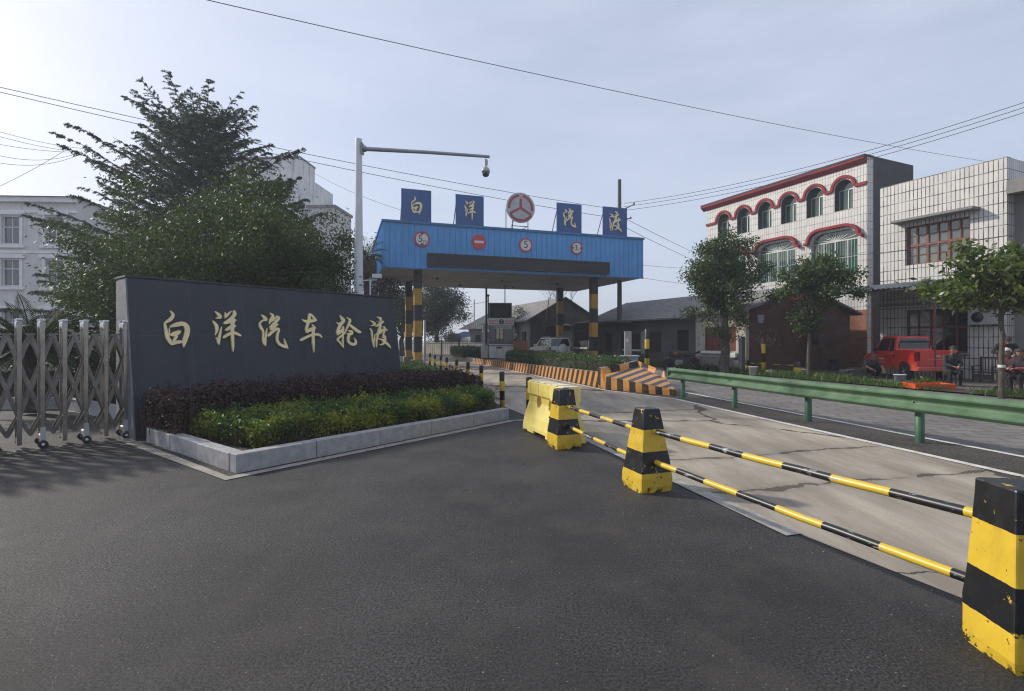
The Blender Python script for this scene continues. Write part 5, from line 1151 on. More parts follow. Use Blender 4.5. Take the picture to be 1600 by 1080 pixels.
for i, (a, b) in enumerate((((970, 338, 33), (1115, 408, 60)), ((970, 352, 33), (1115, 420, 60)))):
    cable('one of two thin cables dropping from the dark pole towards the street tree', P(*a), P(*b), .1, .016, 'two cables dropping right of the canopy')
for i, (a, b) in enumerate((((980, 412, 40), (1110, 420, 44)), ((980, 430, 40), (1110, 447, 44)))):
    cable('one of two nearly level thin cables between the canopy and the street tree', P(*a), P(*b), .1, .012, 'two level cables right of the canopy')
cable('thin cable from the stained building to the canopy roof', P(486, 268, 41), P(660, 338, 31), .3, .013)
cable('thin cable strung across the front of the grid-tiled house', P(1235, 406, 24), P(1640, 358, 16.5), .15, .010)
cable('cable hanging across the road gap below the canopy', P(690, 470, 44), P(764, 470, 37), .3, .014)

# ================================================================== CAR, PICKUP, MOTORCYCLE
def patch(mb, v, u0, u1, w0, w1, off, m_=0):
    """flat plate on the quad v (bl, br, tr, tl), inset to u0..u1, w0..w1 and off proud"""
    v = [Vector(p) for p in v]; n = (v[1]-v[0]).cross(v[3]-v[0]).normalized()
    f = lambda u, w_: (v[0]*(1-u)*(1-w_)+v[1]*u*(1-w_)+v[2]*u*w_+v[3]*(1-u)*w_)
    q = [f(u0, w0), f(u1, w0), f(u1, w1), f(u0, w1)]; q2 = [p+n*off for p in q]; q1 = [p-n*.01 for p in q]
    return mb.add(q1+q2, [(4, 5, 6, 7), (0, 1, 5, 4), (1, 2, 6, 5), (2, 3, 7, 6), (3, 0, 4, 7)], m_)
def wheel(parent, x, y, r, wd, rim, spokes=6):
    T = Matrix.Rotation(R(90), 4, 'X'); sg_ = 1 if y > 0 else -1
    w_ = bpy.data.objects.new('wheel', None); col.objects.link(w_); w_.parent = parent; w_.location = (x, y, r)
    MB().lathe([(r*.62, -wd/2), (r*.92, -wd/2), (r, -wd*.35), (r, wd*.35), (r*.92, wd/2), (r*.62, wd/2), (r*.6, wd*.3), (r*.6, -wd*.3), (r*.62, -wd/2)], (0, 0, 0), 24, 0, T).build('tyre', m['rubber'], w_)
    mb = MB(); mb.lathe([(0, -.02), (r*.6, -.02), (r*.62, .02), (0, .02)], (0, 0, 0), 20, 1, T)
    for i in range(spokes):
        a = 2*pi*i/spokes; mb.bar((r*.1*cos(a), sg_*wd*.38, r*.1*sin(a)), (r*.58*cos(a), sg_*wd*.40, r*.58*sin(a)), r*.17, .03)
    mb.lathe([(r*.55, sg_*wd*.30), (r*.62, sg_*wd*.45), (r*.60, sg_*wd*.46), (r*.52, sg_*wd*.32)], (0, 0, 0), 20, 0, Matrix.Rotation(R(-90), 4, 'X')); mb.lathe([(0, 0), (r*.14, 0), (r*.12, .03), (0, .035)], (0, sg_*wd*.38, 0), 10, 0, Matrix.Rotation(R(-90*sg_), 4, 'X'))
    mb.build('rim', [rim, m['black']], w_)
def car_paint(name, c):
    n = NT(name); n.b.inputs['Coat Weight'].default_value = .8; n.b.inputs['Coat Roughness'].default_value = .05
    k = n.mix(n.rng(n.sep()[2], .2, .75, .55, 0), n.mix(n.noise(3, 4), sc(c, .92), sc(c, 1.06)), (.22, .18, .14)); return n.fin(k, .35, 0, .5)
def hex8(mb, b, t, zb, zt, m_=0):
    """b, t = (x0, x1, half width at x0, half width at x1)"""
    v = [(b[0], -b[2], zb), (b[1], -b[3], zb), (b[1], b[3], zb), (b[0], b[2], zb), (t[0], -t[2], zt), (t[1], -t[3], zt), (t[1], t[3], zt), (t[0], t[2], zt)]
    mb.add(v, [(3, 2, 1, 0), (4, 5, 6, 7), (0, 1, 5, 4), (1, 2, 6, 5), (2, 3, 7, 6), (3, 0, 4, 7)], m_); return [Vector(p) for p in v]
# white SUV
sv = thing('parked_car', 'white off-road car seen from behind with a white spare wheel cover, beyond the island hedge', 'car', P(876, 560, 35.6)[:2]+(.05,), R(90)+R(17))
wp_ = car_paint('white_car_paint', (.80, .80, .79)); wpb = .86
mb = MB(); sil = [(.03, .45), (0, .62), (.02, 1.02), (2.95, 1.02), (3.95, .92), (4.12, .72), (4.14, .42), (3.75, .36), (.3, .36)]
mb.prism(sil, (0, -wpb, 0), (1, 0, 0), (0, 0, 1), (0, 2*wpb, 0)); bd = mb.build('body', wp_, sv, fixn=True)
cut(bd, MB().lathe([(.40, -1.2), (.40, 1.2)], (.72, 0, .36), 20, 0, Matrix.Rotation(R(90), 4, 'X')).lathe([(.40, -1.2), (.40, 1.2)], (3.25, 0, .36), 20, 0, Matrix.Rotation(R(90), 4, 'X')))
md = bd.modifiers.new('b', 'BEVEL'); md.width = .05; md.segments = 3; md.angle_limit = R(40)
mb = MB(); cv = hex8(mb, (.03, 3.15, .84, .82), (.16, 2.2, .70, .66), 1.0, 1.66); cb_o = mb.build('cabin', wp_, sv, bevel=.05)
gl = m_glass('car_glass', (.012, .015, .017), .04)
mb = MB(); patch(mb, [cv[3], cv[0], cv[4], cv[7]], .07, .93, .08, .86, .008); mb.build('rear_window', gl, sv)
mb = MB()
for a, b in ((.08, .31), (.335, .56), (.585, .86)):
    patch(mb, [cv[0], cv[1], cv[5], cv[4]], a, b, .1, .86, .008); patch(mb, [cv[2], cv[3], cv[7], cv[6]], 1-b, 1-a, .1, .86, .008)
mb.build('side_windows', gl, sv); mb = MB(); patch(mb, [cv[1], cv[2], cv[6], cv[5]], .06, .94, .08, .9, .008); mb.build('windscreen', gl, sv)
MB().lathe([(0, -.18), (.28, -.18), (.34, -.15), (.35, 0), (0, 0)], (-.0, -.12, .88), 28, 0, Matrix.Rotation(R(90), 4, 'Y')).build('spare_wheel_cover', wp_, sv)
for s_ in (-1, 1): MB().bb(-.035, .12, s_*.79-.065, s_*.79+.065, .74, 1.0).build('tail_light', mat('tail_red', (.35, .015, .015), .2), sv, bevel=.02)
MB().bb(-.10, .25, -.85, .85, .42, .60).build('bumper', wp_, sv, bevel=.04); MB().bb(-.02, .0, .35, .75, .66, .78).build('number_plate', mat('plate_blue', (.03, .08, .25), .5), sv)
mb = MB()
for s_ in (-1, 1): mb.tube([(.3, s_*.60, 1.67), (.35, s_*.60, 1.73), (1.9, s_*.58, 1.73), (2.0, s_*.58, 1.67)], .02, 6)
mb.build('roof_rail', m['greymetal'], sv); MB().bb(2.72, 2.85, .84, 1.02, 1.05, 1.2).bb(2.72, 2.85, -1.02, -.84, 1.05, 1.2).build('wing_mirror', wp_, sv, bevel=.03)
for x in (.72, 3.25):
    for y in (-.74, .74): wheel(sv, x, y, .34, .22, m['alu'])
# red pickup
ph = Vector((.12, .993, 0)); pk = thing('pickup_truck', 'small red pickup truck parked nose-in under the awning of the tiled house', 'pickup truck', (14.95+.71, 18.95-.09, .05), atan2(ph.y, ph.x))
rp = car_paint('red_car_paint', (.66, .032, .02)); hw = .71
mb = MB(); mb.prism([(.0, .36), (-.02, .70), (.0, 1.14), (1.30, 1.14), (1.34, .98), (2.85, .98), (3.35, .86), (3.46, .66), (3.46, .36)], (0, -hw, 0), (1, 0, 0), (0, 0, 1), (0, 2*hw, 0)); bd = mb.build('body', rp, pk, fixn=True)
YR = Matrix.Rotation(R(90), 4, 'X')
cut(bd, MB().lathe([(.37, -1.2), (.37, 1.2)], (.72, 0, .33), 24, 0, YR).lathe([(.37, -1.2), (.37, 1.2)], (2.75, 0, .33), 24, 0, YR).bb(.10, 1.27, -.62, .62, .62, 1.4))
md = bd.modifiers.new('b', 'BEVEL'); md.width = .035; md.segments = 3; md.angle_limit = R(40)
mb = MB(); cv = hex8(mb, (1.24, 2.95, .70, .69), (1.34, 2.28, .58, .56), .97, 1.68); mb.build('cab', rp, pk, bevel=.05)
mb = MB(); patch(mb, [cv[3], cv[0], cv[4], cv[7]], .10, .90, .30, .85, .008); mb.build('rear_window', gl, pk)
mb = MB()
for a, b in ((.09, .27), (.33, .86)): patch(mb, [cv[2], cv[3], cv[7], cv[6]], 1-b, 1-a, .14, .86, .008); patch(mb, [cv[0], cv[1], cv[5], cv[4]], a, b, .14, .86, .008)
mb.build('side_windows', gl, pk); mb = MB(); patch(mb, [cv[1], cv[2], cv[6], cv[5]], .06, .94, .1, .9, .008); mb.build('windscreen', gl, pk)
MB().bb(-.035, -.005, -.60, .60, .56, 1.12).build('tailgate', rp, pk, bevel=.012); MB().bb(-.05, -.036, -.1, .1, .90, .95).bb(-.05, -.036, -.32, .32, .80, .815).build('tailgate_handle', m['alu'], pk)
for s_ in (-1, 1): MB().prism([(-.02, .72), (-.045, 1.08), (.14, 1.02), (.10, .70)], (0, s_*.66-.06, 0), (1, 0, 0), (0, 0, 1), (0, .12, 0)).build('tail_light', mat('tail_dark_red', (.16, .008, .01), .15), pk, bevel=.012)
MB().bb(-.09, .12, -.70, .70, .36, .52).build('bumper', rp, pk, bevel=.03)
MB().tube([(1.30, -.55, 1.15), (1.22, -.55, 1.46), (1.22, .55, 1.46), (1.30, .55, 1.15)], .025, 8).tube([(1.4, -.5, 1.72), (2.2, -.48, 1.72)], .015, 6).tube([(1.4, .5, 1.72), (2.2, .48, 1.72)], .015, 6).build('roll_bar', m['darkmetal'], pk)
MB().bb(1.62, 1.64, .712, .718, .42, 1.0).bb(2.52, 2.54, .712, .718, .5, .98).bb(1.72, 1.88, .712, .732, .83, .86).bb(1.28, 1.40, .712, .72, .80, .92).bb(1.3, 1.42, .712, .72, .44, .50).build('door_trim', m['black'], pk)
mb = MB(); rr = random.Random(8)
for i in range(6): x = 2.36-i*.07; mb.bb(x-.028, x+.02, .712, .716, .735, .775)
for i in range(9): x = 2.36-i*.06; mb.bb(x-.02, x+.02, .712, .716, .60, .618)
mb.build('door_lettering', m['signwhite'], pk); MB().bb(2.5, 2.62, .70, .86, 1.02, 1.18).bb(2.5, 2.62, -.86, -.70, 1.02, 1.18).build('wing_mirror', m['black'], pk, bevel=.02)
for x in (.72, 2.75):
    for y in (-.62, .62): wheel(pk, x, y, .305, .19, m['alu'], 5)
# motorcycle
mq = P(1063, 578, 25.6); mc = thing('motorcycle', 'dark parked motorcycle against the grey row house, half hidden by weeds', 'motorcycle', (mq.x, 25.6, .04), R(160))
for x in (-.62, .62):
    MB().lathe([(.22, -.05), (.28, -.045), (.30, 0), (.28, .045), (.22, .05), (.21, 0), (.22, -.05)], (x, 0, .30), 20, 0, YR).build('wheel', m['rubber'], mc)
    mb = MB()
    for i in range(8): mb.bar((x, 0, .30), (x+.22*cos(i*pi/4), 0, .30+.22*sin(i*pi/4)), .012, .012)
    mb.build('spokes', m['greymetal'], mc)
MB().tube([(.62, .07, .30), (.40, .07, .95)], .022, 6).tube([(.62, -.07, .30), (.40, -.07, .95)], .022, 6).tube([(.40, 0, .92), (.0, 0, .62), (-.15, 0, .35), (.25, 0, .33), (.42, 0, .75)], .03, 6).tube([(-.62, .08, .3), (-.15, .08, .40)], .025, 6).tube([(-.62, -.08, .3), (-.15, -.08, .40)], .025, 6).build('frame', m['darkmetal'], mc)
MB().bb(-.12, .25, -.14, .14, .26, .52).tube([(.1, -.16, .3), (-.3, -.17, .28), (-.75, -.17, .34)], .045, 8).build('engine', m['greymetal'], mc, bevel=.03); MB().lathe([(0, -.22), (.11, -.18), (.15, 0), (.12, .16), (0, .22)], (.18, 0, .78), 12, 0, Matrix.Rotation(R(90), 4, 'Y')).build('tank', mat('bike_red', (.12, .015, .015), .3), mc)
MB().bb(-.68, .0, -.13, .13, .72, .82).build('seat', m['rubber'], mc, bevel=.04); MB().tube([(.28, -.34, 1.02), (.40, -.12, .98), (.40, .12, .98), (.28, .34, 1.02)], .016, 6).lathe([(0, 0), (.08, 0), (.1, .08), (0, .12)], (.46, 0, .86), 12, 0, Matrix.Rotation(R(90), 4, 'Y')).tube([(.34, .22, 1.0), (.36, .30, 1.22)], .01, 5).tube([(.34, -.22, 1.0), (.36, -.30, 1.22)], .01, 5).bb(.34, .37, .25, .37, 1.18, 1.27).bb(.34, .37, -.37, -.25, 1.18, 1.27).build('handlebar', m['darkmetal'], mc)
MB().tube([(.86, 0, .42), (.72, 0, .60), (.5, 0, .60)], .05, 6).tube([(-.9, 0, .5), (-.7, 0, .64), (-.4, 0, .64)], .05, 6).build('mudguard', mat('bike_red_b', (.12, .015, .015), .3), mc)
rt = m['redwood']; tag(MB().prism([(0, 0), (1.5, .5), (1.6, .62), (.1, .14)], (0, 0, 0), (1, 0, 0), (0, 0, 1), (0, .08, 0)).build('leaning_board', mat('dark_red_board', (.08, .025, .025), .8), None, fixn=True), 'dark red board leaning behind the motorcycle', 'board').location = P(1068, 568, 26.2)[:2]+(.62,)

# ================================================================== SMALL THINGS BY THE VERGE
def low_pillar(label, px, py, d, w0=.36, w1=.26, h=.62, sd=7):
    q = P(px, py, d); pillar(label, (q.x, q.y), w0, w1, h, [.14, .38], False, sd, ERZ, 'small striped pillars by the brick house')
low_pillar('small striped pillar beside the brown flat post at the brick house corner', 1166, 584, 23.8, sd=5); low_pillar('small striped pillar near the slim tree trunk before the brick house', 1249, 588, 22.0, sd=6)
a, b = P(1166, 570, 23.8), P(1249, 570, 22.0); rail('upper thin striped rail between the two small pillars by the brick house', (a.x+.1, a.y, .50), (b.x-.1, b.y, .47), .02, 5, .62, .1, 'thin rails by the brick house'); rail('lower thin striped rail between the two small pillars by the brick house', (a.x+.1, a.y, .20), (b.x-.1, b.y, .18), .02, 6, .62, .4, 'thin rails by the brick house')
bp = thing('flat_post', 'brown flat steel post at the corner of the cream plaster front', 'post', P(1156.5, 580, 23.3)[:2]+(0,), .2)
MB().bb(-.05, .05, -.05, .05, 0, 1.65).build('post_edge', m['greymetal'], bp); MB().bb(.055, .24, -.03, .06, 0, 1.72).build('post_board', mat('brown_steel', (.10, .07, .06), .5), bp)
def bucket(label, px, py, r, h, c, group='buckets on the verge'):
    q = G(px, py, .05); mt = mat('bucket_plastic', c, .5, 0, .12, 6); o = MB().lathe([(0, 0), (r*.8, 0), (r, h*.93), (r*1.06, h*.93), (r*1.06, h), (r*.96, h), (r*.78, .02), (0, .02)], (0, 0, 0), 18).build('bucket', mt)
    MB().tube([(r*1.05*cos(a), r*1.05*sin(a), h*.9-.10*sin(a)) for a in [pi*i/8 for i in range(9)]], .006, 5).build('handle', m['greymetal'], o); o.location = q; return tag(o, label, 'bucket', group)
bucket('white bucket standing before the pickup truck rear wheel', 1406, 600, .18, .33, (.50, .49, .58)); bucket('greyish bucket left of its twin near the smoking stove', 1319, 588, .15, .26, (.34, .33, .34)); bucket('lilac-grey bucket right of its twin near the squatting man', 1328.5, 587.5, .15, .28, (.40, .38, .46))
bucket('white paint bucket between the striped pillars at the brick wall', 1177, 586, .19, .36, (.55, .55, .53)); bucket('pale bucket beside the slim tree trunk', 1259, 587.5, .15, .27, (.40, .39, .42))
q = G(1450, 606.5, .05); tray = MB(); tl, tw_, th2 = .52, .32, .16
tray.prism([(-tl, -tw_), (tl, -tw_), (tl, tw_), (-tl, tw_)], (0, 0, 0), (1, 0, 0), (0, 1, 0), (0, 0, .015))
for (x0, x1, y0, y1) in ((-tl-.05, tl+.05, -tw_-.05, -tw_), (-tl-.05, tl+.05, tw_, tw_+.05), (-tl-.05, -tl, -tw_, tw_), (tl, tl+.05, -tw_, tw_)): tray.bb(x0, x1, y0, y1, .0, th2)
o = tray.build('plastic_tray', mat('orange_plastic', (.62, .085, .02), .4), None, bevel=.012); o.location = q; o.rotation_euler = (0, 0, -.15); tag(o, 'shallow bright orange plastic tray on the ground behind the pickup', 'tray')
for i, (px, py, s_, lb_) in enumerate(((1187, 585, .20, 'rounded pale stone by the white paint bucket'), (1206, 587, .30, 'broad flat rubble stone below the thin striped rail'), (1214, 585.5, .22, 'grey block of rubble right of the tall striped post'))):
    q = G(px, py, .03); r_ = random.Random(i); mb = MB(); vs = []
    mb.lathe([(0, -.4*s_), (s_*.9, -.2*s_), (s_, .3*s_), (s_*.6, .8*s_), (0, .95*s_)], (0, 0, 0), 9, sm=False); mb.v = [(x*r_.uniform(.8, 1.25), y*r_.uniform(.8, 1.2), z*r_.uniform(.8, 1.1)) for x, y, z in mb.v]
    o = mb.build('rubble_stone', m['greyrender'], None, fixn=True); o.location = q; tag(o, lb_, 'stone', 'rubble by the brick house')
# smoking stove and its smoke
q = G(1322, 580, .05); sv_ = thing('clay_stove', 'dark clay stove smoking in front of the brick house', 'stove', (q.x-.3, q.y+.5, .05)); MB().lathe([(0, 0), (.22, 0), (.27, .35), (.22, .40), (.15, .40), (.14, .3), (0, .3)], (0, 0, 0), 16).build('stove_body', m['barkdark'], sv_); MB().lathe([(0, 0), (.2, .02), (.3, .14), (.28, .15), (.18, .04), (0, .03)], (0, 0, .41), 16).build('pan', m['darkmetal'], sv_)
sm_ = bpy.data.materials.new('smoke'); sm_.use_nodes = True; t_ = sm_.node_tree; t_.nodes.remove(t_.nodes['Principled BSDF']); pv = t_.nodes.new('ShaderNodeVolumePrincipled'); pv.inputs['Color'].default_value = (.7, .74, .82, 1); nz = t_.nodes.new('ShaderNodeTexNoise'); nz.inputs['Scale'].default_value = 1.6; nz.inputs['Detail'].default_value = 3; tc_ = t_.nodes.new('ShaderNodeTexCoord'); mr = t_.nodes.new('ShaderNodeMapRange')
for i, v_ in enumerate((.46, .75, 0, .5)): mr.inputs[i+1].default_value = v_
t_.links.new(tc_.outputs['Object'], nz.inputs[0]); t_.links.new(nz.outputs[0], mr.inputs[0]); t_.links.new(mr.outputs[0], pv.inputs['Density']); t_.links.new(pv.outputs[0], t_.nodes['Material Output'].inputs['Volume'])
smk = MB().lathe([(0, 0), (.3, .1), (.65, .8), (.9, 1.7), (.7, 2.3), (0, 2.6)], (0, 0, 0), 14).build('smoke', sm_); smk.location = (q.x-.45, q.y+.5, .5); smk['kind'] = 'stuff'
# furniture
def stool(label, x, y, h, wood, rz=0):
    t = thing('stool', label, 'stool', (x, y, .05), rz); MB().bb(-.17, .17, -.14, .14, h-.04, h).build('seat', wood, t, bevel=.01)
    for sx in (-1, 1):
        for sy in (-1, 1): MB().bar((sx*.15, sy*.12, 0), (sx*.13, sy*.10, h-.041), .035, .035).build('leg', wood, t)
    MB().bb(-.13, .13, -.012, .012, .12, .15).build('stretcher', wood, t)
wood = mat('worn_wood', (.17, .10, .05), .6, 0, .3, 4); dwood = m_planks('dark_wood', (.045, .03, .025))
def bench(label, x, y, rz):
    t = thing('bamboo_chair', label, 'chair', (x, y, .05), rz)
    MB().bb(-.30, .30, -.28, .28, .34, .38).build('seat', dwood, t, bevel=.01)
    for sx in (-1, 1):
        for sy, h in ((-1, .56), (1, .92)): MB().bar((sx*.28, sy*.26, 0), (sx*.28, sy*.28, h), .04, .04).build('leg', dwood, t)
        MB().bar((sx*.28, -.30, .57), (sx*.28, .29, .60), .045, .03).build('armrest', dwood, t)
    mb = MB(); mb.bb(-.26, .26, .265, .29, .86, .91)
    for i in range(6): x_ = -.24+i*.096; mb.bb(x_-.012, x_+.012, .268, .286, .38, .86)
    mb.build('backrest', dwood, t)
    MB().bb(-.26, .26, -.28, -.25, .12, .30).build('front_panel', dwood, t)

# ================================================================== PEOPLE
def capsule(mb, a, b, ra, rb, k=5):
    a = Vector(a); b = Vector(b); d = (b-a); L = d.length; d = d/L if L > 1e-6 else Vector((0, 0, 1)); pts = []; rs = []
    for i in range(k+1): t = pi/2*i/k; pts.append(a-d*ra*cos(t)); rs.append(max(.001, ra*sin(t)))
    for i in range(k+1): t = pi/2*i/k; pts.append(b+d*rb*sin(t)); rs.append(max(.001, rb*cos(t)))
    mb.tube(pts, rs, 10)
SKIN = (.30, .17, .115)
def person(label, loc, rz, J, top, legs, hair, group=None, shoes=(.02, .02, .022), head_dir=(0, 1, 0), pattern=None, sleeve=None, long_hair=0):
    """J: joints (+y is the way the body faces).  One continuous remeshed body, materials by nearest limb."""
    V = {k: Vector(v) for k, v in J.items()}; B = []     # (a, b, ra, rb, material)
    lim = lambda a, b, ra, rb, mi: B.append((Vector(a), Vector(b), ra, rb, mi))
    lim(V['pelvis']+Vector((-.07, 0, 0)), V['pelvis']+Vector((.07, 0, 0)), .125, .125, 2)
    for s_ in (-.06, .06): lim(V['pelvis']+Vector((s_, 0, .05)), V['chest']+Vector((s_*1.3, 0, 0)), .13, .135, 1)
    lim(V['chest'], V['neck']-(V['neck']-V['chest'])*.25, .13, .085, 1)
    lim(V['neck']-(V['neck']-V['chest'])*.1, V['head']-(V['head']-V['neck'])*.4, .052, .05, 0)
    hd_ = Vector(head_dir).normalized(); up_ = (V['head']-V['neck']).normalized()
    lim(V['head']-up_*.045+hd_*.012, V['head']+up_*.035-hd_*.012, .078, .098, 0); lim(V['head']-up_*.085+hd_*.045, V['head']-up_*.07+hd_*.05, .04, .04, 0)
    lim(V['head']-up_*.02+hd_*.095, V['head']-up_*.045+hd_*.112, .014, .018, 0)      # nose
    sd = hd_.cross(up_).normalized()
    for s_ in (-1, 1):
        lim(V['head']+sd*s_*.088-up_*.01, V['head']+sd*s_*.095-up_*.05, .018, .013, 0)
        k = 'L' if s_ < 0 else 'R'
        sh, el, wr = V['sh'+k], V['el'+k], V['wr'+k]
        lim(V['chest']+Vector((0, 0, .06)), sh, .10, .072, 1); lim(sh, el, .066, .05, 1); lim(el, el+(wr-el)*.9, .05, .038, 1 if not sleeve else 3); lim(el+(wr-el)*.85, wr, .032, .027, 0)
        hdv = (wr-el).normalized(); hs = hdv.cross(Vector((0, 0, 1))); hs = hs.normalized() if hs.length > .1 else Vector((1, 0, 0)); dn = hdv.cross(hs).normalized(); dn = dn if dn.z < 0 else -dn
        pm = wr+hdv*.075
        for q in (-.026, 0, .026): lim(wr+hs*q*.6, pm+hs*q, .017, .015, 0)
        for i, q in enumerate((-.032, -.011, .011, .032)):
            ln = (.030, .036, .034, .026)[i]; p1 = pm+hs*q; p2 = p1+hdv*ln+dn*.010; p3 = p2+hdv*ln*.55+dn*ln*.75; lim(p1, p2, .0095, .009, 0); lim(p2, p3, .009, .0075, 0)
        th0 = wr+hdv*.025-hs*.026*s_; lim(th0, th0+hdv*.035-hs*.022*s_+dn*.012, .012, .010, 0); lim(th0+hdv*.035-hs*.022*s_+dn*.012, th0+hdv*.062-hs*.018*s_+dn*.022, .010, .008, 0)
        hp, kn, an, to = V['hip'+k], V['kn'+k], V['an'+k], V['to'+k]
        lim(hp, kn, .092, .062, 2); lim(kn, an, .062, .042, 2); lim(an-Vector((0, 0, .03)), to, .042, .036, 4); lim(an-Vector((0, 0, .035))-(to-an).normalized()*.04, an, .04, .04, 4)
    mb = MB()
    for b in B: capsule(mb, *b[:4])
    o = mb.build('person', [], None)
    md = o.modifiers.new('r', 'REMESH'); md.mode = 'VOXEL'; md.voxel_size = .0085; md.adaptivity = 0
    ms = o.modifiers.new('s', 'SMOOTH'); ms.factor = .5; ms.iterations = 3
    dg = bpy.context.evaluated_depsgraph_get(); dg.update(); me = bpy.data.meshes.new_from_object(o.evaluated_get(dg)); o.modifiers.clear(); o.data = me; me.name = 'person'
    tm = mat('jacket', top, .85, 0, .35 if pattern else .2, 9, .3, 30, c2=pattern); lm = mat('trousers', legs, .85, 0, .25, 6, .3, 30); slm = mat('sleeve', sleeve or top, .8, 0, .2, 6)
    for x in (mat('skin', SKIN, .5, 0, .1, 4), tm, lm, slm, mat('shoes', shoes, .6)): me.materials.append(x)
    n = len(me.polygons); ce = np.empty(n*3); me.polygons.foreach_get('center', ce); ce = ce.reshape(-1, 3); best = np.full(n, 1e9); mi = np.zeros(n, int)
    for a, b, ra, rb, k in B:
        a, b = np.array(a), np.array(b); d = b-a; t = np.clip(((ce-a)@d)/max(d@d, 1e-9), 0, 1); ds = np.linalg.norm(ce-(a+t[:, None]*d), axis=1)-(ra+(rb-ra)*t); w_ = ds < best; best[w_] = ds[w_]; mi[w_] = k
    me.polygons.foreach_set('material_index', mi.astype(np.int32)); me.polygons.foreach_set('use_smooth', np.ones(n, bool)); me.update()
    # hair cap, eyes and mouth
    X = sd; Mh = Matrix((X.to_4d(), hd_.to_4d(), up_.to_4d(), Vector((0, 0, 0, 1)))).transposed(); Mh.col[3] = (*V['head'], 1); Mh[3][0] = Mh[3][1] = Mh[3][2] = 0
    hb = MB(); hv_ = []; nn, kk = 18, 8
    for i in range(kk+1):
        for j in range(nn):
            ph_ = 2*pi*j/nn; fr = sin(ph_)            # +1 = front
            tmax = (1.08 if fr > .3 else 1.9+long_hair if fr < -.1 else 1.45); te = tmax*i/kk; rn = random.uniform(-.004, .006)
            hv_.append(Mh @ Vector((.100*sin(te)*cos(ph_)*1.02, -.012+.112*sin(te)*fr, .018+(.120+rn)*cos(te))))
    hb.add(hv_, [(i*nn+j, i*nn+(j+1) % nn, (i+1)*nn+(j+1) % nn, (i+1)*nn+j) for i in range(kk) for j in range(nn)], 0, True); ho = hb.build('hair', mat('hair', hair, .7, 0, .3, 30, .5, 60), o)
    sol = ho.modifiers.new('s', 'SOLIDIFY'); sol.thickness = .012; sol.offset = -1
    eb = MB()
    for s_ in (-1, 1): eb.lathe([(0, -.009), (.009, 0), (0, .009)], Mh @ Vector((s_*.033, .088, -.012)), 8)
    eb.bar(Mh @ Vector((-.022, .092, -.078)), Mh @ Vector((.022, .092, -.078)), .006, .006); eb.build('facial_features', mat('eye_dark', (.03, .015, .012), .4), o)
    o.location = loc; o.rotation_euler = (0, 0, rz); return tag(o, label, 'person', group)
def sitting(sh_=.47, lean=.10, kx=.12, kd=.42, arm=((.20, .22, .72), (.08, .36, .66))):
    J = dict(pelvis=(0, 0, sh_), chest=(0, lean, sh_+.40), neck=(0, lean+.06, sh_+.58), head=(0, lean+.12, sh_+.72))
    for k, s_ in (('L', -1), ('R', 1)):
        J['sh'+k] = (s_*.19, lean+.03, sh_+.49); J['el'+k] = (s_*(arm[0][0]+.03), arm[0][1], arm[0][2]); J['wr'+k] = (s_*arm[1][0], arm[1][1], arm[1][2])
        J['hip'+k] = (s_*.09, .02, sh_-.02); J['kn'+k] = (s_*kx, kd, sh_+.02); J['an'+k] = (s_*(kx+.01), kd-.05, .085); J['to'+k] = (s_*(kx+.03), kd+.12, .04)
    return J
GY = .05
# man on a stool by the tailgate
q = G(1496, 604, GY); stool('dark low stool under the man behind the pickup', q.x, q.y+.30, .40, dwood, .5); person('person in a dark mottled jacket on a stool by the pickup tailgate', (q.x, q.y+.30, GY), R(165), sitting(.47, .10, .14, .36), (.018, .022, .026), (.012, .012, .016), (.02, .016, .014), head_dir=(-.2, 1, -.35), pattern=(.05, .055, .06))
# squatting person in front of the pickup
J = dict(pelvis=(0, 0, .30), chest=(.02, .22, .60), neck=(.03, .33, .74), head=(.03, .42, .84))
for k, s_ in (('L', -1), ('R', 1)):
    J['sh'+k] = (s_*.19+.02, .25, .68); J['hip'+k] = (s_*.10, .02, .30); J['kn'+k] = (s_*.20, .36, .48); J['an'+k] = (s_*.14, .10, .085); J['to'+k] = (s_*.16, .27, .04)
J['elL'] = (-.30, .40, .50); J['wrL'] = (-.26, .58, .32); J['elR'] = (.34, .42, .50); J['wrR'] = (.16, .60, .36)
q = G(1359, 591, GY); person('person squatting in a dark striped jacket with bare forearms in front of the pickup', (q.x, q.y+.15, GY), R(178), J, (.02, .025, .035), (.012, .013, .016), (.10, .08, .07), head_dir=(-.3, 1, -.7), pattern=(.07, .08, .10), sleeve=SKIN)
# standing person leaning forward behind the slim trunk
J = dict(pelvis=(0, 0, .92), chest=(0, .16, 1.26), neck=(0, .26, 1.40), head=(0, .34, 1.50))
for k, s_ in (('L', -1), ('R', 1)):
    J['sh'+k] = (s_*.20, .19, 1.34); J['hip'+k] = (s_*.09, 0, .90); J['kn'+k] = (s_*.11, .06, .50); J['an'+k] = (s_*.12, .0, .09); J['to'+k] = (s_*.14, .17, .04)
J['elL'] = (-.36, .30, 1.12); J['wrL'] = (-.14, .46, 1.02); J['elR'] = (.36, .30, 1.12); J['wrR'] = (.14, .46, 1.02)
q = P(1569, 600, 17.4); person('person standing bent forward in dark clothes behind the slim tree trunk', (q.x, q.y, GY), R(150), J, (.018, .013, .013), (.014, .013, .014), (.03, .02, .017), head_dir=(0, 1, -.8))
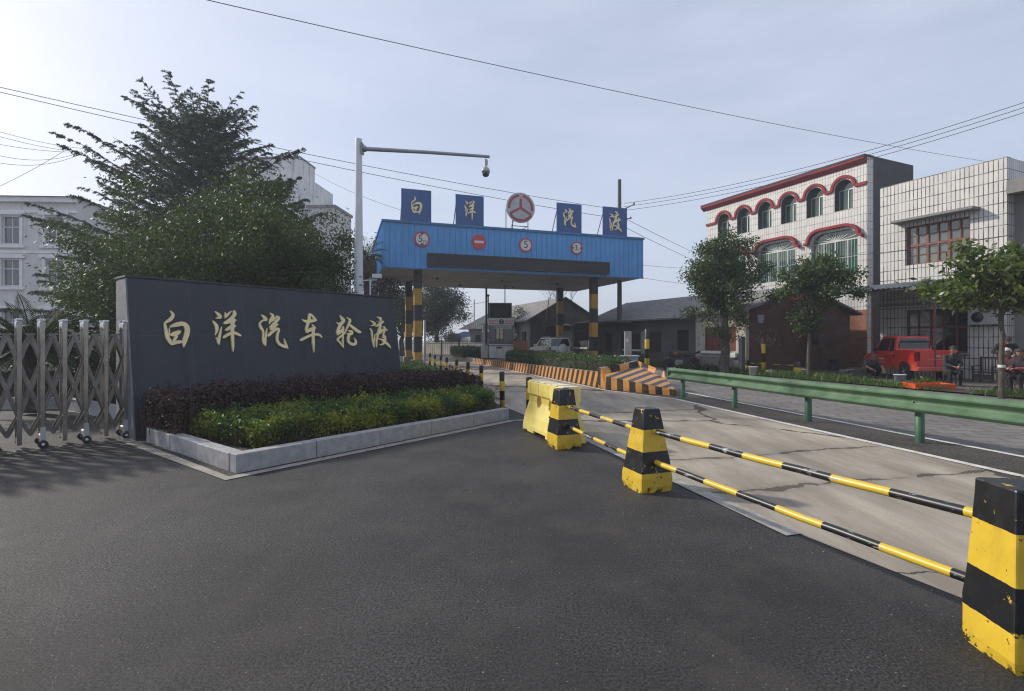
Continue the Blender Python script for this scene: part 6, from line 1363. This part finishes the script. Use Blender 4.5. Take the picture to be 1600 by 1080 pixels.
# two seated at the right edge
q = P(1583, 600, 15.9); stool('brown wooden stool under the white-haired person', q.x, q.y, .34, wood, .3); person('white-haired person in a maroon jacket sitting and facing left by the slim trunk', (q.x, q.y, GY), R(100), sitting(.42, .12, .12, .40, ((.20, .24, .68), (.06, .42, .66))), (.06, .018, .02), (.015, .014, .016), (.55, .52, .48), head_dir=(0, 1, -.4))
q = P(1606, 600, 14.9); stool('brown wooden stool cut by the right edge under the person in black', q.x, q.y, .34, wood, .2); person('person in a black jacket with a pink forearm sitting at the right edge', (q.x, q.y, GY), R(95), sitting(.42, .12, .13, .42, ((.20, .26, .70), (.10, .50, .70))), (.016, .016, .018), (.012, .012, .014), (.035, .028, .024), head_dir=(0, 1, -.25), sleeve=(.42, .07, .09))
q = P(1541, 590, 18.3); bench('dark bamboo armchair against the tiled wall behind the slim trunk', q.x, q.y, ERZ)

# ================================================================== TREES AND PLANTS
def limb(mb, a, b, r0, r1, wob=.06, k=5, up=.12):
    a = Vector(a); b = Vector(b); L = (b-a).length; pts = []
    for i in range(k+1):
        t = i/k; pts.append(a+(b-a)*t+Vector((random.uniform(-1, 1), random.uniform(-1, 1), random.uniform(-.5, .5)))*wob*L*sin(pi*t)+Vector((0, 0, up*L*sin(pi*t))))
    mb.tube(pts, [r0+(r1-r0)*i/k for i in range(k+1)], 7); return pts
def tree(name, label, base, trunk, rt, cc, cr, nclump, cl_r, leafm, lsize, nleaf, barkm, group=None, cat='tree', surf=.55, nlimb=14, up=.3, asp=.45, lean=(0, 0), flat=1.0, extra=None, boxy=False):
    """trunk + limbs, crown of leaves gathered in clumps inside an uneven ellipsoid; cc is the crown centre above the base"""
    t = thing(name, label, cat, base, 0, group); cc = Vector(cc); k = nclump
    dirs = unit(rng.normal(size=(k, 3))); rad = rng.uniform(0, 1, k)**surf
    lump = 1+.13*np.sin(dirs[:, 0]*5+dirs[:, 2]*4+base[0])+.12*np.sin(dirs[:, 1]*7-dirs[:, 2]*3+base[1])
    if boxy: lump = lump*.97/(np.abs(dirs)**3).sum(1)**(1/3)
    C = np.array(cc)+dirs*np.array(cr)*(rad*lump)[:, None]; C = C[C[:, 2] > cc.z-cr[2]*.92]
    if extra is not None: C = np.concatenate([C, np.array(extra)])
    per = rng.integers(int(nleaf/len(C)*.5), int(nleaf/len(C)*1.5)+2, len(C)); idx = np.repeat(np.arange(len(C)), per)
    g = rng.normal(size=(len(idx), 3))*cl_r*.5*np.array([1, 1, .7*flat]); pts = C[idx]+g
    quads_mesh(leaf_quads(pts, lsize, asp, up), 4, 'crown', leafm, t)
    mb = MB(); top = Vector((lean[0], lean[1], trunk)); pt = [Vector((lean[0]*i/6+random.uniform(-.4, .4)*rt*(i > 0), lean[1]*i/6+random.uniform(-.4, .4)*rt*(i > 0), trunk*i/6)) for i in range(7)]
    mb.tube([pt[0]-Vector((0, 0, .1))]+pt, [rt*1.35]+[rt*(1.2-.08*i if i else 1.25) *(.95 if i > 3 else 1) for i in range(7)], 12)
    order = list(range(len(C))); random.Random(3).shuffle(order)
    for i in order[:nlimb]:
        e = Vector(C[i]); s_ = pt[-1]*random.uniform(.86, 1.0); p = limb(mb, s_, s_+(e-s_)*.9, rt*.42, rt*.10, .07)
        for _ in range(2): a = p[3]; e2 = a+Vector((random.gauss(0, 1), random.gauss(0, 1), random.uniform(0, 1)))*cl_r*.9; limb(mb, a, e2, rt*.16, rt*.05, .06, 4)
    mb.build('trunk', barkm, t); return t
# round evergreen behind the sign
tree('evergreen_tree', 'broad round glossy evergreen standing right behind the dark sign wall', (-7.55, 14.2, 0), 1.4, .16, (0, 0, 3.05), (3.35, 2.7, 2.6), 420, .46, m['leaf_osm'], .088, 150000, m['barkdark'], surf=.36, nlimb=26, boxy=True, extra=[(-1.6-1.9*random.random(), random.uniform(-1.9, .8), .7+2.3*random.random()) for _ in range(70)])
# sapling tops that break the outline right of it, dead palm and dark conifers by the camera pole
def fronds(name, label, base, h, n, L, width, leafm, tilt, trunk_r, droop=.9, cat='palm', leaf_n=26, dead=0, deadm=None):
    t = thing(name, label, cat, base); Q = []; D = []; mb = MB(); mb.tube([(0, 0, -.05), (.03, 0, h*.5), (0, .02, h)], [trunk_r*1.2, trunk_r, trunk_r*.9], 9); mb.build('trunk', m['barkdark'], t); rb = MB()
    for i in range(n+dead):
        a = i*2.39996+rng.uniform(-.2, .2); el = (tilt[0]+(tilt[1]-tilt[0])*((i+.5)/max(n, 1))) if i < n else rng.uniform(-1.25, -.8); Ln = L*rng.uniform(.8, 1.1)*(.8 if i >= n else 1)
        p = np.array([0, 0, h]); d = np.array([cos(a)*cos(el), sin(a)*cos(el), sin(el)]); pts = [p]; st = Ln/12
        for j in range(12):
            d = unit(d+np.array([0, 0, -droop*st*(.35 if j < 3 else 1)/Ln*1.4])); p = p+d*st; pts.append(p)
        rb.tube(pts, [.016*(1-j/14)+.004 for j in range(13)], 5)
        for j in range(leaf_n):
            u = 1.2+10.6*j/leaf_n; b = int(u); c_ = pts[b]+(pts[b+1]-pts[b])*(u-b); ax = unit(pts[b+1]-pts[b]); sd = unit(np.cross(ax, [0, 0, 1])); ll = width*(sin(pi*min(1, (u+1.5)/13))**.7)
            for s_ in (-1, 1):
                dv = unit(sd*s_+ax*.55+np.array([0, 0, .30])); e = c_+dv*ll; nw = ax*(.012*max(1, L) if dead else .024); mid = c_+dv*ll*.5
                (Q if i < n else D).append([c_-nw, mid-nw*.8+np.array([0, 0, .01]), e, mid+nw*.8])
    if dead: quads_mesh(np.array(D), 4, 'dead_fronds', deadm, t)
    quads_mesh(np.array(Q), 4, 'crown', leafm, t); rb.build('frond_stalks', m['bark'] if dead else leafm, t); return t
fronds('sago_palm', 'dark green sago palm spreading its fronds behind the sliding gate at the left edge', (-10.2, 10.9, .1), 1.15, 46, 1.55, .24, m['cycad'], (.05, 1.25), .17, .9, leaf_n=34)
fronds('fan_palm', 'shaggy palm with brown hanging dead fronds behind the camera pole', P(572, 500, 27)[:2]+(0,), 5.9, 26, 1.5, .34, m['leaf_dark'], (-.1, 1.3), .16, .9, leaf_n=18, dead=34, deadm=m['deadfrond'])
tree('conifer', 'dark narrow evergreen between the camera pole and the canopy', P(588, 500, 32)[:2]+(0,), 1.5, .14, (0, 0, 4.4), (1.2, 1.2, 3.6), 60, .7, m['leaf_dark'], .15, 12000, m['barkdark'])
tree('evergreen_tree', 'small leafy tree poking out at the right shoulder of the round evergreen', P(505, 500, 19)[:2]+(0,), 2.2, .07, (0, 0, 3.5), (1.0, .9, 1.35), 26, .42, m['leaf_osm'], .10, 4500, m['barkdark'], surf=.5)
tree('bare_shrub', 'dull brownish shrub below the dead palm behind the sign wall', P(545, 500, 18)[:2]+(0,), 1.0, .06, (0, 0, 2.3), (1.5, 1.0, 1.3), 40, .5, m_leaf('brown_leaf', (.05, .045, .03), (.09, .075, .05), .15, .7), .09, 6000, m['barkdark'], cat='shrub')
# cedar
def cedar(name, label, base, H, Rm, seed, z0=.8, n=120, k=32, tuft=6, lean=(0, 0)):
    t = thing(name, label, 'tree', base); r_ = np.random.default_rng(seed); mb = MB()
    mb.tube([(lean[0]*i/8, lean[1]*i/8, H*i/8) for i in range(9)], [H*.022*(1-i/8.6)+.01 for i in range(9)], 10); Qs = []
    for b in range(n):
        f = ((b+.5)/n)**1.05; zb = z0+(H-z0)*f*.97; az = b*2.39996+r_.uniform(-.3, .3); env = sqrt(max(0, 1-f*f))*(.88+.14*sin(f*23))+.03; Ln = Rm*env*r_.uniform(.72, 1.22)
        p = np.array([lean[0]*zb/H, lean[1]*zb/H, zb]); el = .10+.50*f**3+r_.uniform(-.12, .16); seg = 12; pts = [p]; curl = r_.uniform(-.5, .5)
        for j in range(seg):
            u = j/seg; e_ = el+.30*u-.75*max(0, u-.72)*2.2+.08*sin(j*1.7+b); a_ = az+curl*u*.5
            p = p+np.array([cos(a_)*cos(e_), sin(a_)*cos(e_), sin(e_)])*Ln/seg; pts.append(p)
        pts = np.array(pts); mb.tube(pts, [max(.006, .045*(Ln/5)*(1-j/(seg+1))) for j in range(seg+1)], 5)
        nt_ = int(k*Ln/Rm*2.4)+6
        for i in range(nt_):
            u = r_.uniform(.12, 1)*seg*.999; j = int(u); c_ = pts[j]+(pts[j+1]-pts[j])*(u-j); ax = unit(pts[j+1]-pts[j]); sd = unit(np.cross(ax, [0, 0, 1.])); s_ = 1 if r_.random() < .5 else -1
            dv = unit(ax*r_.uniform(.5, 1.1)+sd*s_*r_.uniform(.5, 1.2)+np.array([0, 0, r_.uniform(-.42, .2)])); tl = r_.uniform(.25, .66)*(1.25-1.0*u/seg)*min(1.15, Ln/2.4+.25)
            sgn = 7; q = c_; d2 = dv; tw = [c_]
            for _ in range(sgn): d2 = unit(d2+np.array([0, 0, -.10])+r_.normal(0, .06, 3)); q = q+d2*tl/sgn; tw.append(q)
            tw = np.array(tw)
            # thin twig ribbons
            for a, b2 in zip(tw[:-1], tw[1:]):
                o_ = np.array([0, 0, .006]); Qs.append([a-o_, b2-o_, b2+o_, a+o_])
            m_ = tuft*sgn; pp = tw[r_.integers(0, sgn+1, m_)]+r_.normal(0, .012, (m_, 3)); nd = unit(r_.normal(size=(m_, 3))+np.array([0, 0, .5])+unit(tw[-1]-tw[0])*.6); nl = r_.uniform(.03, .06, m_)[:, None]
            sdv = unit(np.cross(nd, r_.normal(size=(m_, 3))))*.011; e = pp+nd*nl
            Qs.extend(np.stack([pp-sdv, e-sdv*.4, e+sdv*.4, pp+sdv], 1))
    quads_mesh(np.array(Qs), 4, 'crown', m['leaf_cedar'], t); mb.build('trunk', m['barkdark'], t)
cedar('cedar_tree', 'tall dark cedar with spiky upswept branches, the biggest tree', (-12.35, 19.5, 0), 10.2, 4.7, 21, z0=1.6, n=290, lean=(.6, 0))
cedar('cedar_tree', 'smaller cedar top with curved branches right of the big cedar', (-9.0, 19.6, 0), 7.6, 2.4, 22, z0=3.2, n=46)
# street trees
q = G(1133, 583, .04); tree('street_tree', 'round street tree with a thick mottled trunk before the cream plaster front', tuple(q), 2.9, .19, (.05, 0, 4.45), (1.7, 1.6, 1.75), 125, .44, m['leaf_street'], .135, 24000, m['bark'], 'street trees along the verge', extra=[(-.75, 0, 2.35), (.6, .1, 2.2), (-.45, -.1, 1.9), (.1, -.2, 1.65), (.75, 0, 2.45), (-1.4, 0, 2.9), (-1.7, .1, 2.7)])
q = G(1264, 590, .04); tree('street_tree', 'ragged street tree with a slim trunk before the dark brick wall', tuple(q), 2.6, .075, (.35, 0, 3.95), (1.75, 1.5, 1.2), 46, .40, m['leaf_street'], .15, 8500, m['bark'], 'street trees along the verge', surf=.75, extra=[(0, 0, 2.6), (-.5, .1, 2.4), (.2, 0, 2.2), (-.2, 0, 2.0)])
q = G(1565, 621, .04); t3_ = tree('street_tree', 'broad-leaved tree with a bare slim trunk tied with a white band at the right edge', tuple(q), 2.5, .062, (.15, 0, 3.25), (1.8, 1.5, 1.0), 90, .36, m['leaf_big'], .20, 6500, m['bark'], 'street trees along the verge', up=.9)
MB().tube([(0, 0, .80), (0, 0, .87)], .085, 10).build('white_band', m['signwhite'], t3_)
# trees beyond the canopy
tree('broad_tree', 'big dark hazy broadleaf tree beyond the far road gate', P(683, 500, 55)[:2]+(0,), 2.4, .3, (0, 0, 4.6), (3.2, 3.0, 3.2), 130, .95, m['leaf_far'], .22, 22000, m['barkdark'])
tree('broad_tree', 'greyish tree half hidden behind the banded left columns', P(628, 500, 50)[:2]+(0,), 2.2, .25, (0, 0, 4.4), (2.1, 2.3, 3.2), 70, .85, m['leaf_far'], .2, 10000, m['barkdark'])
tree('small_tree', 'small dark bushy tree against the gabled house left wall', P(812, 540, 44)[:2]+(0,), .8, .1, (0, 0, 2.4), (1.0, 1.0, 1.9), 30, .6, m['leaf_dark'], .14, 5000, m['barkdark'])
tree('small_tree', 'little far tree under the big hazy tree', P(704, 540, 62)[:2]+(0,), .8, .1, (0, 0, 1.7), (1.3, 1.2, 1.2), 20, .5, m['leaf_far'], .16, 2500, m['barkdark'])
def bare_tree(label, base, H, seed):
    t = thing('bare_tree', label, 'tree', base); r_ = random.Random(seed); mb = MB()
    def grow(p, d, L, r, lv_):
        e = p+d*L; mb.tube([p, p+d*L*.5+Vector((r_.uniform(-.05, .05), 0, r_.uniform(-.05, .05)))*L, e], [r, r*.85, r*.65], 5)
        if lv_ == 0: return
        for _ in range(3 if lv_ > 1 else 4): grow(e, (d+Vector((r_.uniform(-.9, .9), r_.uniform(-.9, .9), r_.uniform(-.1, .6)))).normalized(), L*r_.uniform(.55, .8), r*.55, lv_-1)
    grow(Vector((0, 0, 0)), Vector((.05, 0, 1)), H*.38, .09, 5); mb.build('trunk', m['barkdark'], t)
bare_tree('leafless twiggy tree rising behind the gabled house roof', P(868, 540, 50)[:2]+(0,), 6.6, 4)
# grass and weeds on the verge
def grass(name, polys, dens, h, wdt=.012):
    Q = []
    for (x0, y0), (x1, y1), wd, hm in polys:
        L = sqrt((x1-x0)**2+(y1-y0)**2); n = int(L*wd*dens); t = rng.uniform(0, 1, n); s_ = rng.normal(0, .33, n)*wd; nx, ny = (y1-y0)/L, -(x1-x0)/L
        p = np.column_stack([x0+(x1-x0)*t+nx*s_, y0+(y1-y0)*t+ny*s_, np.full(n, .02)]); a = rng.uniform(0, 2*pi, n); ln = rng.uniform(.4, 1.15, n)*h*hm*(.6+.8*np.abs(np.sin(t*L*2.1+s_*3))); bend = rng.uniform(.1, .7, n)
        d = np.column_stack([np.cos(a)*bend, np.sin(a)*bend, np.ones(n)]); d = unit(d)*ln[:, None]; sd = np.column_stack([-np.sin(a), np.cos(a), np.zeros(n)])*wdt
        mid = p+d*.55; tip = p+d+np.column_stack([np.cos(a), np.sin(a), -.3*np.ones(n)])*(ln*.25)[:, None]
        Q.append(np.stack([p-sd, mid-sd*.8, tip, mid+sd*.8], 1)); 
    o = quads_mesh(np.concatenate(Q), 4, name, m['grass']); o['kind'] = 'stuff'; return o
V2 = lambda d, k=.5: (V0(d)+k, d)
grass('verge_grass', [(V2(15.6, .15), V2(18.2, .2), .7, .7), (V2(18.2, .3), V2(22.0), 1.2, .9), (V2(22), V2(28.5), 1.3, .9), (V2(28.5), V2(36), 1.3, .9), (V2(9), V2(14.8), 1.2, .7)], 520, .30)
sheet('verge_soil', [(V0(0)-.1, 0), (V0(14)-.1, 14), (V0(36)-.1, 36), (V0(36)+1.1, 36), (V0(14)+1.1, 14), (V0(0)+1.1, 0)], .052, m['soil'])
for i, (px, py, s_, lb_) in enumerate(((1445, 603, .28, 'bright green leafy weed beside the orange tray'), (1075, 580, .4, 'leafy weeds below the motorcycle'), (1105, 580, .38, 'weeds with pale litter at the foot of the cream plaster front'))):
    q = G(px, py, .03); P_ = np.array([0, 0, s_*.5])+rng.normal(size=(420, 3))*np.array([s_*.8, s_*.6, s_*.25]); o = quads_mesh(leaf_quads(P_, .09, .6, .8), 4, 'weed_clump', m['leaf_big'] if i == 0 else m['leaf_hedge2']); o.location = q; tag(o, lb_, 'weeds', 'weeds on the verge', 'stuff')

# grit, crumbs and dry leaves swept against the kerbs and barriers
def grit(name, spots, mt, size):
    Q = []
    for (x, y), sx, sy, n in spots:
        p = np.column_stack([x+rng.normal(0, sx, n), y+rng.normal(0, sy, n), np.full(n, .006)+rng.uniform(0, .004, n)]); Q.append(leaf_quads(p, size, .7, 3.5))
    o = quads_mesh(np.concatenate(Q), 4, name, mt); o['kind'] = 'stuff'
kk_ = [((K(a, -.06)[0], K(a, -.06)[1]), .22, .1, 26) for a in np.linspace(.2, 5, 12)]+[((K(-.05, b)[0], K(-.05, b)[1]), .1, .2, 18) for b in np.linspace(.3, 3, 5)]
grit('road_grit', kk_+[((1.4+.3*i, 5.6-.95*i), .3, .5, 30) for i in range(4)]+[((0, 5), 2.6, 2.0, 70), ((-3, 5), 2, 1.5, 40)], mat('pale_grit', (.24, .22, .19), .9), .011)
grit('dry_leaves', kk_[::2]+[((.9, 7.2), .5, .5, 10), ((1, 4), 1.6, 1.4, 8)], mat('dry_leaf', (.16, .10, .045), .8, 0, .5, 8), .028)

# ================================================================== HAZE
HZ = 0.0018
if HZ > 0:
    hm = bpy.data.materials.new('haze'); hm.use_nodes = True; t_ = hm.node_tree; t_.nodes.remove(t_.nodes['Principled BSDF']); pv = t_.nodes.new('ShaderNodeVolumePrincipled')
    pv.inputs['Color'].default_value = (.86, .91, 1, 1); pv.inputs['Density'].default_value = HZ; pv.inputs['Anisotropy'].default_value = .3
    t_.links.new(pv.outputs[0], t_.nodes['Material Output'].inputs['Volume'])
    ho = MB().bb(-950, 950, -350, 1550, -1.1, 20).build('haze', hm); ho['kind'] = 'stuff'
